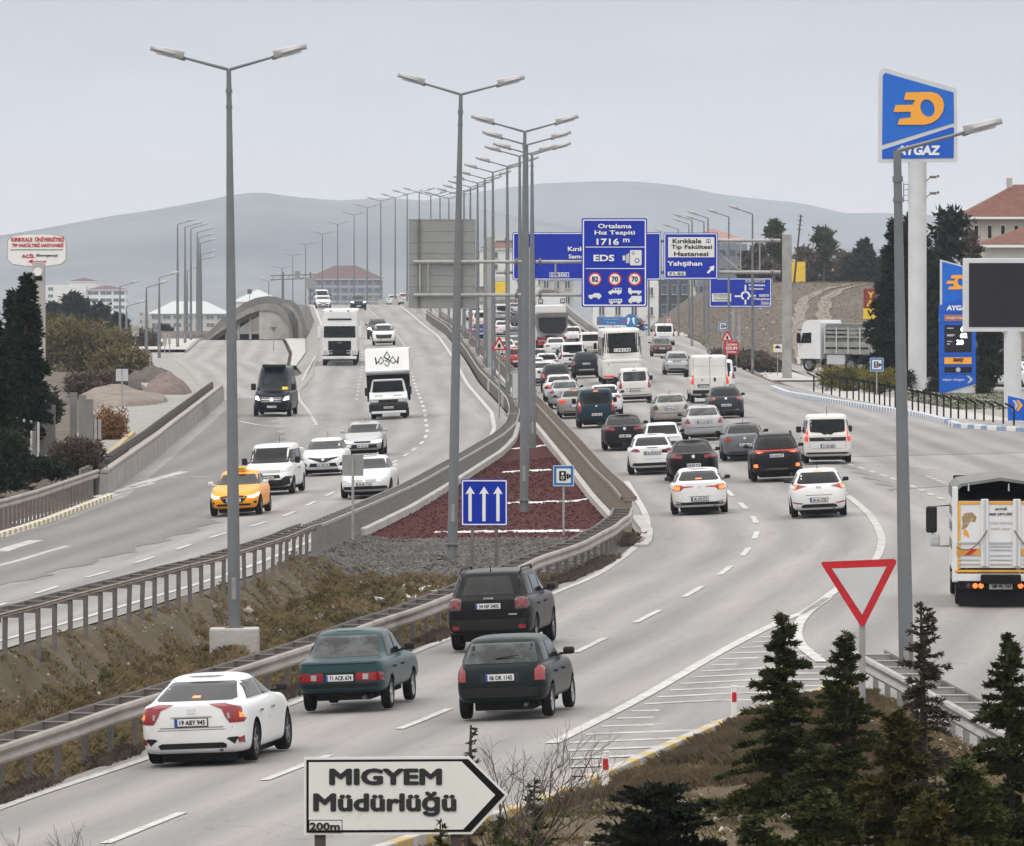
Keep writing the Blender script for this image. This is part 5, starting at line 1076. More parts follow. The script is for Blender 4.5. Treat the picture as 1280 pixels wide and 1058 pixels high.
        add('plate_band', MB().box((-(w_ / 2 - .02) * (1 if s_ < 0 else -1), s_ * .0115, 0), (.04, .002, .11)), 'plateb', (0, 0, 0), 0, k)
        S['_plate_' + view] = (x, y, z, w_, k)
    # mirrors, aerial, wipers
    ym = S.get('my', cf - .32 - (cf - rf) * .15)
    zmi = S.get('mz', zm + .10); ms = S.get('ms', (.19, .10, .125))
    for s_ in (-1, 1): add('wing_mirror', MB().rbox((s_ * (W / 2 + .055), ym, zmi), ms, .045).box((s_ * (W / 2 - .05), ym + .03, zmi - .05), (.14, .05, .04)), S.get('mirm', 'plast'))
    if S.get('aer', True): add('aerial', MB().tube([(0, rr + .22, H - .04), (0, rr + .12, H + S.get('aerh', .14))], [.014, .006], 5), 'plast')
    if S.get('rails'):
        for s_ in (-1, 1): add('roof_rail', MB().tube([(s_ * (Wr - .06), rr + .15, H - .06), (s_ * (Wr - .06), rr + .3, H + .03), (s_ * (Wr - .06), rf - .4, H + .03), (s_ * (Wr - .06), rf - .25, H - .05)], [.022] * 4, 6), 'plast')
    if S.get('wiper', False):
        h, n, _, _ = bvh.ray_cast(Vector((.1, -9, wz0 + .05)), Vector((0, 1, 0)))
        if h: add('rear_wiper', MB().box((.12, h.y - .02, wz0 + .07), (.42, .015, .018), M=Matrix.Rotation(-.12, 3, 'Y')).box((-.02, h.y - .02, wz0 + .03), (.05, .03, .05)), 'plast')
    add('exhaust', MB().tube([(W * .26, -a + .3, .26), (W * .26, -a + .05, .25)], [.035, .035], 8), 'rimd'); add('underbody', MB().rbox((0, -.1, S.get('gc', .27) - .05), (W - .60, L - .95, .20), .03), 'arch')
    r, wd = S['wr'], S.get('ww', .21); ty, rm, sp = wheel_parts(r, wd, S.get('rim', '5'))
    for y in S['ax']:
        for s_ in (-1, 1):
            k = add('wheel', ty, 'rubber', (s_ * (W / 2 - wd / 2 - .015), y, r), 0 if s_ > 0 else math.pi); add('rim', rm, 'rimd', (0, 0, 0), 0, k); add('spokes', sp, 'rim', (0, 0, 0), 0, k)
    TYPES[key] = (P, S); return TYPES[key]
MD = {'paint': PW, 'plast': M_PLAST, 'glass': M_GLASS, 'glassl': M_GLASSL, 'arch': M_ARCH, 'chrome': M_CHROME, 'tail': M_TAIL, 'taild': M_TAILD, 'tailon': M_TAILON, 'brake': M_BRAKE, 'brake3': M_TAILD, 'plate': M_PLATE, 'plateb': M_PLATEB, 'rubber': M_RUBBER, 'rimd': M_RIMD, 'rim': M_RIM, 'head': M_HEAD, 'headon': M_HEADON, 'white': M_WHITE, 'grey': M_STEEL, 'amber': M_TAIL, 'body2': PW, 'yel': M_YEL, 'red': M_RED}
def MATS_D(k): return MD[k]
def frame_at(x, y, zf, head):
    """position and tilt on the road so that all wheels touch"""
    e = 1.2; dx = (float(zf(x + e, y)) - float(zf(x - e, y))) / (2 * e); dy = (float(zf(x, y + e)) - float(zf(x, y - e))) / (2 * e)
    n = Vector((-dx, -dy, 1)).normalized(); fwd = Vector((math.sin(head), math.cos(head), 0)); fwd = (fwd - n * fwd.dot(n)).normalized(); rt = fwd.cross(n)
    M = Matrix((rt, fwd, n)).transposed().to_4x4(); M.translation = Vector((x, y, float(zf(x, y)) + .024)); return M
def put(key, name, label, cat, M, pmat, over=None, mirm=None, group=None, plate=None):
    if key not in TYPES: build_type(key)
    P, S = TYPES[key]; t = thing(name, label, cat, group=group); t.matrix_world = M; objs = []
    for nm, me, mk, loc, rz, par in P:
        o = link(nm, me, t if par < 0 else objs[par]); o.location = loc; o.rotation_euler = (0, 0, rz); objs.append(o)
        m = pmat if mk in ('paint', 'body2') else (over or {}).get(mk)
        if nm == 'wing_mirror' and mirm: m = mirm
        if m is not None and len(me.materials): o.material_slots[0].link = 'OBJECT'; o.material_slots[0].material = m
        if nm == 'body' and len(me.materials) > 1: pass
    if plate:
        view = 'front' if plate.startswith('^') else 'back'; x, y, z, w_, k = S['_plate_' + view]
        po = objs[k]; tx = plate.lstrip('^'); v, f, lo, hi = textmesh(tx, .03, .006); c = (lo + hi) / 2; d = hi - lo; s_ = -1 if view == 'back' else 1
        X = (v[:, 0] - c[0]) * (w_ * .80) / d[0]; Z = (v[:, 1] - c[1]) * .078 / d[1]
        mb = MB(); mb.add([(-s_ * (xx + .02), s_ * (.0115 + .002 * (tz > 0)), zz) for xx, zz, tz in zip(X, Z, v[:, 2])], f); mb.build('plate_lettering', M_BLACK, po)
    return t, S, objs
def roadhead(zf_x, y, h=10): return math.atan2(float(zf_x(y + h)) - float(zf_x(y - h)), 2 * h)
# outlines are (across, height) in metres, right-hand half, mirrored where marked
def cabw(S, cuts, zlo, zhi, fslope=.35, rslope=.25, ya=None, yb=None):
    pass
def swin(yr0, yf0, yr1, yf1, z0, z1, pil, gap=.05):
    """side glass between sloping ends split by pillars"""
    out = []; cs = [None] + list(pil) + [None]
    for i in range(len(cs) - 1):
        b0 = yr0 if cs[i] is None else cs[i] + gap; t0 = yr1 if cs[i] is None else cs[i] + gap
        b1 = yf0 if cs[i + 1] is None else cs[i + 1] - gap; t1 = yf1 if cs[i + 1] is None else cs[i + 1] - gap
        out.append([(b0, z0), (b1, z0), (t1, z1), (t0, z1)])
    return out
PL = 'plast'
SPEC = {
 # rounded modern fastback saloon (nearest white car)
 'fastback': dict(L=4.55, W=1.78, H=1.39, zb=(1.02, .98, .68), ti=.04, ni=.30, nr=9, nf=5, cab=(-1.98, .98), roof=(-1.02, .08), Wc=.78, Wr=.60, ax=(-1.35, 1.35), wr=.325, ww=.22, zmid=.66, gc=.20, ncr=7, rw=(1.045, 1.30),
    rwp=[(-.66, 1.05), (-.60, 1.025), (.60, 1.025), (.66, 1.05), (.53, 1.275), (.48, 1.29), (-.48, 1.29), (-.53, 1.275)],
    sw=swin(-1.48, .72, -1.08, -.02, 1.02, 1.28, (-.30,)), seam=(-.28, .80, -1.25), hand=(-1.05, -.1), plate=(.70, .52), bump=[(-.62, .19), (.62, .19), (.56, .34), (.50, .37), (-.50, .37), (-.56, .34)], mirm='plast', aer=False, handm='chrome',
    rear=[('tail_lamp', [(.30, .985), (.55, .99), (.78, .93), (.90, .90), (.90, .76), (.82, .68), (.62, .68), (.54, .80), (.50, .90)], 'tail', 1), ('tail_lamp_glow', [(.76, .845), (.85, .835), (.84, .765), (.77, .755)], 'brake', 1), ('tail_lamp_lens', [(.58, .83), (.62, .84), (.63, .76), (.60, .74)], 'grey', 1),
          ('high_brake_lamp', [(-.07, 1.062), (.07, 1.062), (.06, 1.092), (-.06, 1.092)], 'brake3', 0), ('fog_recess', [(.56, .43), (.62, .45), (.82, .46), (.82, .34), (.68, .34)], 'plast', 1), ('reflector', [(.73, .44), (.81, .45), (.81, .36), (.75, .36)], 'tail', 1), ('chrome_strip', [(-.34, .775), (.34, .775), (.32, .795), (-.32, .795)], 'grey', 0),
          ('boot_seam', [(-.52, .615), (.52, .615), (.52, .622), (-.52, .622)], 'arch', 0), ('badge', [(-.06, .83), (.06, .83), (.07, .92), (-.07, .92)], 'chrome', 0)],
    front=[('headlamp', [(.45, .62), (.80, .68), (.80, .58), (.45, .55)], 'head', 1), ('grille', [(-.4, .45), (.4, .45), (.4, .6), (-.4, .6)], 'plast', 0)]),
 # boxy 1990s three-box saloon
 'boxsaloon': dict(L=4.26, W=1.61, H=1.42, zb=(.93, .93, .78), ti=.02, ni=.10, cab=(-1.42, .88), roof=(-1.02, .30), Wc=.72, Wr=.60, ax=(-1.24, 1.18), wr=.285, ww=.17, zmid=.60, gc=.35, nr=12, nf=10, ncr=9, ncf=8, rim='steel',
    rwp=[(-.60, .985), (-.585, .965), (.585, .965), (.60, .985), (.53, 1.30), (.51, 1.32), (-.51, 1.32), (-.53, 1.30)], rwm='glassl', sw=swin(-1.12, .62, -.92, .30, .96, 1.29, (-.32,)), seam=(-.32, .66, -1.1), hand=(-.95, -.05), handm='plast', plate=(.62, .50),
    bump=[(-.74, .375), (.74, .375), (.76, .52), (-.76, .52)], aer=False,
    rear=[('tail_lamp', [(.30, .56), (.78, .56), (.78, .71), (.30, .71)], 'tail', 1), ('tail_lamp_lens', [(.42, .585), (.52, .585), (.52, .685), (.42, .685)], 'grey', 1), ('tail_lamp_indicator', [(.70, .575), (.77, .575), (.77, .695), (.70, .695)], 'taild', 1), ('lamp_surround', [(-.28, .56), (.28, .56), (.28, .72), (-.28, .72)], 'plast', 0), ('boot_lip', [(-.76, .86), (.76, .86), (.76, .875), (-.76, .875)], 'arch', 0)],
    front=[('headlamp', [(.45, .55), (.75, .55), (.75, .70), (.45, .70)], 'head', 1), ('grille', [(-.42, .55), (.42, .55), (.42, .70), (-.42, .70)], 'plast', 0)]),
 'oldhatch': dict(L=3.87, W=1.635, H=1.42, zb=(.97, .95, .72), ti=.07, ni=.18, cab=(-1.83, .86), roof=(-1.48, .12), Wc=.735, Wr=.61, ax=(-1.22, 1.22), wr=.285, ww=.17, zmid=.60, gc=.30, nr=8, nf=6, ncr=8, ncf=7, rim='steel', wiper=True,
    rwp=[(-.64, 1.00), (-.62, .975), (.62, .975), (.64, 1.00), (.55, 1.29), (.53, 1.31), (-.53, 1.31), (-.55, 1.29)], rwm='glassl', sw=swin(-1.52, .62, -1.38, .05, 1.00, 1.29, (-.95, -.12), .035), seam=(-.12, .66, -1.0), hand=(-.80, .05), handm='plast', plate=(.735, .50),
    bump=[(-.79, .22), (.79, .22), (.81, .56), (-.81, .56)], bumpm='plast', aer=False, ms=(.20, .12, .13),
    rear=[('tail_lamp', [(.60, .67), (.81, .67), (.81, .90), (.66, .92), (.60, .86)], 'tail', 1), ('hatch_seam', [(-.60, .60), (.60, .60), (.60, .608), (-.60, .608)], 'arch', 0), ('plate_recess', [(-.34, .66), (.34, .66), (.34, .82), (-.34, .82)], 'plast', 0)],
    front=[('headlamp', [(.42, .58), (.76, .60), (.76, .70), (.42, .70)], 'head', 1), ('grille', [(-.38, .58), (.38, .58), (.38, .7), (-.38, .7)], 'plast', 0)]),
 # boxy small off-roader
 'boxsuv': dict(L=4.23, W=1.80, H=1.66, zb=(1.12, 1.10, .95), ti=.05, ni=.12, cab=(-1.98, .98), roof=(-1.72, .30), Wc=.82, Wr=.69, ax=(-1.26, 1.28), wr=.345, ww=.22, zmid=.70, gc=.34, nr=10, nf=7, ncr=9, ncf=7, rails=True, clad=True, aerh=.10,
    rwp=[(-.72, 1.22), (-.66, 1.16), (.66, 1.16), (.72, 1.22), (.64, 1.49), (.60, 1.53), (-.60, 1.53), (-.64, 1.49)], sw=swin(-1.75, .72, -1.62, .22, 1.15, 1.50, (-1.15, -.15)), seam=(-.15, .75, -1.1), hand=(-.95, .0), handm='plast', plate=(.93, .52),
    bump=[(-.86, .26), (.86, .26), (.89, .66), (-.89, .66)],
    rear=[('tail_lamp', [(.58, .86), (.80, .86), (.84, .90), (.84, 1.06), (.80, 1.10), (.60, 1.10), (.56, 1.06), (.56, .90)], 'taild', 1), ('tail_lamp_glow', [(.60, .90), (.63, .90), (.70, .96), (.77, .90), (.80, .90), (.80, .93), (.74, .98), (.80, 1.04), (.80, 1.07), (.77, 1.07), (.70, 1.00), (.63, 1.07), (.60, 1.07), (.60, 1.04), (.66, .98), (.60, .93)], 'tail', 1), ('reflector', [(.62, .46), (.76, .46), (.76, .54), (.62, .54)], 'tail', 1), ('badge', [(-.08, 1.075), (.10, 1.075), (.10, 1.12), (-.08, 1.12)], 'chrome', 0), ('emblem', [(.42, .74), (.60, .74), (.60, .765), (.42, .765)], 'chrome', 0)],
    front=[('headlamp', [(.50, .80), (.74, .80), (.74, 1.0), (.50, 1.0)], 'head', 1), ('grille', [(-.42, .82), (.42, .82), (.42, .98), (-.42, .98)], 'plast', 0)]),
 # full-width light saloon (white, mid road)
 'saloon_wide': dict(L=4.63, W=1.81, H=1.44, zb=(1.06, .98, .70), ti=.05, ni=.28, cab=(-1.72, 1.02), roof=(-.98, .10), Wc=.80, Wr=.62, ax=(-1.35, 1.36), wr=.32, zmid=.64, gc=.24, ncr=5,
    rwp=[(-.64, 1.09), (-.58, 1.06), (.58, 1.06), (.64, 1.09), (.52, 1.32), (.46, 1.34), (-.46, 1.34), (-.52, 1.32)], sw=swin(-1.45, .72, -1.05, .0, 1.02, 1.31, (-.30,)), seam=(-.28, .8, -1.2), hand=(-1.0, -.1), plate=(.50, .52), bump=[(-.86, .22), (.86, .22), (.80, .34), (.60, .40), (-.60, .40), (-.80, .34)], aer=False,
    rear=[('tail_lamp', [(.20, .90), (.50, .90), (.56, .93), (.88, .96), (.89, .84), (.80, .77), (.60, .77), (.50, .86), (.20, .885)], 'tail', 1), ('tail_lamp_glow', [(.60, .90), (.86, .93), (.86, .84), (.78, .79), (.62, .79)], 'brake', 1), ('tail_lamp_strip', [(.20, .885), (.50, .88), (.54, .91), (.20, .905)], 'tailon', 1), ('high_brake_lamp', [(-.10, 1.10), (.10, 1.10), (.09, 1.13), (-.09, 1.13)], 'brake3', 0), ('badge', [(0, .83), (.045, .89), (0, .95), (-.045, .89)], 'chrome', 0), ('fog_recess', [(.60, .42), (.86, .46), (.84, .36), (.62, .37)], 'grey', 1), ('reflector', [(.62, .35), (.80, .37), (.80, .33), (.62, .33)], 'tail', 1)],
    front=[('headlamp', [(.45, .60), (.82, .70), (.82, .60), (.45, .54)], 'head', 1), ('grille', [(-.4, .42), (.4, .42), (.4, .62), (-.4, .62)], 'plast', 0)]),
 'hatch': dict(L=4.03, W=1.73, H=1.48, zb=(1.02, .98, .72), ti=.10, ni=.28, cab=(-1.86, 1.0), roof=(-1.36, .12), Wc=.785, Wr=.60, ax=(-1.26, 1.28), wr=.31, zmid=.62, gc=.24, nr=6, ncr=8, wiper=False, aerh=.24,
    rwp=[(-.66, 1.075), (-.60, 1.04), (.60, 1.04), (.66, 1.075), (.53, 1.35), (.48, 1.38), (-.48, 1.38), (-.53, 1.35)], sw=swin(-1.50, .70, -1.25, .02, 1.02, 1.34, (-.28,)), seam=(-.26, .78, -1.2), hand=(-1.0, -.1), handm='body2', plate=(.55, .52),
    bump=[(-.62, .22), (.62, .22), (.56, .36), (.46, .42), (-.46, .42), (-.56, .36)],
    rear=[('tail_lamp', [(.36, .97), (.62, 1.02), (.84, 1.02), (.85, .88), (.74, .86), (.50, .93)], 'tail', 1), ('tail_lamp_glow', [(.64, 1.0), (.83, 1.0), (.83, .90), (.70, .88)], 'brake', 1), ('high_brake_lamp', [(-.15, 1.405), (.15, 1.405), (.14, 1.43), (-.14, 1.43)], 'brake3', 0), ('reflector', [(.50, .455), (.80, .50), (.80, .46), (.52, .43)], 'tail', 1), ('badge', [(-.08, .90), (.08, .90), (.08, .96), (-.08, .96)], 'grey', 0), ('hatch_seam', [(-.40, .69), (.40, .69), (.40, .70), (-.40, .70)], 'arch', 0)],
    front=[('headlamp', [(.48, .64), (.82, .74), (.82, .62), (.50, .58)], 'head', 1), ('grille', [(-.44, .50), (.44, .50), (.52, .60), (.2, .66), (-.2, .66), (-.52, .60)], 'plast', 0), ('intake', [(-.52, .32), (.52, .32), (.44, .46), (-.44, .46)], 'plast', 0), ('fog_recess', [(.62, .36), (.78, .38), (.78, .48), (.62, .44)], 'plast', 1)]),
 'mpv': dict(L=4.40, W=1.82, H=1.82, zb=(1.13, 1.10, .92), ti=.05, ni=.22, cab=(-2.10, 1.22), roof=(-1.98, .50), Wc=.84, Wr=.74, ax=(-1.37, 1.36), wr=.315, zmid=.66, gc=.28, nr=10, nf=5, ncr=10, ncf=6,
    rwp=[(-.62, 1.18), (-.56, 1.12), (.56, 1.12), (.62, 1.18), (.60, 1.58), (.55, 1.63), (-.55, 1.63), (-.60, 1.58)], sw=swin(-1.85, .95, -1.80, .42, 1.14, 1.60, (-1.05, -.05)), seam=(-.05, .95, -1.3), hand=(-.35, .05), handm='plast', plate=(.62, .52), fw=(1.14, 1.68),
    bump=[(-.88, .28), (.88, .28), (.89, .40), (-.89, .40)], ms=(.20, .13, .25), mz=1.22,
    rear=[('tail_lamp', [(.70, .74), (.86, .76), (.86, 1.30), (.76, 1.32), (.70, 1.0)], 'tail', 1), ('tail_lamp_glow', [(.73, 1.05), (.85, 1.07), (.85, 1.27), (.78, 1.28)], 'brake', 1), ('high_brake_lamp', [(-.11, 1.69), (.11, 1.69), (.10, 1.73), (-.10, 1.73)], 'brake3', 0), ('badge', [(-.04, .98), (.04, .98), (.04, 1.05), (-.04, 1.05)], 'chrome', 0), ('plate_recess', [(-.5, .72), (.5, .72), (.5, .74), (-.5, .74)], 'arch', 0)],
    front=[('headlamp', [(.50, .80), (.84, .86), (.84, 1.0), (.56, .98)], 'head', 1), ('grille', [(-.46, .80), (.46, .80), (.50, .90), (-.50, .90)], 'grey', 0), ('intake', [(-.5, .60), (.5, .60), (.46, .72), (-.46, .72)], 'plast', 0), ('bumper_cladding', [(-.88, .30), (.88, .30), (.86, .66), (.66, .66), (.5, .54), (-.5, .54), (-.66, .66), (-.86, .66)], 'plast', 0)]),
 'mpv_tall': dict(L=4.25, W=1.83, H=1.86, zb=(1.15, 1.12, .95), ti=.04, ni=.22, cab=(-2.04, 1.15), roof=(-1.94, .45), Wc=.85, Wr=.76, ax=(-1.30, 1.36), wr=.315, zmid=.66, gc=.28, nr=12, nf=5, ncr=12, ncf=6,
    rwp=[(-.66, 1.24), (-.62, 1.20), (-.25, 1.17), (-.15, 1.10), (.15, 1.10), (.25, 1.17), (.62, 1.20), (.66, 1.24), (.66, 1.62), (.62, 1.68), (-.62, 1.68), (-.66, 1.62)], sw=swin(-1.78, .88, -1.76, .40, 1.16, 1.64, (-1.0, -.05)), seam=(-.05, .92, -1.2), hand=(-.35, .05), handm='plast', plate=(.68, .52),
    bump=[(-.89, .28), (.89, .28), (.90, .44), (-.90, .44)], ms=(.20, .13, .24), mz=1.24, aerh=.3,
    rear=[('tail_lamp', [(.74, .84), (.86, .86), (.86, 1.42), (.76, 1.42), (.72, 1.10)], 'tailon', 1), ('tail_lamp_lens', [(.76, 1.02), (.84, 1.03), (.84, 1.10), (.76, 1.10)], 'chrome', 1), ('black_band', [(-.68, .86), (.68, .86), (.70, 1.00), (-.70, 1.00)], 'plast', 0), ('badge', [(-.05, 1.02), (.05, 1.02), (.05, 1.12), (-.05, 1.12)], 'chrome', 0), ('lettering_strip', [(-.12, .93), (.14, .93), (.14, .955), (-.12, .955)], 'grey', 0)],
    front=[('headlamp', [(.5, .8), (.84, .86), (.84, 1.0), (.56, .98)], 'head', 1), ('grille', [(-.46, .6), (.46, .6), (.5, .75), (-.5, .75)], 'plast', 0)]),
 'suv': dict(L=4.50, W=1.86, H=1.70, zb=(1.14, 1.10, .95), ti=.12, ni=.2, cab=(-2.05, 1.05), roof=(-1.55, .25), Wc=.82, Wr=.64, ax=(-1.32, 1.34), wr=.36, ww=.23, zmid=.70, gc=.30, nr=6, nf=5, ncr=5.5, rails=True, clad=True, aer=False,
    rwp=[(-.70, 1.20), (-.64, 1.17), (.64, 1.17), (.70, 1.20), (.55, 1.55), (.48, 1.58), (-.48, 1.58), (-.55, 1.55)], sw=swin(-1.70, .75, -1.45, .15, 1.14, 1.52, (-.25,)), seam=(-.22, .82, -1.2), hand=(-1.0, -.1), handm='body2', plate=(.92, .52),
    bump=[(-.88, .30), (.88, .30), (.90, .62), (.60, .62), (.45, .50), (-.45, .50), (-.60, .62), (-.90, .62)],
    rear=[('tail_lamp', [(.0, 1.10), (.45, 1.11), (.86, 1.14), (.88, 1.04), (.62, .99), (.40, 1.06), (.0, 1.075)], 'tail', 1), ('tail_lamp_glow', [(.0, 1.103), (.48, 1.11), (.84, 1.13), (.85, 1.10), (.0, 1.085)], 'tailon', 1), ('tail_lamp_glow', [(.44, 1.05), (.68, 1.06), (.64, 1.02)], 'brake', 1), ('fog_lamp', [(.66, .52), (.80, .52), (.82, .62), (.68, .64)], 'brake', 1), ('skid_plate', [(-.38, .45), (.38, .45), (.34, .49), (-.34, .49)], 'grey', 0)],
    front=[('headlamp', [(.52, .84), (.86, .90), (.86, .80), (.54, .76)], 'head', 1), ('grille', [(-.5, .62), (.5, .62), (.48, .84), (-.48, .84)], 'plast', 0), ('bumper_cladding', [(-.88, .32), (.88, .32), (.8, .52), (-.8, .52)], 'plast', 0)]),
 'saloon': dict(L=4.60, W=1.79, H=1.46, zb=(1.04, .97, .70), ti=.05, ni=.26, cab=(-1.70, .98), roof=(-1.02, .10), Wc=.79, Wr=.61, ax=(-1.32, 1.34), wr=.315, zmid=.62, gc=.25, ncr=5,
    rwp=[(-.63, 1.08), (-.58, 1.055), (.58, 1.055), (.63, 1.08), (.52, 1.33), (.46, 1.355), (-.46, 1.355), (-.52, 1.33)], sw=swin(-1.42, .70, -1.05, .0, 1.01, 1.32, (-.30,)), seam=(-.28, .8, -1.2), hand=(-1.0, -.1), handm='body2', plate=(.62, .52), bump=[(-.70, .24), (.70, .24), (.62, .36), (-.62, .36)],
    rear=[('tail_lamp', [(.46, .88), (.86, .93), (.87, .80), (.80, .76), (.50, .78)], 'tail', 1), ('badge', [(-.05, .84), (.05, .84), (.05, .92), (-.05, .92)], 'chrome', 0), ('boot_seam', [(-.5, .58), (.5, .58), (.5, .588), (-.5, .588)], 'arch', 0), ('high_brake_lamp', [(-.1, 1.33), (.1, 1.33), (.1, 1.345), (-.1, 1.345)], 'brake3', 0)],
    front=[('headlamp', [(.42, .62), (.80, .72), (.80, .60), (.46, .56)], 'head', 1), ('grille', [(-.40, .58), (.40, .58), (.42, .66), (-.42, .66)], 'grey', 0), ('intake', [(-.62, .34), (.62, .34), (.68, .44), (-.68, .44)], 'plast', 0), ('badge', [(-.06, .60), (.06, .60), (.06, .70), (-.06, .70)], 'chrome', 0), ('chrome_strip', [(-.66, .315), (.66, .315), (.66, .335), (-.66, .335)], 'chrome', 0)]),
 'saloon_b': dict(L=4.55, W=1.76, H=1.48, zb=(1.05, .98, .74), ti=.06, ni=.22, cab=(-1.62, .95), roof=(-1.10, .15), Wc=.78, Wr=.61, ax=(-1.28, 1.32), wr=.31, zmid=.62, gc=.27, nr=7, ncr=6, rwm='glassl',
    rwp=[(-.62, 1.10), (-.57, 1.07), (.57, 1.07), (.62, 1.10), (.53, 1.35), (.48, 1.375), (-.48, 1.375), (-.53, 1.35)], sw=swin(-1.38, .70, -1.12, .05, 1.02, 1.33, (-.30,)), seam=(-.28, .78, -1.15), hand=(-1.0, -.1), handm='body2', plate=(.80, .52), bump=[(-.70, .26), (.70, .26), (.66, .34), (-.66, .34)],
    rear=[('tail_lamp', [(.58, .74), (.80, .74), (.85, .80), (.84, 1.0), (.72, 1.0), (.62, .86)], 'tail', 1), ('badge', [(-.03, .93), (.03, .93), (.03, .98), (-.03, .98)], 'chrome', 0), ('plate_recess', [(-.38, .72), (.38, .72), (.38, .88), (-.38, .88)], 'grey', 0), ('bumper_strip', [(-.84, .56), (.84, .56), (.84, .575), (-.84, .575)], 'arch', 0)],
    front=[('headlamp', [(.40, .64), (.80, .72), (.80, .60), (.44, .58)], 'headon', 1), ('grille', [(-.34, .60), (.34, .60), (.36, .66), (-.36, .66)], 'plast', 0), ('intake', [(-.62, .36), (.62, .36), (.60, .52), (-.60, .52)], 'plast', 0)]),
}
import copy
def derive(k, base_, **kw): s = copy.deepcopy({a: b for a, b in SPEC[base_].items() if not a.startswith('_')}); s.update(kw); SPEC[k] = s
derive('taxi', 'saloon', L=4.44, W=1.75, fplate=(.52, .52), front=[('headlamp', [(.48, .66), (.62, .66), (.80, .76), (.80, .66), (.66, .58), (.50, .60)], 'headon', 1), ('grille', [(-.46, .64), (-.40, .54), (-.30, .44), (.30, .44), (.40, .54), (.46, .64), (.3, .67), (-.3, .67)], 'plast', 0), ('intake', [(-.52, .34), (.52, .34), (.60, .38), (.52, .41), (-.52, .41), (-.60, .38)], 'plast', 0), ('fog_lamp', [(.66, .40), (.74, .40), (.74, .48), (.66, .48)], 'plast', 1)])
derive('clio', 'hatch', W=1.80, H=1.45, fplate=(.43, .52), aer=True, front=[('headlamp', [(.52, .70), (.84, .78), (.84, .68), (.62, .62)], 'head', 1), ('grille', [(-.62, .70), (-.30, .60), (-.10, .53), (.10, .53), (.30, .60), (.62, .70), (.62, .735), (.2, .69), (-.2, .69), (-.62, .735)], 'plast', 0), ('badge', [(0, .54), (.07, .63), (0, .72), (-.07, .63)], 'chrome', 0), ('intake', [(-.56, .36), (.56, .36), (.50, .50), (-.50, .50)], 'plast', 0), ('fog_recess', [(.64, .38), (.80, .40), (.78, .54), (.66, .48)], 'plast', 1)])
derive('passat', 'saloon', L=4.77, W=1.83, fplate=(.50, .52), front=[('headlamp', [(.42, .60), (.80, .74), (.80, .64), (.60, .56), (.44, .56)], 'head', 1), ('grille', [(-.44, .56), (.44, .56), (.46, .66), (-.46, .66)], 'grey', 0), ('badge', [(-.08, .60), (0, .56), (.08, .60), (.08, .68), (0, .72), (-.08, .68)], 'chrome', 0), ('intake', [(-.78, .32), (.78, .32), (.84, .40), (.70, .43), (-.70, .43), (-.84, .40)], 'plast', 0), ('chrome_strip', [(-.80, .29), (.80, .29), (.80, .305), (-.80, .305)], 'chrome', 0)])
derive('partner', 'mpv', W=1.85, fplate=(.62, .52), aerh=.25)
derive('darksuv', 'suv', L=4.34, W=1.80, H=1.66, front=[('headlamp', [(.50, .78), (.84, .84), (.84, .98), (.54, .94)], 'headon', 1), ('grille', [(-.45, .80), (.45, .80), (.47, .92), (-.47, .92)], 'plast', 0), ('bumper_cladding', [(-.86, .32), (.86, .32), (.80, .60), (-.80, .60)], 'plast', 0)], rear=[('tail_lamp', [(.66, .86), (.85, .88), (.86, 1.08), (.70, 1.06)], 'tail', 1), ('bumper_strip', [(-.55, .48), (.55, .48), (.5, .58), (-.5, .58)], 'grey', 0)])
derive('togg', 'suv', L=4.6, W=1.88, front=[('headlamp', [(.40, .90), (.86, .96), (.86, .90), (.42, .86)], 'head', 1), ('grille', [(-.56, .56), (.56, .56), (.66, .80), (.60, .86), (-.60, .86), (-.66, .80)], 'plast', 0)])
derive('focus', 'saloon', L=4.53, W=1.82, H=1.47, plate=(.80, .52), bump=[(-.80, .24), (.80, .24), (.72, .44), (-.72, .44)], rear=[('tail_lamp', [(.50, .84), (.84, .86), (.86, .98), (.78, 1.0), (.54, .96), (.46, .90)], 'tail', 1), ('plate_recess', [(-.34, .73), (.34, .73), (.34, .87), (-.34, .87)], 'grey', 0), ('badge', [(-.06, .90), (.06, .90), (.06, .95), (-.06, .95)], 'chrome', 0), ('boot_handle', [(-.2, .99), (.2, .99), (.2, 1.01), (-.2, 1.01)], 'arch', 0)])
derive('longsaloon', 'saloon', L=4.87, W=1.84, plate=(.60, .52), rear=[('tail_lamp', [(.40, .84), (.88, .88), (.88, .98), (.80, 1.0), (.40, .95)], 'tail', 1), ('badge', [(-.06, .88), (0, .84), (.06, .88), (.06, .94), (0, .98), (-.06, .94)], 'chrome', 0), ('boot_seam', [(-.85, .70), (.85, .70), (.85, .712), (-.85, .712)], 'arch', 0)])
derive('saloon_tri', 'saloon_b', rear=[('tail_lamp', [(.56, .82), (.82, .82), (.84, .90), (.72, 1.02), (.62, 1.0)], 'tail', 1), ('plate_recess', [(-.38, .74), (.38, .74), (.38, .88), (-.38, .88)], 'grey', 0), ('bumper_strip', [(-.84, .60), (.84, .60), (.84, .64), (-.84, .64)], 'plast', 0)])
derive('cross', 'hatch', L=4.3, W=1.79, H=1.50, plate=(.62, .52), rwp=[(-.70, 1.12), (-.62, 1.07), (.62, 1.07), (.70, 1.12), (.54, 1.38), (.48, 1.41), (-.48, 1.41), (-.54, 1.38)], rear=[('tail_lamp', [(.44, .96), (.60, 1.0), (.84, .98), (.86, .86), (.70, .82), (.56, .88)], 'tail', 1), ('badge', [(-.05, .90), (.05, .90), (.05, .98), (-.05, .98)], 'chrome', 0), ('bumper_strip', [(-.6, .38), (.6, .38), (.6, .42), (-.6, .42)], 'grey', 0)])
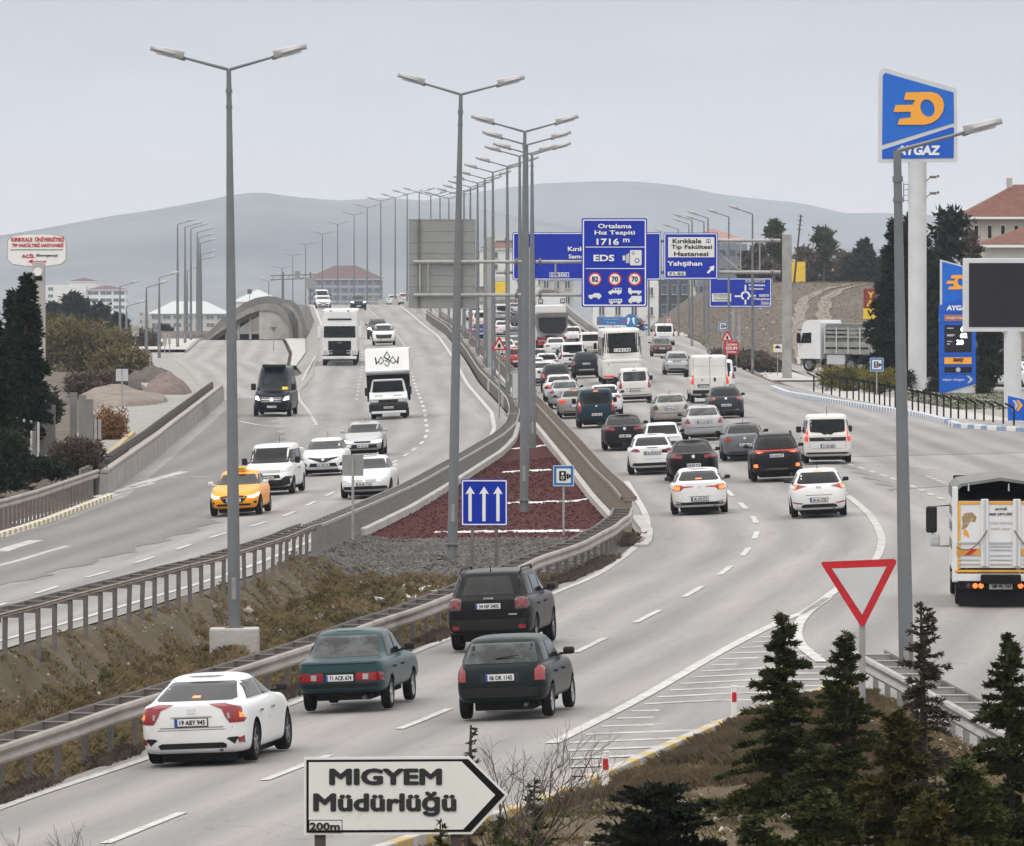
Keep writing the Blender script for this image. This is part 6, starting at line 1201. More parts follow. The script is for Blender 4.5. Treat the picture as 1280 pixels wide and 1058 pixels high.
derive('jazz', 'hatch', L=3.85, W=1.70, H=1.53, plate=(.86, .50), rwm='glassl', rear=[('tail_lamp', [(.62, .86), (.80, .88), (.80, 1.10), (.70, 1.12), (.66, 1.0)], 'tail', 1), ('bumper_strip', [(-.8, .58), (-.5, .56), (-.5, .60), (-.8, .62)], 'plast', 0), ('bumper_strip', [(.8, .58), (.5, .56), (.5, .60), (.8, .62)], 'plast', 0)])
# panel van and minibus (one box)
SPEC['panelvan'] = dict(L=5.4, W=2.05, H=2.50, zb=(1.35, 1.35, 1.15), ti=.02, ni=.3, cab=(-2.66, 2.0), roof=(-2.60, 1.25), Wc=.99, Wr=.93, ax=(-1.75, 1.9), wr=.345, ww=.22, zmid=.8, gc=.40, nr=16, nf=6, ncr=16, ncf=7, rim='steel', rwp=[(-.02, 2.36), (.12, 2.36), (.12, 2.39), (-.02, 2.39)], aer=False,
    sw=[[(.95, 1.40), (1.72, 1.40), (1.30, 2.05), (.95, 2.05)]], seam=(.9,), hand=(.95,), handm='plast', plate=(.86, .52), platex=-.35, bump=[(-1.0, .40), (1.0, .40), (1.0, .68), (-1.0, .68)], ms=(.26, .16, .42), mz=1.5, my=1.55,
    rear=[('tail_lamp', [(.86, .98), (.985, .98), (.985, 1.46), (.86, 1.46)], 'tailon', 1), ('door_seam', [(-.008, .70), (.008, .70), (.008, 2.36), (-.008, 2.36)], 'arch', 0), ('plate_recess', [(-.66, .90), (-.04, .90), (-.04, .98), (-.66, .98)], 'plast', 0), ('door_handle', [(.20, 1.12), (.30, 1.12), (.32, 1.20), (.30, 1.32), (.20, 1.32)], 'plast', 0), ('badge', [(-.44, 1.14), (-.36, 1.14), (-.36, 1.26), (-.44, 1.26)], 'grey', 0), ('panel_line', [(.10, 1.92), (.85, 1.92), (.85, 1.93), (.10, 1.93)], 'grey', 1), ('door_edge', [(.835, .72), (.845, .72), (.845, 2.34), (.835, 2.34)], 'arch', 1)],
    front=[('headlamp', [(.6, .9), (.95, .95), (.95, 1.2), (.7, 1.15)], 'head', 1), ('grille', [(-.5, .7), (.5, .7), (.5, .9), (-.5, .9)], 'plast', 0)])
SPEC['minibus'] = dict(L=5.9, W=2.02, H=2.62, zb=(1.32, 1.32, 1.10), ti=.02, ni=.35, cab=(-2.9, 2.05), roof=(-2.85, 1.10), Wc=.97, Wr=.80, ax=(-1.9, 2.0), wr=.35, ww=.22, zmid=.85, gc=.36, nr=14, nf=5, ncr=12, ncf=5, fw=(1.36, 1.98), aer=False,
    sw=swin(-2.6, 1.75, -2.6, 1.30, 1.40, 2.05, (-1.3, 0.0, .95)), seam=(.95,), hand=(.98,), handm='plast', plate=(.86, .52), fplate=(.52, .52), ms=(.26, .18, .36), mz=1.55, my=1.60, rear=[('tail_lamp', [(.86, 1.0), (.98, 1.0), (.98, 1.4), (.86, 1.4)], 'tail', 1)],
    front=[('headlamp', [(.60, .86), (.96, .90), (.94, 1.10), (.72, 1.06)], 'headon', 1), ('grille', [(-.56, .74), (.56, .74), (.60, 1.02), (-.60, 1.02)], 'plast', 0), ('chrome_strip', [(-.54, .78), (.54, .78), (.54, .80), (-.54, .80)], 'chrome', 0), ('chrome_strip', [(-.56, .88), (.56, .88), (.56, .90), (-.56, .90)], 'chrome', 0), ('chrome_strip', [(-.58, .97), (.58, .97), (.58, .99), (-.58, .99)], 'chrome', 0), ('badge', [(-.10, .86), (0, .78), (.10, .86), (.10, .96), (0, 1.02), (-.10, .96)], 'chrome', 0), ('placard', [(-.80, 1.40), (-.50, 1.40), (-.50, 1.56), (-.80, 1.56)], 'yel', 0), ('intake', [(-.62, .40), (.62, .40), (.62, .46), (-.62, .46)], 'plast', 0), ('bumper_strip', [(-.66, .33), (.66, .33), (.66, .35), (-.66, .35)], 'grey', 0)])
SPEC['coach'] = dict(L=12.5, W=2.50, H=3.35, zb=(1.5, 1.5, 1.4), ti=.03, ni=.1, cab=(-6.16, 6.1), roof=(-6.05, 5.7), Wc=1.235, Wr=1.20, ax=(-3.2, 3.6), wr=.50, ww=.3, zmid=.9, gc=.36, nr=12, nf=8, ncr=12, ncf=8, rim='steel', aer=False,
    rwp=[(-1.10, 1.90), (1.10, 1.90), (1.06, 3.04), (.98, 3.12), (-.98, 3.12), (-1.06, 3.04)], sw=swin(-5.6, 5.2, -5.6, 5.2, 1.75, 2.85, (-3.8, -2, -.2, 1.6, 3.4)), seam=(), hand=(), plate=(.62, .52), bump=[(-1.2, .36), (1.2, .36), (1.2, .44), (-1.2, .44)], ms=(.2, .2, .4), mz=2.2, my=6.1,
    rear=[('tail_lamp', [(.52, .46), (1.16, .46), (1.18, .56), (.54, .56)], 'tailon', 1), ('panel_line', [(-1.08, 1.32), (1.08, 1.32), (1.08, 1.335), (-1.08, 1.335)], 'plast', 0), ('roof_lamp', [(-.06, 3.17), (.06, 3.17), (.05, 3.22), (-.05, 3.22)], 'amber', 0), ('panel_catch', [(-.92, 1.18), (-.84, 1.18), (-.86, 1.26)], 'plast', 0)])
MD['amber'] = M_AMBER
# ---------------------------------------------------------------- traffic
XMIDR = lambda y: XB(y) + 5
def place(key, name, label, cat, x, y, pm_, side='R', over=None, plate=None, Y=None, dh=0.0, group=None, mirm=None):
    """rear (or, for oncoming traffic, front) axle stands where the photograph shows it on the road"""
    S = SPEC[key]; zf = zright if side in 'RE' else zleft
    if side == 'E': zf = zexit
    if side == 'S': zf = lambda X, Y_: zs(X, Y_)
    if Y is None: p = px(x, y, zf)
    else: q_ = at(x, Y); p = Vector((q_.x, Y, 0))
    fn = XB if side in 'RE' else XA
    h = roadhead(fn, min(p.y, 1300), 14) if side in 'RL' else 0.0
    if side == 'R' and 195 < p.y < 330: h = np.interp(p.y, [195, 225, 330], [R(3.5), R(0.5), R(-1)])
    if side == 'L' and 195 < p.y < 390: h = np.interp(p.y, [195, 240, 300, 390], [R(5.2), R(4.5), R(2.5), R(-.5)])
    if side == 'L': h += math.pi; ax = -S['ax'][1]
    else: ax = -S['ax'][0]
    h += R(dh); M = frame_at(p.x, p.y, zf, h)
    if side == 'L': M = M @ Matrix.Translation((0, -S['ax'][1], 0))
    else: M = M @ Matrix.Translation((0, -S['ax'][0], 0))
    return put(key, name, label, cat, M, pm_, over, mirm, group, plate)
LIT = {'tail': M_TAILON, 'brake': M_BRAKE, 'brake3': M_BRAKE}
OFF = {'brake': M_TAIL, 'tailon': M_TAIL, 'brake3': M_TAILD}
car = 'car'; SAL, HAT, SU, VAN = 'saloon_car', 'hatchback_car', 'suv', 'van'
place('fastback', SAL, 'white saloon nearest the camera with red swept tail lamps beside the guard rail', car, 256, 955, PW, over={'brake3': M_BRAKE}, plate='19 ABY 945', dh=1.2)
t_, S_, _o = place('boxsaloon', SAL, 'old boxy teal saloon with a black bumper, behind the white saloon', car, 437, 889, PTEAL, over=OFF, plate='71 ACK 674', dh=.8)
t_, S_, _o = place('boxsuv', SU, 'boxy black off-roader with roof rails, lowest of the dark cars by the rail', car, 620, 813, PBK, over=OFF, plate='34 NF 5402', dh=1.5); text(t_, 'Jeep', 0, 1.095, .20, .055, M_CHROME, y=-2.13, bold=.04)
place('oldhatch', HAT, 'old dark green hatchback with black bumper, right of the teal saloon', car, 635, 899, PGRN, over=OFF, plate='06 DK 1142', dh=1.0)
place('saloon_wide', SAL, 'white saloon braking in the middle lane with full-width lit tail lamps', car, 875, 643, PW, over={'brake3': M_BRAKE}, plate='06 CPE 572')
place('hatch', HAT, 'white hatchback braking alone at the right of the queue', car, 1024, 647, PW, over={'brake3': M_BRAKE, 'tail': M_TAIL}, plate='06 GC 2720')
place('mpv_tall', 'family_van', 'white tall family van with black rear band and two roof bar mounts', car, 1034, 580, PW2, plate='71 HK 858')
place('suv', SU, 'black suv with a red light bar across its tail, fog lamps lit', car, 971, 602, PBK, plate='06 AUR 677')
place('saloon', SAL, 'mid-grey saloon partly hidden by the black suv', car, 931, 576, PGR, over=OFF, plate='06 DSE 24')
place('longsaloon', SAL, 'black long saloon right behind the braking white saloon', car, 867, 602, PBK, over=OFF, plate='06 BT 919')
place('focus', SAL, 'white saloon with dark red lamps left of the black long saloon', car, 816, 593, PW, over=OFF, plate='06 FB 870')
place('boxsaloon', SAL, 'white boxy old car mostly hidden behind the white saloon', car, 829, 574, PW, over={**OFF, 'glassl': M_GLASS})
place('longsaloon', SAL, 'dark plum saloon beside the concrete-like rail', car, 781, 563, PBROWN, over=OFF, plate='06 BR 77')
place('saloon_b', SAL, 'silver saloon with tall red lamps and a clear rear window', car, 880, 551, PSI, over={'tail': M_TAIL, 'brake3': M_TAILD, 'headon': M_HEAD}, plate='34 UK 785')
place('saloon_b', SAL, 'warm silver saloon with dark lamps between petrol and silver cars', car, 839, 532, PSI2, over={'tail': M_TAILD, 'headon': M_HEAD}, plate='06 AL 231')
place('cross', HAT, 'dark hatchback with red lamps in front of the white panel van', car, 907, 523, PGR2, over=OFF, plate='06 BDF 20')
place('panelvan', VAN, 'white panel van with two rear doors and lit tail lamps', 'van', 887, 504, PW2, plate='50 AF 332')
place('mpv', 'family_van', 'white van mostly hidden behind the right side of the panel van', car, 899, 490, PW, over=OFF)
place('jazz', HAT, 'small silver hatchback upright on the right lane', car, 846, 469, PSI, over={'tail': M_TAIL, 'brake': M_TAILON}, plate='06 HT 41')
place('boxsaloon', SAL, 'old gold saloon with black bumper far up the right lane', car, 827, 446, PGOLD, over=OFF, plate='71 FD 12')
place('mpv', 'family_van', 'white small van directly ahead of the old gold saloon', car, 830, 432, PW, over=OFF, plate='06 EM 40')
place('mpv', 'family_van', 'petrol blue family van with lit lamps next to the red gravel rail', car, 746, 535, PDTEAL, over={'brake3': M_BRAKE}, plate='06 CIP 51')
place('mpv', 'family_van', 'cream white family van behind the coach', car, 794, 503, PW2, over={**OFF, 'glass': M_GLASSL}, plate='06 DH 84')
t, S_, ob = place('coach', 'coach', 'tall white coach with a wide black rear window', 'bus', 777.5, 480, PW2)
rect(t, -.50, .52, 1.98, 2.18, -6.26, M_OFFW, 'window_sticker')
for i in range(6): disc(t, -.40 + .165 * i, 2.08, .04 + .01 * (i % 3), -6.275, M_BLACK, 'sticker_symbol', n=6 + i)
place('saloon', SAL, 'grey-silver saloon with lit lamps squeezed beside the petrol van', car, 720, 523, PSI2, over=LIT)
place('saloon_tri', SAL, 'silver saloon with triangular red lamps two ahead of the petrol van', car, 707, 511, PSI, over={'tail': M_TAIL, 'headon': M_HEAD})
place('saloon', SAL, 'white saloon three cars ahead of the petrol van', car, 700, 502, PW, over=LIT)
place('darksuv', SU, 'dark grey suv in the left queue before the white cars', car, 696, 491, PGR2, over=LIT)
place('focus', SAL, 'white saloon at the left lane edge beside the lamp posts', car, 679, 482, PW, over=OFF)
place('cross', HAT, 'white hatchback tucked behind the petrol van, one red lamp showing', car, 757, 519, PW, over=OFF)
place('darksuv', SU, 'dark blue-grey suv with an amber indicator lit beside the coach', car, 733, 473, PNAVY, over=OFF, plate='34 CH 88')
place('mpv_tall', 'family_van', 'white van with a black window band left of the dark suv', car, 716, 462, PW, over=OFF, plate='06 HU 62')
place('saloon', SAL, 'white saloon directly behind the covered tipper lorry', car, 695, 446, PW, over=OFF, plate='06 FC 38')
place('mpv', 'family_van', 'silver-white small van between coach and tipper lorry', car, 738, 445, PW2, over=LIT, plate='71 AB 9')
place('hatch', HAT, 'white hatchback showing past the right edge of the tipper lorry', car, 716, 430, PW, over={**OFF, 'brake': M_TAILON})
place('saloon', SAL, 'dark car with lit lamps on the exit road beyond the coach', car, 796, 414, PGR2, side='E', over=LIT)
place('hatch', HAT, 'red car in the left lane seen between the lamp posts', car, 645, 462, PRED, over=LIT)
place('saloon', SAL, 'white saloon beside the median warning triangle', car, 632, 449, PW, over=OFF)
place('saloon_b', SAL, 'silver saloon ahead of the red car between lamp posts', car, 646, 443, PSI, over={'headon': M_HEAD})
place('mpv_tall', 'family_van', 'silver van high up the bridge ramp between lamp posts', car, 629, 403, PSI, over=OFF)
place('saloon', SAL, 'dark car right of the silver van on the bridge ramp', car, 643, 417, PNAVY, over=OFF)
place('saloon', SAL, 'white saloon just below the silver van on the ramp', car, 629, 421, PW, over=LIT)
place('hatch', HAT, 'blue hatchback at the left lane edge on the ramp', car, 601, 425, PBLU, over=LIT)
place('mpv', 'family_van', 'white van ahead of the blue hatchback on the ramp', car, 601, 412, PW, over=LIT)
place('saloon', SAL, 'white saloon furthest left of the ramp queue', car, 594, 401, PW, over=OFF)
place('saloon', SAL, 'white saloon with lit lamps near the top of the ramp', car, 644, 396, PSI, over=LIT)
place('mpv', 'family_van', 'white van near the bridge crest right of the grey column', car, 640, 388, PW, over=OFF)
place('saloon', SAL, 'grey saloon on the ramp half hidden by the lamp posts', car, 645, 431, PGR, over=OFF)
place('panelvan', VAN, 'white panel van cresting the bridge before the yellow panel', 'van', 626, 388, PW, over=OFF)
place('saloon', SAL, 'white car on the bridge crest behind the left rail', car, 492, 0, PW, Y=930, over=OFF)
place('saloon', SAL, 'white car with red lamps lit on the bridge crest rail', car, 506, 0, PW, Y=900, over=LIT)
place('hatch', HAT, 'white hatchback on the crest just left of the big board back', car, 514, 0, PW, Y=925, over=OFF)
for i, (x, y, m_, k, lb) in enumerate(((620, 392, PW2, 'saloon', 'cream saloon beside the gantry column on the ramp'), (655, 403, PGR, 'hatch', 'grey hatchback ahead of the tipper lorry'), (668, 476, PW, 'saloon', 'white saloon masked by the cluster of lamp posts'), (672, 463, PSI, 'hatch', 'silver hatchback masked by the cluster of lamp posts'), (684, 470, PW, 'hatch', 'white hatchback just right of the lamp post cluster'))):
    place(k, SAL if k == 'saloon' else HAT, lb, car, x, y, m_, over=OFF)
# oncoming
place('taxi', 'taxi', 'orange taxi with yellow roof sign and lit headlamps', 'taxi', 296, 645, PORA, side='L', plate='^06 T 4187', mirm=PW)[0]
tx = bpy.data.objects['taxi']; o = MB().rbox((0, -.05, 1.53), (.46, .14, .13), .04).build('roof_sign', M_YEL, tx); text(o, 'TAKSİ', 0, 0, .30, .06, M_BLACK, M=Matrix(((-1, 0, 0, 0), (0, -1, 0, -.0), (0, 0, 1, 1.53), (0, 0, 0, 1))), y=-.075)
place('partner', VAN, 'white small delivery van with black lower bumper behind the taxi', 'van', 338, 619, PW, side='L', over=OFF, plate='^06 AK 302', dh=2)
place('clio', HAT, 'white hatchback with black V-shaped grille, oncoming', car, 406, 595, PW, side='L', over=OFF, plate='^34 MRP 395', mirm=PW)
place('passat', SAL, 'white oncoming saloon behind the square sign back', car, 459, 623, PW, side='L', over=OFF, plate='^06 BU 710', mirm=PW)
place('saloon_b', SAL, 'silver oncoming car with one bright headlamp', car, 455, 571, PSI, side='L', over={'glassl': M_GLASS}, plate='^06 AZ 46', mirm=PSI)
place('minibus', 'minibus', 'black high-roof minibus with lit headlamps coming off the slip road', 'minibus', 341, 521, PNAVY, side='L', plate='^71 S 1039', dh=3)
mbs = bpy.data.objects['minibus']; MB().rbox((0, 1.05, 2.66), (1.25, .7, .16), .06).build('air_conditioner', M_PLAST, mbs)
place('darksuv', SU, 'dark oncoming suv left of the white-nosed suv', car, 472, 424, PGR2, side='L', over=OFF, mirm=PBK)
place('togg', SU, 'white-nosed oncoming suv with a dark grille behind the box lorry', car, 480, 432, PW, side='L', over=OFF, mirm=PW)
place('clio', HAT, 'white oncoming car leading the pair near the bridge crest', car, 404, 0, PW, side='L', over=OFF, Y=815)
place('partner', VAN, 'white van following close behind on the bridge crest', 'van', 403, 0, PW, side='L', over=OFF, Y=862)
place('darksuv', SU, 'dark oncoming suv with headlamps lit near the bridge crest', car, 448, 0, PGR2, side='L', over=OFF, Y=800)
# ---- heavier vehicles
def wheels(t, ys, W, r=.5, wd=.3, dual=()):
    ty, rm, sp = wheel_parts(r, wd, 'truck')
    for y in ys:
        for s_ in (-1, 1):
            k = link('wheel', ty, t); k.location = (s_ * (W / 2 - wd / 2 - .03), y, r); k.rotation_euler = (0, 0, 0 if s_ > 0 else math.pi); link('rim', rm, k); link('spokes', sp, k)
            if y in dual: k2 = link('wheel', ty, t); k2.location = (s_ * (W / 2 - wd * 1.6), y, r)
def onroad(name, label, cat, x, y, ay, side='R', head=None, zf=None, Y=None):
    zf = zf or (zright if side == 'R' else zleft)
    if Y: q_ = at(x, Y); p = Vector((q_.x, Y, 0))
    else: p = px(x, y, zf)
    h = roadhead(XB if side == 'R' else XA, p.y, 14) if head is None else R(head)
    if side == 'L': h += math.pi
    t = thing(name, label, cat); t.matrix_world = frame_at(p.x, p.y, zf, h) @ Matrix.Translation((0, -ay, 0)); return t
FR = Matrix(((-1, 0, 0, 0), (0, -1, 0, 0), (0, 0, 1, 0), (0, 0, 0, 1)))      # turn lettering to the front
# white box lorry, oncoming
t = onroad('box_lorry', 'white box lorry with a black crown-like emblem over the cab, oncoming', 'lorry', 487, 524, 2.35, 'L', head=.4)
MB().prism([(-1.02, .55), (1.02, .55), (1.02, .80), (.99, 1.15), (.90, 1.62), (.82, 1.98), (.70, 2.06), (-.70, 2.06), (-.82, 1.98), (-.90, 1.62), (-.99, 1.15), (-1.02, .80)], 1.6, 2.95).build('cab', PW, t, True)
MB().prism([(2.95, .85), (3.25, .86), (3.22, 1.08), (2.95, 1.42)], -.98, .98, plane='YZ').build('bonnet', PW, t)
MB().add([(-.82, 3.0, 1.42), (.82, 3.0, 1.42), (.74, 2.965, 1.96), (-.74, 2.965, 1.96)], [(0, 1, 2, 3)]).build('windscreen', M_GLASS, t)
MB().rbox((0, 2.95, 2.03), (1.55, .16, .08), .03).build('sun_visor', PW, t)
MB().rbox((0, 3.22, .94), (1.90, .10, .17), .02).build('grille', M_PLAST, t)
for s_ in (-1, 1):
    MB().rbox((s_ * .72, 3.26, .94), (.42, .06, .13), .02).build('headlamp', M_HEAD, t); MB().rbox((s_ * 1.14, 2.75, 1.45), (.16, .10, .42), .04).build('wing_mirror', M_PLAST, t); MB().box((s_ * .5, 3.12, 1.22), (.42, .02, .015), M=Matrix.Rotation(-.8, 3, 'X')).build('bonnet_slot', M_BLACK, t)
MB().rbox((0, 3.2, .58), (2.04, .22, .42), .05).build('bumper', M_PLAST, t); MB().rbox((0, 3.28, .36), (1.80, .10, .14), .04).build('bumper_spoiler', PW, t)
k = MB().rbox((0, 3.33, .60), (.50, .02, .11), .01).build('license_plate', M_PLATE, t); text(k, '06 TML 51', 0, .60, .42, .07, M_BLACK, y=-3.345, M=FR, bold=.03)
MB().rbox((0, -.6, 1.95), (2.28, 4.6, 2.1), .03).build('cargo_box', PW, t); MB().rbox((0, 1.74, 1.95), (2.26, .06, 2.06), .02).build('cargo_front', M_BLACK, t)
MB().prism([(1.78, 2.28), (2.55, 2.42), (2.62, 2.50), (2.10, 3.58), (1.70, 3.62), (-2.9, 3.60), (-2.9, 2.98), (1.78, 2.98)], -1.14, 1.14, plane='YZ').build('cab_fairing', PW, t)
# emblem drawn as strokes on the sloping fairing
pa, pb = Vector((2.63, 2.47)), Vector((2.105, 3.60)); up = (pb - pa)
def fp(x, z): q_ = pa + up * z; return Vector((x, q_.x + .012, q_.y))
mb = MB()
for st in ([(-.60, .66), (-.52, .38), (-.30, .68), (-.16, .50), (-.33, .34), (-.44, .46)], [(.60, .66), (.52, .38), (.30, .68), (.16, .50), (.33, .34), (.44, .46)], [(-.16, .66), (0, .90), (.16, .66), (-.08, .48), (.14, .40), (0, .22), (-.14, .36)], [(-.16, .66), (.0, .58), (.16, .46)], [(-.60, .66), (-.56, .34)], [(.60, .66), (.56, .34)]):
    mb.tube([fp(-x, z) for x, z in st], [.028] * len(st), 4)
mb.build('emblem', M_BLACK, t); MB().rbox((0, -.3, .62), (.9, 5.6, .25), .03).build('chassis', M_BLACK, t); wheels(t, (2.35, -1.5), 1.95, .40, .24, dual=(-1.5,))
# articulated white lorry, oncoming
t = onroad('articulated_lorry', 'white articulated lorry with a large black grille, oncoming ahead of the box lorry', 'lorry', 425, 457, 1.4, 'L', head=-.6)
MB().prism([(-1.25, .75), (1.25, .75), (1.25, 3.35), (1.12, 3.72), (.95, 3.80), (-.95, 3.80), (-1.12, 3.72), (-1.25, 3.35)], .55, 2.75).build('cab', PW, t)
MB().prism([(2.72, .8), (2.88, .8), (2.90, 1.95), (2.72, 2.0)], -1.22, 1.22, plane='YZ').build('front_panel', PW, t)
MB().add([(-1.12, 2.86, 1.98), (1.12, 2.86, 1.98), (1.10, 2.78, 2.78), (-1.10, 2.78, 2.78)], [(0, 1, 2, 3)]).build('windscreen', M_GLASS, t)
MB().rbox((0, 2.92, 2.84), (2.2, .28, .10), .04).build('sun_visor', PW, t); MB().rbox((0, 2.66, 3.28), (1.7, .3, .12), .03).build('roof_lights', M_PLAST, t)
MB().rbox((0, 2.9, 1.42), (1.62, .06, .66), .05).build('grille', M_BLACK, t); text(t, 'FORD', 0, 1.62, .30, .08, M_CHROME, y=-2.945, M=FR, bold=.03)
MB().rbox((0, 2.9, .86), (1.50, .06, .36), .04).build('lower_grille', M_BLACK, t); MB().rbox((0, 2.96, .88), (1.46, .04, .05), .01).build('grille_bar', PW, t)
for s_ in (-1, 1): MB().rbox((s_ * 1.0, 2.9, .92), (.26, .08, .40), .04).build('headlamp', M_HEAD, t); MB().rbox((s_ * 1.42, 2.55, 2.35), (.26, .22, .78), .06).build('wing_mirror', PW, t)
MB().rbox((0, 2.85, .56), (2.4, .2, .22), .05).build('bumper', PW, t); MB().rbox((0, 2.85, .40), (2.3, .16, .14), .03).build('bumper_valance', M_PLAST, t); MB().rbox((0, 2.97, .58), (.5, .02, .11), .01).build('license_plate', M_PLATE, t)
MB().rbox((0, -6.2, 2.35), (2.5, 11.8, 3.0), .04).build('trailer', PW2, t)
for s_ in (-.62, .62): MB().lathe([(.0, -.02), (.09, -.02), (.09, .05), (0, .06)], (s_, 2.3, 3.84), 'Z', 10).build('beacon', M_PLAST, t)
MB().rbox((0, -4, .95), (1, 14, .3), .03).build('chassis', M_BLACK, t); wheels(t, (1.4, -2.0, -8.2, -9.5, -10.8), 2.5, .5, .3)
# covered tipper lorry in the queue, with a white lorry ahead
t = onroad('tipper_lorry', 'grey covered tipper lorry seen from behind, dark rounded tailgate', 'lorry', 690.5, 437, -3.0, 'R', head=-1.2)
P_ = [(-1.25, 1.9), (-1.10, 1.45), (-.7, 1.2), (.7, 1.2), (1.10, 1.45), (1.25, 1.9), (1.25, 2.6), (1.12, 2.82), (-1.12, 2.82), (-1.25, 2.6)]
MB().prism(P_, -4.3, 2.0).build('tipper_body', M_TARP, t); MB().prism([(x * .90, 2.0 + (z - 2.0) * .84) for x, z in P_], -4.36, -4.31).build('tailgate', M_PLAST, t)
MB().prism([(-1.32, 2.62), (1.32, 2.62), (1.26, 2.86), (1.1, 2.98), (-1.1, 2.98), (-1.26, 2.86)], -4.42, 2.1).build('tarpaulin_cover', M_STEELD, t)
MB().rbox((0, 3.3, 2.1), (2.4, 2.2, 2.9), .1).build('cab', PW, t)
for s_ in (-1, 1): MB().rbox((s_ * .82, -4.5, .92), (.62, .06, .18), .02).build('tail_lamp', M_TAIL, t); MB().rbox((s_ * .9, -4.4, .62), (.6, .05, .5), .02).build('mud_flap', M_RED, t)
MB().rbox((0, -4.45, .93), (.52, .03, .14), .01).build('license_plate', M_PLATE, t); MB().rbox((0, -.5, .85), (.9, 7, .3), .02).build('chassis', M_BLACK, t); MB().rbox((0, -4.4, .72), (2.4, .1, .12), .02).build('bumper', M_STEELR, t)
wheels(t, (-3.0, -1.7, 3.2), 2.45, .5, .3, dual=(-3.0, -1.7))
t = onroad('lorry', 'white lorry just ahead of the tipper, its rear wall with two dark lamps', 'lorry', 690, 0, -3.0, 'R', head=-1.2, Y=640)
MB().rbox((0, -.6, 2.95), (2.5, 7, 2.1), .06).build('cargo_body', PW, t); 
for s_ in (-1, 1): MB().rbox((s_ * .98, -4.12, 3.45), (.42, .06, .42), .02).build('marker_lamp', M_PLAST, t); MB().rbox((s_ * .98, -4.16, 3.45), (.30, .03, .28), .02).build('lamp_glass', M_GREYT, t)
MB().rbox((0, -4.12, 2.2), (2.46, .06, .3), .02).build('tail_board', M_GREYT, t); MB().rbox((0, -.5, 1.6), (1.2, 7, .7), .02).build('chassis', M_BLACK, t); MB().prism([(-1.25, 4.0), (1.25, 4.0), (.2, 4.42), (-.9, 4.46)], -4.0, 2.8).build('load_cover', M_TARP, t); wheels(t, (-3.0, -1.7, 3.2), 2.45, .5, .3)
# livestock lorry at the right edge
t = onroad('livestock_lorry', 'white livestock lorry with orange trim and dark canopy opening at the right edge', 'lorry', 1249, 757, -2.2, 'R', head=2.2)
M_TRIM = mat('amber_trim', (.66, .32, .035), .6, var=.12, scale=3); W_ = 2.22; YB_ = -3.35
MB().rbox((0, -.65, 1.70), (W_ - .16, 5.2, 1.26), .02).build('cargo_body', PW, t)
mb = MB().rbox((-W_ / 2 + .09, YB_ + .03, 1.62), (.13, .10, 2.14), .02).rbox((W_ / 2 - .09, YB_ + .03, 1.62), (.13, .10, 2.14), .02); mb.build('corner_post', PW, t)
MB().rbox((0, YB_, 1.62), (W_ - .34, .05, 1.50), .01).build('tailboard', PW, t)
for x in (-.36, .36): MB().rbox((x, YB_ - .05, 1.66), (.17, .07, 1.52), .02).build('tailboard_rib', PW, t)
for x in (-.36, .36): MB().rbox((x, YB_ - .10, 1.66), (.04, .04, 1.50), .01).build('tailboard_rib', M_GREYT, t)
for z in (2.33,): 
    for x, w_ in ((-.72, .50), (0, .52), (.72, .50)): MB().rbox((x, YB_ - .03, z), (w_, .02, .07), .005).build('orange_trim', M_TRIM, t)
for s_ in (-1, 1): MB().rbox((s_ * (W_ / 2 - .18), YB_ - .03, 1.60), (.055, .03, 1.52), .01).build('orange_trim', M_TRIM, t)
MB().rbox((0, YB_ - .04, .80), (W_ - .18, .04, .055), .01).build('orange_trim', M_TRIM, t)
for x in (-.72, 0, .72):
    MB().rbox((x, YB_ - .04, 1.44), (.50, .03, .05), .01).build('panel_ledge', M_GREYT, t)
    for z in (.96, 1.06, 1.16) + ((1.28, 1.36) if x == 0 else ()): MB().rbox((x, YB_ - .04, z), (.48, .03, .02), .005).build('pressed_line', M_GREYT, t)
for x in (-.72, .72):
    poly(t, [(x - .26, 1.16), (x + .26, 1.16), (x + .26, 1.30), (x - .26, 1.30)], YB_ - .06, M_TRIM, 'warning_plate', .01); poly(t, [(x - .10, 1.16), (x + .03, 1.16), (x + .22, 1.30), (x + .08, 1.30)], YB_ - .066, M_RED, 'warning_stripe', .005)
M_TAN = mat('tan_print', (.30, .20, .10), .6, col2=(.6, .5, .36), scale=9, thr=(.3, .5))
for x in (-.72, .72): poly(t, [(x - .16, 1.72), (x - .04, 1.78), (x + .04, 1.92), (x + .15, 1.90), (x + .18, 2.02), (x + .08, 2.12), (x - .08, 2.10), (x - .15, 2.0), (x - .13, 1.85)], YB_ - .032, M_TAN, 'printed_emblem', .005); poly(t, [(x - .12, 1.62), (x + .02, 1.55), (x - .02, 1.70), (x - .10, 1.76)], YB_ - .032, M_TRIM, 'printed_emblem', .005)
text(t, 'AKTUĞ', 0, 2.20, .27, .06, M_BLACK, y=YB_ - .032); text(t, 'BESİ ÇİFTLİĞİ', 0, 2.08, .50, .07, M_BLACK, y=YB_ - .032); text(t, 'CANLI HAYVAN', 0, 1.88, .50, .06, M_GREYT, y=YB_ - .032, bold=.005); text(t, 'NAKİL ARACI', 0, 1.76, .42, .06, M_GREYT, y=YB_ - .032, bold=.005)
ch = []
for x0, x1, z0 in ((-1.0, -.30, 1.34), (.30, 1.0, 1.34)):
    pts = [Vector((x0 + (x1 - x0) * k / 10, YB_ - .13, z0 + (.38 * (k / 10) if x0 < 0 else .38 * (1 - k / 10)) - .22 * math.sin(math.pi * k / 10))) for k in range(11)]; MB().tube(pts, [.014] * 11, 5).build('chain', M_STEELD, t)
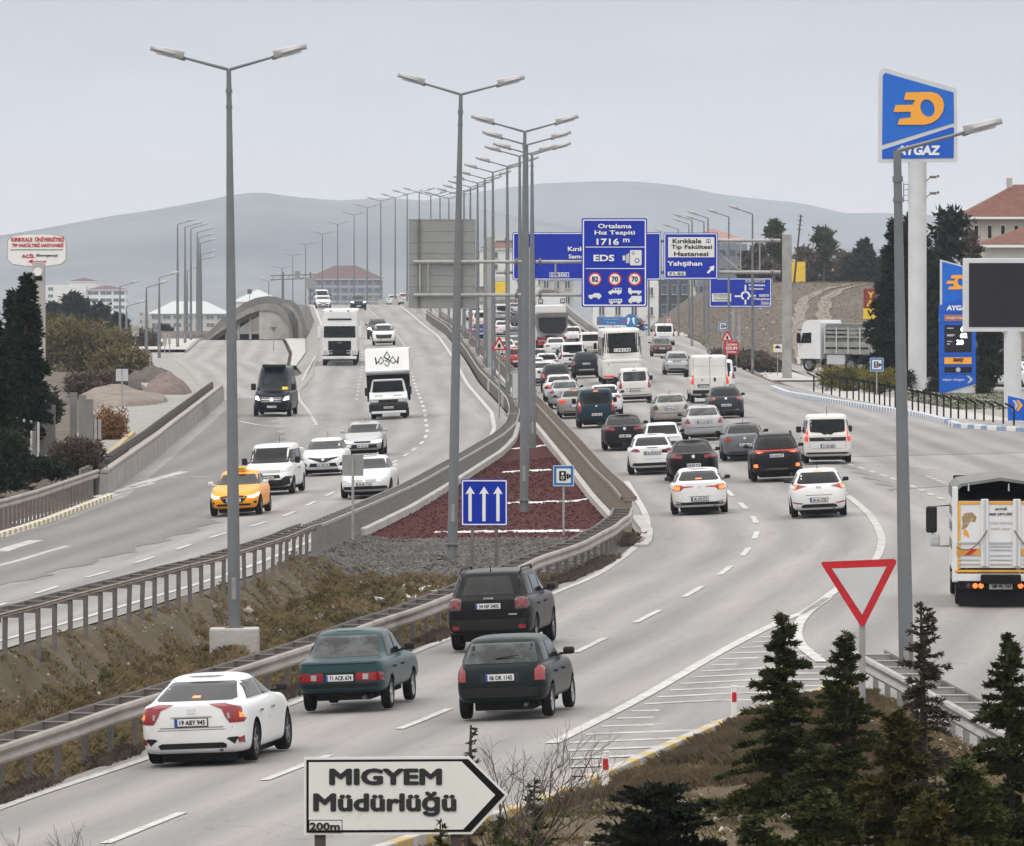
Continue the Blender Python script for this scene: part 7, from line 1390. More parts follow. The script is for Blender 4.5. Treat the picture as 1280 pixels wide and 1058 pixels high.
MB().rbox((0, YB_ + .02, .66), (W_ - .1, .12, .17), .02).build('rear_sill', PW, t); MB().rbox((.0, YB_ - .045, .68), (.86, .02, .10), .01).build('black_strip', M_BLACK, t)
MB().rbox((0, YB_ + .05, .47), (W_ - .30, .10, .20), .02).build('lamp_carrier', M_BLACK, t)
for s_ in (-1, 1):
    for k_, (dx, m_) in enumerate(((.72, M_TAILD), (.57, M_BRAKE), (.44, M_BRAKE))): MB().lathe([(.001, -.02), (.055, -.015), (.06, .02)], (s_ * dx, YB_ - .02, .47), 'Y', 14).build('tail_lamp', m_, t)
k = MB().rbox((0, YB_ - .03, .46), (.52, .02, .13), .01).build('license_plate', M_PLATE, t); text(k, '58 VL 151', .02, .46, .42, .08, M_BLACK, y=YB_ - .045, bold=.03); MB().rbox((0, YB_ + .12, .20), (W_ - .34, .05, .40), .02).build('mud_guard', M_BLACK, t)
# canopy: dark open back under a grey tarpaulin roof on hoops
arc = [(-1.06, 2.42), (-1.04, 2.62), (-.9, 2.76), (0, 2.90), (.9, 2.76), (1.04, 2.62), (1.06, 2.42)]
MB().prism(arc + [(1.0, 2.42), (.98, 2.60), (.86, 2.70), (0, 2.83), (-.86, 2.70), (-.98, 2.60), (-1.0, 2.42)], -3.36, 1.9).build('tarpaulin_roof', M_TARP, t)
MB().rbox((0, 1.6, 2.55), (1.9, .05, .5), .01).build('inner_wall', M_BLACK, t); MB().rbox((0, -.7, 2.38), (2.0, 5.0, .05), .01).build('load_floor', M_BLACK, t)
for s_ in (-1, 1): MB().rbox((s_ * 1.03, -.7, 2.50), (.03, 5.1, .28), .01).build('side_curtain', M_TARP, t)
mb = MB()
for i in range(12): mb.lathe([(.001, .02), (.02, .0)], (-.4 + .07 * i * (1 if i % 2 else -1), 1.55, 2.52 + .03 * (i % 3)), 'Y', 5)
for x in (-.72, .18, .85): MB().tube([(x, YB_ - .04, 2.60), (x, YB_ - .05, 2.76)], [.022, .014], 6).build('roof_hook', M_GREYT, t)
for z, n_ in ((2.06, 4), (1.70, 4), (1.30, 4)):
    for k in range(7):
        y0 = -3.1 + k * .75; poly_ = MB().prism([(y0, z - .12), (y0 + .30, z - .12), (y0 + .22, z + .10), (y0 + .06, z + .10)], -W_ / 2 + .075, -W_ / 2 + .085, plane='YZ'); poly_.build('vent_opening', M_BLACK, t)
MB().rbox((0, 2.75, 1.55), (2.0, 1.6, 1.9), .1).build('cab', PW, t); MB().rbox((-1.42, 3.2, 1.72), (.26, .2, .62), .06).build('wing_mirror', M_PLAST, t); MB().rbox((-1.34, 3.2, 1.24), (.24, .2, .28), .06).build('wide_mirror', M_GREYT, t)
MB().tube([(-1.0, 3.2, 2.05), (-1.40, 3.2, 2.02), (-1.40, 3.2, 1.1), (-1.0, 3.2, 1.1)], [.016] * 4, 6).build('mirror_arm', M_BLACK, t)
MB().rbox((0, -.4, .62), (.9, 6.4, .2), .02).build('chassis', M_BLACK, t)
for y in (-1.5, .2): MB().rbox((-1.02, y, .55), (.06, 1.0, .12), .02).build('side_guard', M_STEELD, t)
wheels(t, (-2.2, 2.7), 2.05, .42, .26, dual=(-2.2,))
M_PLANK = mat('dirty_trailer_planks', (.24, .235, .225), .7, var=.25, scale=2)
# parked lorry with slatted trailer beside the station
t = thing('parked_lorry', 'parked white lorry with a slatted grey trailer beside the dark firs', 'lorry'); pk = at(1014, 505); t.location = (pk.x + 2.5, 505, .1); t.rotation_euler = (0, 0, R(50))
MB().prism([(1.4, .9), (3.35, .9), (3.4, 1.9), (3.15, 2.7), (2.9, 3.45), (2.5, 3.62), (1.5, 3.62), (1.4, 3.4)], -1.22, 1.22, plane='YZ').build('cab', PW, t)
for s_ in (-1, 1): MB().prism([(2.2, 2.0), (3.15, 2.0), (2.95, 2.7), (2.2, 2.75)], s_ * 1.23 - .01, s_ * 1.23 + .01, plane='YZ').build('side_window', M_GLASS, t); MB().rbox((s_ * 1.4, 3.2, 2.35), (.22, .22, .7), .05).build('wing_mirror', M_BLACK, t)
MB().rbox((0, 3.39, 2.3), (2.2, .05, .75), .02).build('windscreen', M_GLASS, t); MB().rbox((0, 3.3, 2.92), (2.3, .3, .08), .02).build('sun_visor', M_BLACK, t); MB().rbox((0, 3.35, .75), (2.4, .3, .5), .06).build('bumper', PW, t)
MB().rbox((0, .1, .85), (2.3, 1.6, .7), .04).build('fuel_tank', M_GREYT, t); MB().rbox((0, -5, 1.0), (1.0, 13, .3), .03).build('chassis', M_BLACK, t)
for s_ in (-1, 1):
    xx = s_ * 1.2
    for z, h_ in ((1.42, .32), (1.92, .38), (2.45, .16), (2.75, .16), (3.02, .14)): MB().rbox((xx, -5.2, z), (.05, 12.4, h_), .01).build('side_plank', M_PLANK, t)
    for k in range(13): MB().rbox((xx + s_ * .03, 1.0 - k * 1.03, 2.2), (.05, .10, 1.85), .01).build('side_post', M_GREYT, t)
    for k in range(22): MB().rbox((xx + s_ * .03, .7 - k * .55, 1.68), (.03, .32, .10), .01).build('slot', M_BLACK, t)
MB().rbox((0, 1.0, 2.3), (2.4, .06, 2.0), .01).build('headboard', M_GREYT, t); MB().rbox((0, -5.2, 1.9), (2.2, 12.2, 1.2), .02).build('load', M_TARP, t)
MB().rbox((0, -.9, 3.15), (2.35, 3.6, .45), .05).build('rolled_cover', M_TARP, t)
mb = MB(); P_ = [(-4.8, 3.2), (-4.6, 2.2), (-6.4, 1.9), (-9.0, 2.0), (-9.0, 3.1)]; mb.prism(P_, -1.27, -1.30, plane='YZ').build('draped_tarpaulin', M_TARP, t)
wheels(t, (2.5, -1.2, -8.5, -9.8, -11.1), 2.4, .5, .3)
t = thing('tractor', 'tractor with a glazed blue cab standing on the slatted trailer', 'tractor', (pk.x + 6.2, 508.3, 3.25 - .9), R(50))
MB().rbox((0, 0, 1.75), (1.7, 1.7, .12), .05).build('cab_roof', PNAVY, t); MB().rbox((0, 0, .5), (1.3, 2.9, .7), .1).build('tractor_body', PBLU, t); MB().rbox((0, 2.0, .65), (.8, 1.6, .7), .1).build('bonnet', PBLU, t)
for x in (-.78, .78):
    for y in (-.8, 0, .8): MB().tube([(x, y, .8), (x, y, 1.72)], [.05, .05], 6).build('cab_pillar', PNAVY, t)
for y in (-.4, .4): MB().box((-.76, y, 1.3), (.03, .66, .75)).build('cab_window', mat('cab_glass', (.16, .20, .19), .15, var=.3), t)
MB().box((0, -.8, 1.3), (1.4, .03, .75)).build('cab_window', MATS['cab_glass'], t); MB().tube([(-.4, 1.4, .9), (-.4, 1.4, 2.1)], [.05, .04], 6).build('exhaust', M_BLACK, t); MB().lathe([(.001, .2), (.06, .16), (.07, 0)], (-.5, .3, 1.82), 'Z', 8).build('beacon', M_AMBER, t)
ty, rm, sp = wheel_parts(.6, .4, 'truck')
for s_ in (-1, 1):
    for y in (-.9, 1.9): k = link('wheel', ty, t); k.location = (s_ * .85, y, .55); link('rim', rm, k)
# parked cars in the station
M = Matrix.Translation((at(1262, 430).x, 436, .12)) @ Matrix.Rotation(R(62), 4, 'Z'); put('suv', SU, 'white suv parked between the price totem and the billboard post', car, M, PW, OFF)
M = Matrix.Translation((at(1172, 520).x, 530, .12)) @ Matrix.Rotation(R(75), 4, 'Z'); put('hatch', HAT, 'silver car parked behind the fence left of the price totem', car, M, PSI, OFF)
M = Matrix.Translation((at(1112, 530).x, 545, .12)) @ Matrix.Rotation(R(80), 4, 'Z'); put('hatch', HAT, 'pale car glimpsed between the firs and the white pylon', car, M, PW, OFF)
# ---------------------------------------------------------------- curved ramp bridge at the left
YB0 = 722; S = YB0 / F
def bq(x, y): return Vector(((x - CX) * S, CZ - (y - HZ) * S))
t = thing('curved_bridge', 'humped concrete ramp bridge with dark parapet at the left of the crest', 'bridge')
o1 = [(253, 424), (262, 414), (275, 401), (290, 389), (305, 379), (320, 372.5), (333, 370.3), (345, 371), (356, 375), (363, 382), (368, 392), (371, 406), (372, 424)]
i1 = [(259, 424), (268, 416), (280, 407), (293, 396), (307, 387.5), (321, 381.5), (334, 379.5), (345, 381), (353, 385), (359, 392), (363, 402), (366, 412), (367, 424)]
i2 = [(259, 428), (268, 420), (282, 411), (296, 401), (309, 393.5), (322, 389), (334, 388), (344, 389.5), (351, 394), (356, 400), (360, 408), (362, 416), (363, 428)]
def band(A, B, y0, y1, m, nm, par):
    mb = MB()
    for k in range(len(A) - 1):
        q4 = [bq(*A[k]), bq(*A[k + 1]), bq(*B[k + 1]), bq(*B[k])]; mb.prism([tuple(p) for p in q4], y0, y1)
    return mb.build(nm, m, par)
M_PARD = mat('dark_parapet_concrete', (.17, .165, .16), .85, var=.15, scale=1)
band(o1, i1, YB0 - .15, YB0 + .15, M_PARD, 'parapet', t); band(i1, i2, YB0 - .4, YB0 + .25, M_CONCD, 'deck_edge', t)
MB().prism([tuple(bq(*p)) for p in ((324, 424.5), (324, 389), (334, 388), (344, 389.5), (351, 394), (356, 400), (360, 408), (362, 416), (363, 424.5))], YB0 - .2, YB0 + 6).build('abutment_wall', M_CONC, t)
for k in range(4):
    xx = (268, 281, 296, 311)[k]; yt = (419, 411, 401, 392)[k]; MB().prism([tuple(bq(*p)) for p in ((xx, 424.5), (xx, yt), (xx + 3.2, yt - 1.5), (xx + 3.2, 424.5))], YB0 + .5, YB0 + 1.2).build('pier', M_CONC, t); MB().prism([tuple(bq(*p)) for p in ((xx - 3, yt + 5), (xx - 3, yt + 1), (xx + 5, yt - 3), (xx + 5, yt + 3))], YB0 + .4, YB0 + 1.3).build('pier_head', M_CONCD, t)
mb = MB()
for k in range(9): a_, b_ = bq(*i2[k]), bq(*i2[k + 1]); mb.prism([(a_.x, a_.y + .05), (b_.x, b_.y + .05), (b_.x, b_.y - .5), (a_.x, a_.y - .5)], YB0 + .2, YB0 + 26)
mb.build('girder', M_STEELD, t)
mb = MB()
for k in range(len(i1) - 1): a_, b_ = bq(*i1[k]), bq(*i1[k + 1]); mb.prism([(a_.x, a_.y), (b_.x, b_.y), (b_.x, b_.y - .25), (a_.x, a_.y - .25)], YB0 + .2, YB0 + 26)
mb.build('deck', M_CONCD, t)
MB().box((bq(290, 0).x, YB0 + 26.5, -2.8), (12, .4, 6)).build('back_wall', M_PARD, t)
t2 = thing('bridge_parapet', 'second dark curved parapet descending right of the humped bridge', 'parapet')
o2 = [(356, 374), (366, 375), (374, 381), (380, 391), (384, 403), (386, 423)]; i3 = [(356, 378), (364, 381), (371, 387), (376, 396), (380, 407), (381, 423)]
band(o2, i3, YB0 - 5.2, YB0 - 4.8, M_PARD, 'parapet', t2); band(i3, [(x - 1.5, y + 4) for x, y in i3], YB0 - 5.3, YB0 - 4.7, M_CONCD, 'wall_base', t2)
mb = MB(); A = [(364, 382), (369, 392), (371, 406), (372, 424)]; B = [(371, 389), (376, 398), (380, 409), (381, 424)]
vs = [];
for k in range(4): a_, b_ = bq(*A[k]), bq(*B[k]); vs += [(a_.x, YB0 + .2, a_.y - .1), (b_.x, YB0 - 4.8, b_.y - .1)]
mb.add(vs, [(2 * k, 2 * k + 1, 2 * k + 3, 2 * k + 2) for k in range(3)]); mb.build('carriageway', M_ASPH2, t2)
# ---------------------------------------------------------------- buildings
def building(label, x0, x1, ytop, Y, z0, floors, cols, wall, win, depth=14, roof=None, ww=.6, wh=.5, rh=2.0, name='apartment_building', frame_m=None, band=None, yaw=0, sill=True, eave=.6, gable=False, flo=0, skip=()):
    """block whose eaves line stands at picture height ytop; each window a part with its pane"""
    s = Y / F; w_ = (x1 - x0) * s; zt = CZ - (ytop - HZ) * s; cx = ((x0 + x1) / 2 - CX) * s; H = zt - z0
    t = thing(name, label, 'building', (cx, Y + depth / 2, z0), R(yaw))
    MB().box((0, 0, H / 2), (w_, depth, H)).build('wall', wall, t)
    if roof: 
        e = eave; mb = MB(); a = [(-w_ / 2 - e, -depth / 2 - e, H), (w_ / 2 + e, -depth / 2 - e, H), (w_ / 2 + e, depth / 2 + e, H), (-w_ / 2 - e, depth / 2 + e, H)]
        k = min(w_, depth) / 2 * .95; b = [(-w_ / 2 + k, 0, H + rh), (w_ / 2 - k, 0, H + rh)]
        if gable: b = [(-w_ / 2 - e, 0, H + rh), (w_ / 2 + e, 0, H + rh)]
        mb.add(a + b, [(0, 1, 5, 4), (2, 3, 4, 5), (1, 2, 5), (3, 0, 4), (3, 2, 1, 0)]); mb.build('roof', roof, t)
        MB().box((0, 0, H - .12), (w_ + 2 * e, depth + 2 * e, .2)).build('eaves', M_WHITE if wall != M_GREYT else M_GREYT, t)
    if floors:
        fh = H / floors if flo == 0 else flo; cw = w_ / cols; fw, fh2 = cw * ww, fh * wh
        fr = MB().box((0, 0, 0), (fw, .16, fh2)).mesh('window_frame', frame_m or M_WHITE); pn = MB()
        n = 2 if fw > .9 else 1
        for i in range(n): pn.box((-fw / 2 + fw * (i + .5) / n, -.06, 0), (fw / n - .09, .12, fh2 - .12))
        pn = pn.mesh('pane', win); sl = MB().box((0, -.1, -fh2 / 2 - .06), (fw + .2, .3, .1)).mesh('sill', M_CONC); c = 0
        for f_ in range(floors):
            zc = H - fh * (f_ + .5)
            if zc < 1: break
            for c_ in range(cols):
                if (f_, c_) in skip or c > 140: continue
                o = link('window', fr, t); o.location = (-w_ / 2 + cw * (c_ + .5), -depth / 2 - .03, zc); link('pane', pn, o); c += 1
                if sill: link('sill', sl, o)
            if band: MB().box((0, -depth / 2 - .05, zc + fh / 2), (w_ + .04, .12, fh * .14)).build('floor_band', band, t)
        for s_ in (-1, 1):
            for f_ in range(min(floors, 6)):
                for yy in (-depth / 4, depth / 4):
                    zc = H - fh * (f_ + .5)
                    if zc < 1: continue
                    o = link('window', fr, t); o.location = (s_ * (w_ / 2 + .03), yy, zc); o.rotation_euler = (0, 0, s_ * math.pi / 2); link('pane', pn, o)
    return t
M_WALLW = mat('white_render', (.66, .66, .64), .8, var=.06, scale=.3); M_WALLG = mat('grey_render', (.19, .205, .23), .85, var=.1, scale=.3); M_WALLB = mat('blue_grey_cladding', (.16, .18, .21), .6, var=.1, scale=.3); M_WALLC = mat('beige_render', (.46, .43, .38), .85, var=.1, scale=.3)
M_TILE = mat('red_roof_tiles', (.135, .050, .032), .8, var=.25, scale=1.5, bump=.5, bscale=6); M_TILED2 = mat('dull_red_roof', (.085, .035, .032), .8, var=.2)
M_TILED = mat('brown_red_roof', (.16, .055, .045), .8, var=.2, scale=.8); M_ROOFW = mat('white_roof_sheet', (.46, .49, .48), .7); M_DKC = mat('dark_cladding', (.05, .055, .065), .5, var=.2, scale=.4)
t = building('white hospital block with dark window strips far left behind the scrub', 108, 157, 362, 3050, -45, 9, 3, M_WALLW, M_GLASSB, 16, M_TILED2, .86, .5, 1.6, flo=3.0, sill=False)
building('white hospital wing with blank render panel, far left', 57, 107.5, 357, 3060, -45, 9, 4, M_WALLW, M_GLASSB, 16, None, .5, .5, 0, flo=3.0, sill=False, skip=[(f, c) for f in range(9) for c in (1, 2, 3)])
building('raised roof storey of the white hospital with a dark red hipped roof', 86, 121, 352, 3080, -30, 0, 1, M_WALLW, M_GLASSB, 12, M_TILED2, rh=1.6)
building('distant block with teal windows and a pale hipped roof behind the lamp row', 188, 283, 392, 2900, -45, 8, 7, M_WALLC, M_GLASSB, 18, M_ROOFW, .72, .55, 4.8, flo=3.1, sill=False, eave=1)
building('pinkish wing with small windows left of the teal-windowed block', 173, 187.5, 388, 2920, -45, 8, 2, M_WALLC, M_GLASSB, 14, None, .5, .45, 0, flo=3.1, sill=False)
building('low pale hall with a white hipped roof peeping over the curved bridge', 292, 350, 377, 2500, -30, 2, 8, M_WALLW, M_GLASSB, 18, M_ROOFW, .4, .4, 4.0, sill=False)
building('grey unfinished apartment block under a dark red hipped roof behind the crest', 385, 477, 349, 2950, -35, 8, 9, M_WALLG, M_GLASSB, 22, M_TILED2, .62, .55, 5.5, frame_m=M_WALLG, band=M_CONC, flo=3.1, sill=False, eave=1)
building('small raised roof lantern on the grey apartment block', 416, 452, 340, 2960, -20, 0, 1, M_TILED2, M_GLASSB, 10, M_TILED2, rh=2.6)
building('white apartment block with brown windows and red roof between the lamp posts', 600, 668, 311, 1800, -18, 9, 5, M_WALLW, M_GLASSB, 14, M_TILE, .30, .48, 2.6, flo=3.05)
building('white apartment block with red hipped roof behind the big overhead board', 669, 705, 299, 1800, -18, 9, 3, M_WALLW, M_GLASSB, 14, M_TILE, .40, .48, 1.8, flo=3.05)
building('cream apartment block with balconies under the overhead board', 676, 716, 346, 1500, -12, 5, 3, M_WALLC, M_GLASSB, 12, M_TILED, .5, .5, 1.5, band=M_CONC)
building('white apartment block with dark windows directly below the speed check board', 742, 823, 352, 1130, -6, 4, 4, M_WALLW, M_GLASSB, 14, None, .36, .44, 0, flo=3.1)
building('dark clad building between white block and hillside lamp posts', 824, 862, 350, 1150, -6, 4, 3, M_DKC, M_GLASSB, 12, None, .5, .5, 0, flo=3.1, frame_m=M_GREYT)
building('dark blue-grey building with a pale roofline behind the roundabout sign', 872, 934, 305, 1350, -4, 5, 5, M_WALLB, M_GLASSB, 14, None, .6, .3, 0, flo=3.4, frame_m=M_DKC, sill=False)
building('pink-roofed building peeping over the hospital board', 860, 924, 298, 1700, -4, 4, 5, M_WALLC, M_GLASSB, 12, mat('pink_roof', (.30, .15, .13), .8, var=.15), .5, .5, 2.2, sill=False)
t = building('two-storey house with red hipped roof and chimney at the right edge', 1212, 1345, 271, 640, 4.5, 3, 8, M_WALLC, M_GLASS, 9, M_TILE, .36, .46, 2.9, name='house', flo=2.7, eave=.9)
MB().box((-.9, -.2, 9.45), (.5, .5, 2.6)).build('chimney', M_CONC, t)
t = building('white house with lower red tiled roof in front of the two-storey house', 1238, 1345, 306, 560, 3.0, 1, 4, M_WALLW, M_GLASS, 7, M_TILE, .2, .3, 1.5, name='house', eave=1.0)
t = thing('roadside_kiosk', 'yellow-orange panel standing beside the gantry column above the queue', 'kiosk', at(626, 700, 361)); MB().rbox((0, 0, 0), (1.2, .3, 1.3), .05).build('panel', M_YEL, t); MB().rbox((0, .1, .95), (1.5, .5, .6), .1).build('top', M_ROOFW, t)
t = thing('concrete_shed', 'grey concrete shed wall left of the gantry column', 'shed', at(602, 1000, 372)); MB().box((0, 3, -2), (2.6, 6, 7)).build('wall', M_CONCD, t); MB().rbox((0, 3, 1.6), (3.2, 6.6, .3), .05).build('roof', M_ROOFW, t)
t = thing('yellow_banner', 'yellow banner on frame at the top of the brown hill', 'banner', at(998, 830, 340)); MB().rbox((0, 0, 0), (1.55, .06, 2.3), .02).build('cloth', M_YEL, t); posts(t, [-.8, .8], -2.2, 1.2, .05)
t = thing('signboard', 'upright dark red board reading YAV in yellow beside the dark fir', 'signboard', at(1087, 500, 380)); rect(t, -.42, .42, -1.05, 1.05, 0, mat('brick_red_board', (.20, .03, .02), .6), 'panel', .08); text(t, 'Y', .08, .62, .42, .44, M_YEL, y=-.01, bold=.05); text(t, 'A', .04, .05, .48, .46, M_YEL, y=-.01, bold=.05); rect(t, -.44, .44, -1.05, -.32, -.012, M_YEL, 'yellow_base'); text(t, 'V', .06, -.66, .48, .46, M_BLACK, y=-.025, bold=.05); posts(t, [0], -5, 0, .07, .1)
# leaning telegraph poles
for lab, x, Y, yb, yt, ln in (('leaning wooden telegraph pole on the brown hill', 993, 820, 350, 268, .10), ('upright wooden telegraph pole with crossarms by the firs', 1113, 700, 352, 271, .02)):
    t = thing('telegraph_pole', lab, 'utility pole', at(x, Y, yb)); h = (yb - yt) * Y / F; t.rotation_euler = (0, ln, 0); MB().tube([(0, 0, -2), (0, 0, h)], [.14, .09], 8).build('pole', M_BARK, t, True)
    for k in range(4 if ln > .05 else 2): MB().box((0, 0, h - .2 - k * .5), (.6 if ln > .05 else 1.1, .08, .07)).build('crossarm', M_BARK, t)
# hospital sign column
YH = 320; S = YH / F; t = sgn('hospital_sign', 'white rounded hospital emergency sign with red letters on a grey column at far left', 46, YH, 313); w_, h_ = 72 * S, 39 * S
P_ = [(-w_ / 2, -h_ * .30), (-w_ * .42, -h_ * .44), (-w_ * .2, -h_ / 2), (w_ * .2, -h_ / 2), (w_ * .42, -h_ * .44), (w_ / 2, -h_ * .30), (w_ / 2, h_ * .3), (w_ * .42, h_ * .44), (w_ * .2, h_ / 2), (-w_ * .2, h_ / 2), (-w_ * .42, h_ * .44), (-w_ / 2, h_ * .3)]
poly(t, [(x * 1.03, z * 1.05) for x, z in P_], .0, M_CONC, 'border', .3); poly(t, P_, -.02, M_WHITE, 'panel_face', .02)
text(t, 'KIRIKKALE  ÜNİVERSİTESİ', .04, .50, 2.35, .24, M_RED, bold=.04); text(t, 'TIP FAKÜLTESİ HASTANESİ', .04, .24, 2.30, .20, M_RED, bold=.04); rect(t, -w_ / 2 + .1, w_ / 2 - .1, .0, .035, -.03, mat('dark_green_line', (.02, .10, .07), .5), 'divider')
text(t, 'ACİL', -.38, -.24, .60, .20, M_RED, bold=.05); text(t, '(Emergency)', .45, -.24, .95, .14, M_BLACK, bold=.02); poly(t, [(-.40, -.50), (-.18, -.40), (-.18, -.47), (.42, -.47), (.42, -.54), (-.18, -.54), (-.18, -.60)], -.03, M_RED, 'arrow')
MB().rbox((.08, .2, -3.6), (.56, .5, 6.2), .04).build('column', M_CONC, t); disc(t, .05, -.95, .19, -.08, M_WHITE, 'dial'); rect(t, -.12, .25, -1.35, -1.15, -.07, M_BLACK, 'display')
# ---------------------------------------------------------------- filling station signs
YP = 441; S = YP / F
t = sgn('filling_station_pylon', 'tall white pylon topped by a blue Aygaz board with an orange symbol', 1147, YP, 145, cat='pylon sign')
def qp(x, y): return ((1060 + x / 4.409 - 1147) * S, (145 - 60 - y / 4.409) * S)
poly(t, [qp(*p) for p in ((166, 634), (170, 140), (178, 122), (196, 112), (212, 114), (590, 222), (602, 236), (604, 626), (598, 630))], 0, M_PYLON, 'board_frame', .5)
poly(t, [qp(*p) for p in ((188, 536), (192, 152), (206, 138), (582, 246), (584, 414))], -.03, M_PBLUE2, 'blue_panel', .03); poly(t, [qp(*p) for p in ((188, 612), (188, 562), (576, 436), (584, 442), (582, 608))], -.03, M_PBLUE, 'blue_panel', .03)
def logo(t, q_, y, sc_=1.0):
    D = [(318, 246), (456, 243), (496, 254), (520, 280), (530, 316), (522, 354), (498, 390), (462, 414), (424, 424), (272, 424), (284, 392), (346, 384), (346, 352), (250, 354), (262, 316), (356, 314), (370, 288), (308, 286)]
    mb = MB(); ov = [(438 + 39 * math.cos(2 * math.pi * i / 24) + 6 * math.sin(2 * math.pi * i / 24), 332 + 48 * math.sin(2 * math.pi * i / 24)) for i in range(24)]
    pts = [Vector(q_(*p)) for p in D] + [Vector(q_(*p)) for p in ov]; n = len(D)
    vv, ee, ff, *_ = delaunay_2d_cdt(pts, [(i, (i + 1) % n) for i in range(n)] + [(n + i, n + (i + 1) % 24) for i in range(24)], [], 0, 1e-6)
    from mathutils.geometry import intersect_point_tri_2d
    def inside(p, P):
        c = False; j = len(P) - 1
        for i in range(len(P)):
            if (P[i][1] > p[1]) != (P[j][1] > p[1]) and p[0] < (P[j][0] - P[i][0]) * (p[1] - P[i][1]) / (P[j][1] - P[i][1]) + P[i][0]: c = not c
            j = i
        return c
    Dq = [q_(*p) for p in D]; Oq = [q_(*p) for p in ov]; fs = []
    for f in ff:
        c = sum((vv[i] for i in f), Vector((0, 0))) / len(f)
        if inside(c, Dq) and not inside(c, Oq): fs.append(tuple(f))
    k = len(vv); mb.add([(v.x, y, v.y) for v in vv] + [(v.x, y + .06 * sc_, v.y) for v in vv], fs + [tuple(i + k for i in f) for f in fs] + [(i, (i + 1) % n, k + (i + 1) % n, k + i) for i in range(n)] + [(n + i, n + (i + 1) % 24, k + n + (i + 1) % 24, k + n + i) for i in range(24)])
    return mb.build('logo', M_ORA, t)
logo(t, qp, -.10)
def aygaz(t, cx, cz, w_, h): text(t, 'AYGAZ', cx, cz, w_, h, M_WHITE, y=-.05, bold=.05, slant=.12)
c_ = qp(388, 565); aygaz(t, c_[0], c_[1], 236 / 4.409 * S, 54 / 4.409 * S)
MB().lathe([(.56, -17.3), (.56, -2.8)], (0, .25, 0), 'Z', 32).build('pylon_column', M_PYLON, t, True)
for zz in (-3.75, -4.75): MB().rbox((.95, .1, zz), (.42, .3, .16), .03).rbox((1.25, 0, zz + .05), (.14, .3, .14), .02).tube([(.5, .2, zz - .3), (.8, .15, zz)], [.03, .03], 5).build('floodlight', M_STEELD, t)
mb = MB()
for k in range(3): mb.tube([(-.85, -.1 + k * .15, -4.1), (-.85, -.1 + k * .15, -5.3)], [.02, .02], 5)
for k in range(4): mb.tube([(-.55, .1, -4.2 - k * .33), (-.85, -.1, -4.2 - k * .33), (-.85, .2, -4.2 - k * .33), (-.55, .3, -4.2 - k * .33)], [.02] * 4, 5)
mb.build('ladder_cage', M_STEELD, t)
# price totem
YT = 425; S = YT / F; t = sgn('price_totem', 'blue filling station price totem with lit digits beside the billboard', 1198, YT, 420, cat='price sign')
def qt(x, y): return ((1150 + x / 4.408 - 1198) * S, (420 - 300 - y / 4.408) * S)
poly(t, [qt(*p) for p in ((112, 108), (250, 148), (302, 160), (302, 350), (112, 366))], .0, M_PYLON, 'top_frame', .45)
poly(t, [qt(*p) for p in ((122, 120), (296, 166), (298, 302), (122, 356))], -.02, M_PBLUE2, 'blue_panel', .02)
poly(t, [qt(*p) for p in ((106, 364), (130, 350), (304, 300), (308, 790), (306, 792), (108, 850))], -.06, M_PBLUE, 'body_panel', .4)
poly(t, [qt(*p) for p in ((108, 850), (306, 792), (306, 905), (110, 905))], .0, M_PYLON, 'foot', .4); poly(t, [qt(*p) for p in ((76, 932), (84, 906), (330, 906), (336, 932))], -.3, M_PYLON, 'plinth', .9)
def ql(x, y): return qt(145 + (x - 250) * .42, 195 + (y - 246) * .44)
logo(t, ql, -.06); c_ = qt(213, 375); text(t, 'AYGAZ', c_[0], c_[1], 132 / 4.408 * S, 28 / 4.408 * S, M_WHITE, y=-.075, bold=.05, slant=.12)
def band_(y0, y1, m, x0=134, x1=284, y=-.075, nm='strip'): a_, b_ = qt(x0, y1), qt(x1, y0); return rect(t, a_[0], b_[0], a_[1], b_[1], y, m, nm)
M_RO = mat('faded_orange_strip', (.42, .13, .06), .5); band_(414, 446, M_RO); c_ = qt(205, 430); text(t, 'otogaz market', c_[0], c_[1], 125 / 4.408 * S, 18 / 4.408 * S, M_WHITE, y=-.09, bold=.01)
band_(470, 620, M_SCREEN, nm='price_display'); 
for yy, s_, xx in ((491, '6', 232), (527, '62', 240), (565, '30', 220)): c_ = qt(xx, yy); text(t, s_, c_[0], c_[1], (18 if len(s_) == 1 else 40) / 4.408 * S, 28 / 4.408 * S, M_LED, y=-.09, bold=.06, name='price_digits')
for yy, w__ in ((487, 36), (523, 44), (529, 36), (560, 30), (574, 16)): c_ = qt(148 + w__ / 2, yy); rect(t, c_[0] - w__ / 8.8 * S, c_[0] + w__ / 8.8 * S, c_[1] - .03, c_[1] + .03, -.09, M_GREYT, 'line_of_print')
band_(648, 684, M_ORA); c_ = qt(210, 664); text(t, 'tasty', c_[0], c_[1], 58 / 4.408 * S, 28 / 4.408 * S, M_BLACK, y=-.09, bold=.04, slant=.2)
band_(700, 732, M_BLACK); disc(t, *qt(210, 716), .14, -.09, M_GREYT); c_ = qt(184, 772); text(t, 'süper otogaz', c_[0], c_[1], 118 / 4.408 * S, 16 / 4.408 * S, M_WHITE, y=-.075, bold=.0)
poly(t, [qt(*p) for p in ((254, 748), (268, 748), (292, 768), (272, 790), (260, 790), (276, 768))], -.075, M_GREYT, 'chevron')
for yy in (402, 456, 634, 690, 742): a_, b_ = qt(108, yy + 2), qt(308, yy); rect(t, a_[0], b_[0], a_[1], b_[1], -.064, M_BLACK, 'joint', .005)
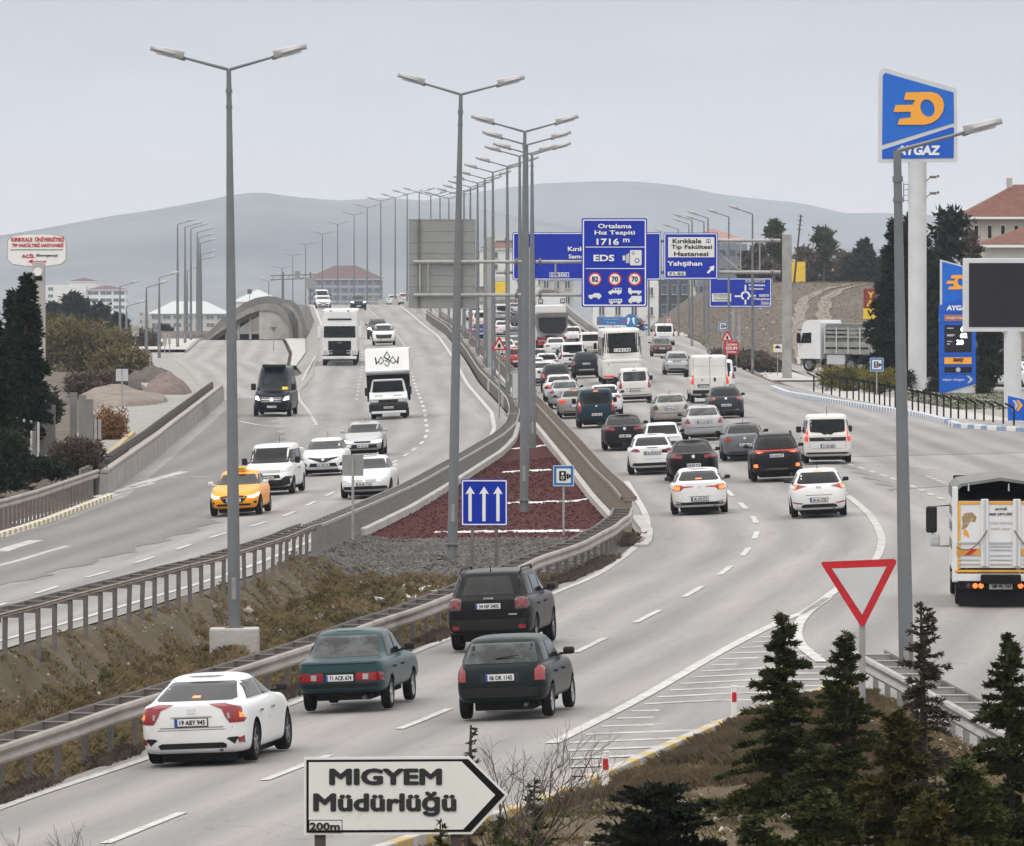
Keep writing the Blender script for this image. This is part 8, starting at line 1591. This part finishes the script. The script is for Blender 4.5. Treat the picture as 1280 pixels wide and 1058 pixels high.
# dark LED billboard
YL_ = 385; S = YL_ / F; t = sgn('led_billboard', 'switched-off dark LED billboard in a white frame on a thick post at the right edge', 1252, YL_, 369, cat='billboard')
MB().rbox((0, .25, 0), (96 * S, .5, 92 * S), .04).build('frame', M_PYLON, t); MB().rbox((.05, -.01, .0), (84 * S, .06, 80 * S), .01).build('screen', M_SCREEN, t)
MB().lathe([(.47, -7.3), (.47, -1.9)], (.62, .4, 0), 'Z', 28).build('post', M_PYLON, t, True); MB().prism([(-.5, -7.0), (1.8, -7.0), (1.2, -6.4), (-.1, -6.4)], -.3, 1.1).build('plinth', M_PYLON, t)
t = sgn('direction_sign', 'low blue sign with grey and orange chevrons at the right edge', 1276, 352, 508); S = 352 / F; poly(t, [((x - 1276) * S, (508 - y) * S) for x, y in ((1260, 495), (1300, 504), (1300, 530), (1260, 527))], 0, M_PBLUE, 'panel', .15)
for dx, m_ in ((-.42, M_GREYT), (-.22, M_ORA)): poly(t, [(dx, .30), (dx + .12, .30), (dx + .32, .05), (dx + .12, -.22), (dx, -.22), (dx + .16, .05)], -.02, m_, 'chevron')
MB().rbox((.3, .1, -1.0), (1.2, .2, .3), .03).build('foot', M_PYLON, t)
# bent-top fence, each bar a part
t = thing('bent_top_fence', 'black fence of bars with angled tops along the station verge', 'fence'); mb = MB().box((0, 0, .52), (.075, .07, 1.15)).box((-.20, 0, 1.20), (.50, .06, .085), M=Matrix.Rotation(R(26), 3, 'Y')).box((0, 0, 1.06), (.085, .075, .14)); bar = mb.mesh('bar', M_BLACK)
P_ = crs([px(x, y, zright) for x, y in ((1013, 486), (1060, 492), (1120, 505), (1180, 518), (1230, 527), (1262, 532))], 10); d = [0]
for a_, b_ in zip(P_[:-1], P_[1:]): d.append(d[-1] + (b_ - a_).length)
for k in range(30):
    s_ = d[-1] * k / 29; x, y = np.interp(s_, d, [p.x for p in P_]), np.interp(s_, d, [p.y for p in P_]); o = link('bar', bar, t); o.location = (x + .2, y, .14 + float(base(x, y))); o.rotation_euler = (0, 0, R(8))
# ---------------------------------------------------------------- trees and shrubs
def conifer(name, label, loc, h, rad, m, nb=90, sprays=22, blade=.07, seed=0, droop=.30, bare=.06, thin=1.0, top=.12, cat='tree', shape=1.0, group=None):
    rnd = random.Random(seed); t = thing(name, label, cat, loc, rnd.uniform(0, 6), group)
    MB().tube([(0, 0, -.6), (.02 * h, 0, h * .5), (0, .01 * h, h * 1.01)], [.022 * h + .02, .012 * h + .01, .004 * h], 7).build('trunk', M_BARK, t, True)
    mb = MB(); tw = MB()
    for i in range(nb):
        f = bare + (1 - bare) * (i + rnd.random()) / nb; z = h * f; env = (1 - f) ** (.85 * shape) * min(1, (f + .12) / .25) + (top * .25 if f > .8 else 0); l = rad * env * rnd.uniform(.55, 1.2) * thin + .04 * h * .3
        a = rnd.uniform(0, 6.283) if i % 3 else i * 2.4; d = Vector((math.cos(a), math.sin(a), 0)); up = .30 * (f ** 1.5) * rnd.uniform(.6, 1.3) + .02
        if f > .72: k_top = (1 - f) / .28
        else: k_top = 1
        def bp(s_): return Vector((0, 0, z)) + d * l * s_ + Vector((0, 0, l * (up * s_ - droop * s_ * s_ * (1 - f * .7))))
        tw.tube([bp(0), bp(.5), bp(1)], [.006 * h + .004, .004 * h, .002 * h], 3)
        side = Vector((-d.y, d.x, 0)); k = max(3, int(sprays * (.3 + l / max(rad, .1)) * (.25 + .75 * k_top)))
        for j in range(k):
            s_ = rnd.uniform(.08, 1.02); p = bp(s_); w_ = (1 - s_ * .75) * l * .24; off = rnd.uniform(-1, 1); p = p + side * off * w_ + Vector((0, 0, rnd.uniform(-.03, .02) * h * .3))
            q_ = (d * rnd.uniform(.4, 1) + side * off * .8 + Vector((0, 0, rnd.uniform(-.2, .45)))).normalized()
            for e in range(3):
                dd = (q_ + Vector((rnd.gauss(0, .4), rnd.gauss(0, .4), rnd.gauss(0, .35)))).normalized(); L_ = blade * rnd.uniform(.6, 1.5); n_ = dd.cross(Vector((rnd.gauss(0, 1), rnd.gauss(0, 1), rnd.gauss(0, 1)))).normalized() * L_ * .20
                mb.add([p - n_, p + n_, p + dd * L_ + n_ * .3, p + dd * L_ - n_ * .3], [(0, 1, 2, 3)])
    mb.build('crown', m, t); tw.build('branches', M_BARK, t); return t
def bush(name, label, loc, size, m, n=900, blade=.12, seed=0, twigs=40, kind='bush', clump=.55, group=None):
    rnd = random.Random(seed); t = thing(name, label, kind, loc, 0, group); mb = MB(); sx_, sy_, sz_ = size; tw = MB()
    C_ = [Vector((rnd.uniform(-1, 1) * sx_ * .75, rnd.uniform(-1, 1) * sy_ * .75, sz_ * rnd.uniform(.25, .85))) for _ in range(max(5, int(n / 90)))]
    for c in C_: tw.tube([(c.x * .2, c.y * .2, -.1), tuple(c * .6), tuple(c)], [.03 * sz_, .02 * sz_, .006 * sz_], 4)
    for i in range(n):
        c = rnd.choice(C_); g3 = [max(-1.75, min(1.75, rnd.gauss(0, 1))) * (1 if rnd.random() < .9 else .5) for _ in range(3)]; r_ = Vector((g3[0] * sx_, g3[1] * sy_, g3[2] * .8 * sz_)) * clump * .40; p = c + r_
        if p.z < 0: p.z = abs(p.z)
        for e in range(2):
            dd = Vector((rnd.gauss(0, .7), rnd.gauss(0, .7), rnd.gauss(.35, .6))).normalized(); L_ = blade * rnd.uniform(.5, 1.5); n_ = dd.cross(Vector((rnd.gauss(0, 1), rnd.gauss(0, 1), rnd.gauss(0, 1)))).normalized() * L_ * .16
            mb.add([p - n_, p + n_, p + dd * L_], [(0, 1, 2)])
    mb.build('foliage', m, t); tw.build('stems', M_TWIG, t); return t
def bare(name, label, loc, h, seed, m=M_TWIG, spread=.6, depth=6, r0=.03, lean=(0, 0), cat='shrub', split=2):
    rnd = random.Random(seed); t = thing(name, label, cat, loc); mb = MB()
    def grow_(p, d, l, r, k):
        q_ = p + d * l * .5 + Vector((rnd.gauss(0, .05), rnd.gauss(0, .05), rnd.gauss(0, .04))) * l; e = q_ + (d + Vector((rnd.gauss(0, .18), rnd.gauss(0, .18), rnd.gauss(0, .12)))).normalized() * l * .5
        mb.tube([p, q_, e], [r, r * .85, r * .7], 5 if k > 3 else 3, cap=False)
        if k == 0: return
        for _ in range(split + (rnd.random() < .45)):
            nd = (d + Vector((rnd.gauss(0, spread), rnd.gauss(0, spread), rnd.gauss(.05, spread * .6)))).normalized(); grow_(e if rnd.random() < .7 else q_, nd, l * rnd.uniform(.62, .88), r * .64, k - 1)
    for _ in range(2): grow_(Vector((0, 0, -.1)), Vector((rnd.gauss(lean[0], .25), rnd.gauss(lean[1], .2), 1)).normalized(), h * .28, r0, depth)
    mb.build('branches', m, t); return t
def tree(name, label, x, Y, yb, yt, rad_px, m, n=1600, seed=0, blade=.35, trunkf=.35, group=None):
    """round-topped pine with clumps of needles"""
    rnd = random.Random(seed); b = at(x, Y, yb); h = (yb - yt) * Y / F; rad = rad_px * Y / F; t = thing(name, label, 'tree', b, 0, group)
    MB().tube([(0, 0, -1), (0, 0, h * trunkf), (rnd.uniform(-.1, .1) * h, 0, h * .85)], [.03 * h + .03, .022 * h, .008 * h], 7).build('trunk', M_BARK, t, True); mb = MB(); tw = MB()
    for c_ in range(22):
        a = rnd.uniform(0, 6.283); f = rnd.random() ** .8; z = h * (trunkf + (1.0 - trunkf) * (c_ + .5) / 22); rr_ = rad * math.sin(math.pi * min(1, .12 + (z / h - trunkf) / (1 - trunkf) * .85)) ** .7
        c = Vector((math.cos(a) * rr_ * f, math.sin(a) * rr_ * f, z)); tw.tube([(0, 0, z * .86), tuple(c)], [.012 * h, .004 * h], 4)
        for i in range(n // 22):
            p = c + Vector((rnd.gauss(0, .24) * rad, rnd.gauss(0, .24) * rad, rnd.gauss(0, .13) * rad))
            dd = Vector((rnd.gauss(0, .7), rnd.gauss(0, .7), rnd.gauss(.2, .6))).normalized(); L_ = blade * rnd.uniform(.5, 1.4); n_ = dd.cross(Vector((rnd.gauss(0, 1), rnd.gauss(0, 1), rnd.gauss(0, 1)))).normalized() * L_ * .28
            mb.add([p - n_, p + n_, p + dd * L_], [(0, 1, 2)])
    mb.build('crown', m, t); tw.build('branches', M_BARK, t); return t
def gz(x, Y, z=0.0): X = (x - CX) * Y / F; return (X, Y, z)
conifer('cedar_tree', 'slender young cedar left of the give way sign, its tip over the hatching', gz(980, 92, .35), 3.1, 1.3, M_PINE2, 130, 190, .055, 1, shape=1.3)
conifer('cedar_tree', 'denser dark cedar in front of the give way sign post', gz(1056, 90, .3), 3.0, 1.3, M_PINE2, 130, 190, .056, 2, shape=1.35)
conifer('cedar_tree', 'reddish-brown thin cedar before the large lamp post', gz(1154, 94, .2), 3.3, 1.1, M_PINE4, 110, 70, .052, 3, thin=.85, shape=1.1)
conifer('cedar_tree', 'dark cedar at the lower right corner with a tall bare tip', gz(1262, 88, .2), 3.2, 1.5, M_PINE2, 135, 180, .058, 4, shape=1.5)
conifer('cedar_tree', 'yellow-green cedar between the two middle cedars', gz(1120, 85, .2), 2.45, 1.2, M_PINE3, 130, 150, .062, 5)
conifer('cedar_tree', 'low dark cedar filling the gap near the right corner', gz(1205, 83, .2), 2.0, 1.3, M_PINE2, 130, 160, .065, 6)
conifer('cedar_tree', 'low green cedar at the bottom edge right of the slender one', gz(1025, 82, .2), 1.75, 1.15, M_PINE2, 110, 150, .062, 12)
conifer('cedar_tree', 'low bronze cedar at the bottom edge below the lamp post', gz(1160, 81, .2), 1.75, 1.2, M_PINE3, 110, 150, .062, 13)
conifer('cedar_tree', 'lowest cedar cut by the bottom edge left of the slender one', gz(945, 82, .1), 1.55, 1.0, M_PINE2, 100, 130, .06, 14)
conifer('cedar_tree', 'small cedar sprout at the bottom edge beside the arrow board tip', gz(628, 70.3, .55), 2.0, .42, M_PINE2, 70, 40, .05, 7)
conifer('cedar_tree', 'tiny cedar sprig in front of the arrow board', gz(552, 70.4, .9), 1.6, .26, M_PINE2, 60, 30, .04, 8)
conifer('cedar_tree', 'tiny twiggy cedar tip above the arrow board', gz(590, 73, .6), 2.65, .22, M_PINE4, 60, 18, .04, 9, thin=.7)
conifer('cedar_tree', 'slim cedar shoots right of the arrow board point', gz(668, 76, .5), 2.0, .35, M_PINE2, 70, 26, .05, 10)
conifer('juniper_shrub', 'wide dark spreading juniper at the foot of the marker posts', gz(826, 85, .15), 1.62, 1.05, M_PINE, 120, 190, .060, 11, droop=.05, bare=.10, shape=.55, cat='shrub')
bare('bare_shrub', 'large leafless shrub rising right of the arrow board', gz(632, 74, .4), 2.9, 5, depth=7, spread=.40, r0=.045, lean=(.55, 0))
bare('bare_shrub', 'leafless twigs at the foot of the arrow board, left', gz(372, 74, .6), 2.0, 8, depth=5, spread=.5, r0=.024)
bare('bare_shrub', 'leafless twigs at the bottom left corner of the view', gz(72, 74, .6), 2.0, 21, depth=5, spread=.5, r0=.024)
bare('bare_shrub', 'low leafless shrub under the arrow board tip', gz(650, 72, .5), 1.7, 31, depth=6, spread=.55, r0=.034, lean=(.4, 0))
# left side plantings
conifer('fir_tree', 'tall fir at the left edge in front of the hospital sign', at(20, 300, 560), 6.5, 1.35, M_PINE, 150, 90, .26, 41, thin=1.0)
conifer('fir_tree', 'pointed fir overlapping the hospital sign column', at(34, 292, 540), 6.3, 1.0, M_PINE, 120, 60, .26, 42, thin=.9)
conifer('fir_tree', 'dark fir cut by the left picture edge', at(-14, 270, 600), 6.4, 1.7, M_PINE, 150, 100, .24, 43)
bush('evergreen_bush', 'dark evergreen mass beside the grey boundary wall', at(36, 312, 530), (1.3, 1.2, 1.7), M_PINE, 3200, .30, 44)
bush('evergreen_bush', 'dark undergrowth in front of the boundary wall', at(40, 262, 600), (1.5, 1.2, .75), M_PINE, 2600, .26, 45)
bush('evergreen_bush', 'black-green shrubs under the fir at the far left edge', at(0, 252, 612), (1.0, 1.2, 1.8), M_PINE, 3600, .28, 46)
bush('twiggy_bush', 'brown leafless shrubs behind the far left guard rail', at(100, 268, 590), (1.0, 1.0, 1.05), M_DRYB, 2600, .22, 47)
for i, (x, Y, yb, w_, h_, m_, lb) in enumerate(((96, 520, 470, 3.2, 6.4, M_OLIVE, 'olive-coloured leafless willow scrub left of the rubble heap'), (128, 560, 460, 3.0, 4.8, M_OLIVE, 'olive scrub in the middle of the left thicket'), (150, 470, 480, 2.3, 3.6, M_OLIVE, 'olive scrub nearest the rubble heap'), (72, 560, 452, 3.2, 6.0, M_OLIVE, 'yellowish scrub behind the hospital sign column'), (170, 640, 440, 2.4, 3.2, M_DRYB, 'brown scrub at the right end of the left thicket'), (120, 430, 500, 2.0, 2.6, M_DRYB, 'brown scrub above the sandy ground'))):
    bush('scrub', lb, at(x, Y, yb), (w_ * .8, 1.4, h_ * .55), m_, 5200, .30, 50 + i, clump=.62)
for i, (x, Y, yb, yt, r_, lb) in enumerate(((92, 900, 430, 372, 22, 'dark pine clump below the white hospital block'), (66, 880, 430, 384, 14, 'dark tree just right of the hospital sign column'), (122, 920, 430, 386, 18, 'dark pine right of the clump below the hospital'), (149, 900, 428, 398, 8, 'small conical pine left of the slim lamp post'), (205, 1100, 425, 412, 9, 'low dark tree at the foot of the lamp row'))):
    tree('pine_tree', lb, x, Y, yb, yt, r_, M_PINE, 2600, 60 + i, .9, .08)
bush('dry_bush', 'orange-brown dry bush beside the grey boundary wall', (at(137, 318).x, 318, float(terr(at(137, 318).x, 318)) - .05), (.75, .7, 1.7), M_ORB, 3800, .16, 71)
t = thing('boundary_wall', 'grey panel boundary wall with railing among the dark shrubs', 'wall')
for k, (x, Y, yt_) in enumerate(((92, 312, 491), (103, 311, 494), (112, 309, 499), (50, 300, 508), (38, 298, 512), (62, 302, 506))): b_ = at(x, Y, yt_); MB().rbox((b_.x, Y, b_.z - 1.1), (.50 if k > 2 else .32, .1, 2.2), .02).build('wall_panel', M_PARD, t)
for k in range(5): b_ = at(12 + k * 9, 290 - k, 520 + k * 2); MB().tube([(b_.x, b_.y, b_.z - 1.6), (b_.x, b_.y, b_.z)], [.05, .05], 6).build('rail_post', M_GREYT, t)
t = thing('camera_post', 'slim post with a small white camera above the boundary wall', 'camera', at(57, 304, 488)); MB().rbox((0, 0, 0), (.16, .25, .24), .04).build('camera', M_WHITE, t); MB().tube([(0, 0, -2.2), (0, 0, -.1)], [.04, .04], 6).build('post', M_STEELD, t)
# heaps of rubble and sand behind the barrier
def heap(label, x, y, Y, w_, d_, h_, m, seed, name='rubble_heap'):
    b_ = at(x, Y, y); mb = MB(); n = 26; vs = []
    for j in range(n):
        for i in range(n):
            u_, v_ = i / (n - 1) * 2 - 1, j / (n - 1) * 2 - 1; r_ = math.hypot(u_, v_); z = h_ * max(0, 1 - r_ ** 1.6) + .35 * h_ * noise.fractal(Vector((u_ * 2.2 + seed, v_ * 2.2, seed)), 1, 2, 5) * max(0, 1 - r_ ** 2) - .12 - .9 * float(sfn(.82, 1.05, r_)); vs.append((b_.x + u_ * w_, Y + v_ * d_, b_.z + z))
    mb.add(vs, [(j * n + i, j * n + i + 1, (j + 1) * n + i + 1, (j + 1) * n + i) for j in range(n - 1) for i in range(n - 1)]); o = mb.build(name, m, None, True); return tag(o, label, 'heap')
M_RUB = mat('pink_brown_rubble', (.20, .145, .125), .95, col2=(.10, .075, .065), scale=1.6, bump=1, bscale=6, thr=(.35, .65)); M_SAND = mat('pale_sand', (.235, .20, .168), .95, col2=(.14, .112, .094), scale=.8, bump=.5, bscale=5)
heap('dark rubble heap beside the left pavement', 190, 476, 465, 2.0, 8, 1.1, mat('dark_rubble', (.075, .062, .055), .95, var=.4, scale=2, bump=1), 1)
heap('pinkish rubble heap spilling towards the pavement', 208, 492, 430, 1.7, 9, 1.25, M_RUB, 2); heap('low sandy heap behind the grey sign back', 160, 497, 400, 2.4, 14, .5, M_SAND, 3, 'sand_heap'); heap('low sandy heap by the orange dry bush', 140, 492, 410, 2.0, 12, .6, M_SAND, 4, 'sand_heap')
def pf(x0, x1, Y0, Y1, f=terr):
    def g(): Y = random.uniform(Y0, Y1); X = (random.uniform(x0, x1) - CX) * Y / F; return Vector((X, Y, float(f(X, Y)) + .05))
    return g
stones('rubble_stones', 'broken stones scattered round the left rubble heaps', 700, pf(110, 240, 340, 470), .06, .20, M_STONE)
# hillside on the right: stones, scrub, track and trees
stones('hill_stones', 'pale rubble scattered over the brown hillside', 160, pf(905, 985, 520, 760), .06, .17, M_STONE)
stones('hill_stones', 'grey rubble and boulders at the foot of the hillside', 220, pf(925, 985, 480, 560), .06, .20, M_STONE)
grass('hill_grass', 'brown dry grass over the right hillside', 7000, pf(780, 1110, 520, 900), .14, M_GRASS1, .9)
def trackx(y): return np.interp(y, [540, 600, 650, 700, 740, 780, 830, 900], [23.2, 25.0, 27.0, 29.4, 33.2, 38.5, 45, 54])
for off_, lb in ((-1.1, 0), (1.1, 1)): struct(sheet('dirt_track', lambda y: trackx(y) + off_ - .62 + .12 * np.sin(y * .21), lambda y: trackx(y) + off_ + .62 + .12 * np.sin(y * .17), np.arange(540, 900, 6.), 6, terr, .06, M_SAND))
for i, (x, Y, w_, h_, m_, lb) in enumerate(((918, 505, 1.3, .9, M_DRYB, 'brown thorn bush right of the red notice board'), (932, 515, 1.4, 1.0, M_DRYB, 'brown thorn bush on the lower slope'), (952, 500, 1.4, 1.0, M_DRYB, 'brown thorn bush left of the gantry foot'), (940, 560, 1.4, .9, M_DRYB, 'brown bush higher on the slope'), (905, 560, 1.0, .7, M_DRYB, 'small brown bush behind the fourth lamp post'))):
    X_ = (x - CX) * Y / F; bush('thorn_bush', lb, (X_, Y, float(terr(X_, Y))), (w_, 1.0, h_), m_, 1500, .26, 80 + i)
for i, (x, yb, yt, r_, m_, lb, tf) in enumerate(((968, 352, 278, 11, M_PINE2, 'sparse pine left of the leaning pole', .45), (950, 356, 308, 16, M_DRYB, 'brown leafless tree behind the roundabout sign', .2), (935, 358, 318, 13, M_PINE, 'dark tree at the left end of the hilltop row', .2), (978, 356, 316, 14, M_DRYB, 'leafless tree beside the yellow banner', .2), (1005, 350, 312, 13, M_DRYB, 'leafless tree right of the leaning pole', .2), (1030, 350, 288, 18, M_PINE2, 'umbrella-topped pine in the middle of the hilltop', .42), (1052, 352, 318, 16, M_DRYB, 'leafless tree behind the man in black', .15), (1015, 352, 325, 14, M_PINE, 'low dark bush-like tree under the umbrella pine', .1), (1068, 354, 322, 14, M_PINE, 'dark low tree left of the hilltop fir', .1), (1098, 354, 326, 14, M_PINE, 'dark low tree right of the hilltop fir', .1), (1040, 354, 330, 15, M_PINE, 'dark thicket tree under the umbrella pine', .05))):
    tree('pine_tree' if m_ != M_DRYB else 'leafless_tree', lb, x, 900 + (i % 4) * 14, yb + 4, yt, r_, m_, 2600, 90 + i, .55, tf)
conifer('fir_tree', 'broad fir on the hilltop silhouetted against the mountains', at(1080, 905, 358), 5.8, 2.6, M_PINE, 140, 70, .5, 120)
conifer('fir_tree', 'large black-green fir left of the white pylon', at(1122, 462, 486), 10.6, 2.0, M_PINE, 190, 130, .36, 121, thin=1.05, shape=.85)
conifer('fir_tree', 'black-green fir behind the white pylon column', at(1142, 480, 480), 11.0, 1.7, M_PINE, 180, 110, .40, 122, shape=.7)
tree('pine_tree', 'dark wide pine right of the white pylon under the house', 1188, 500, 480, 266, 32, M_PINE, 6500, 123, .45, .10)
tree('pine_tree', 'dark tree between the price totem and the white pylon', 1168, 470, 490, 330, 13, M_PINE, 3600, 124, .4, .2)
tree('pine_tree', 'dark tree behind the billboard post with a visible trunk', 1236, 430, 508, 405, 22, M_PINE, 3600, 125, .35, .28)
tree('leafless_tree', 'brown leafless tree in front of the two-storey house', 1212, 520, 470, 292, 16, M_DRYB, 2600, 126, .4, .3)
bush('hedge', 'yellow-green clipped hedge in front of the station fence', at(1062, 430, 488), (1.9, .8, 1.35), M_HEDGE, 4200, .16, 130, kind='hedge')
bush('hedge', 'second yellow-green hedge behind the fence under the firs', at(1098, 424, 490), (1.3, .8, 1.2), M_HEDGE, 3000, .16, 131, kind='hedge')
bush('evergreen_bush', 'dark round bush at the foot of the white pylon', at(1166, 430, 502), (.55, .5, 1.2), M_PINE, 1800, .18, 132); bush('evergreen_bush', 'dark round bush right of the price totem', at(1228, 425, 505), (.5, .5, 1.2), M_PINE, 1800, .18, 133); bush('evergreen_bush', 'dark low bushes behind the fence left of the hedge end', at(1120, 440, 488), (1.2, .6, 1.1), M_PINE, 2200, .2, 134)
grass('station_grass', 'short green grass on the station verge behind the fence', 5000, pf(1130, 1275, 380, 430, lambda X, Y: base(X, Y)), .12, M_GRASS2, .9)
# a person on the hilltop
YQ = 800; X_ = at(1041, YQ).x; t = thing('person', 'person in dark clothes with a yellow cap standing by the track on the hill', 'person', at(1041, YQ, 356.5))
me = bpy.data.meshes.new('body'); V = [(0, 0, .95), (0, 0, 1.2), (0, 0, 1.42), (0, 0, 1.52), (-.1, 0, .9), (-.11, .02, .48), (-.12, 0, .06), (-.12, -.12, .03), (.1, 0, .9), (.11, -.04, .48), (.13, .02, .06), (.13, -.1, .03), (-.19, 0, 1.42), (-.24, .02, 1.14), (-.20, -.08, .90), (.19, 0, 1.42), (.26, .0, 1.14), (.22, -.10, .92)]
me.from_pydata(V, [(0, 1), (1, 2), (2, 3), (0, 4), (4, 5), (5, 6), (6, 7), (0, 8), (8, 9), (9, 10), (10, 11), (2, 12), (12, 13), (13, 14), (2, 15), (15, 16), (16, 17)], []); o = link('body', me, t); me.materials.append(M_PLAST); o.modifiers.new('skin', 'SKIN'); o.modifiers.new('sub', 'SUBSURF').levels = 1
for i, r_ in enumerate((.16, .15, .17, .07, .10, .075, .055, .045, .10, .075, .055, .045, .075, .055, .045, .075, .055, .045)): me.skin_vertices[0].data[i].radius = (r_, r_ * .8)
me.skin_vertices[0].data[0].use_root = True
mb = MB().lathe([(.001, -.13), (.06, -.11), (.09, -.03), (.095, .05), (.07, .11), (.001, .13)], (0, -.01, 1.64), 'Z', 12); mb.build('head', mat('skin_tone', (.42, .26, .19), .6), t, True); MB().lathe([(.10, .0), (.10, .06), (.07, .12), (.001, .14)], (0, -.01, 1.66), 'Z', 12).build('cap', M_YEL, t, True)
# ---------------------------------------------------------------- haze
hz = bpy.data.materials.new('haze'); hz.use_nodes = True; tt = hz.node_tree; tt.nodes.clear(); o_ = N(tt, 'ShaderNodeOutputMaterial'); v_ = N(tt, 'ShaderNodeVolumePrincipled')
v_.inputs['Color'].default_value = (.77, .865, 1.0, 1); v_.inputs['Density'].default_value = HAZE; v_.inputs['Anisotropy'].default_value = 0.0; tt.links.new(v_.outputs[0], o_.inputs['Volume'])
top_ = 290.0; bot_ = -90.0; mb = MB().box((0, 7300, (top_ + bot_) / 2), (13000, 15400, top_ - bot_)); o = mb.build('haze', hz); o['kind'] = 'stuff'; o.display_type = 'WIRE'
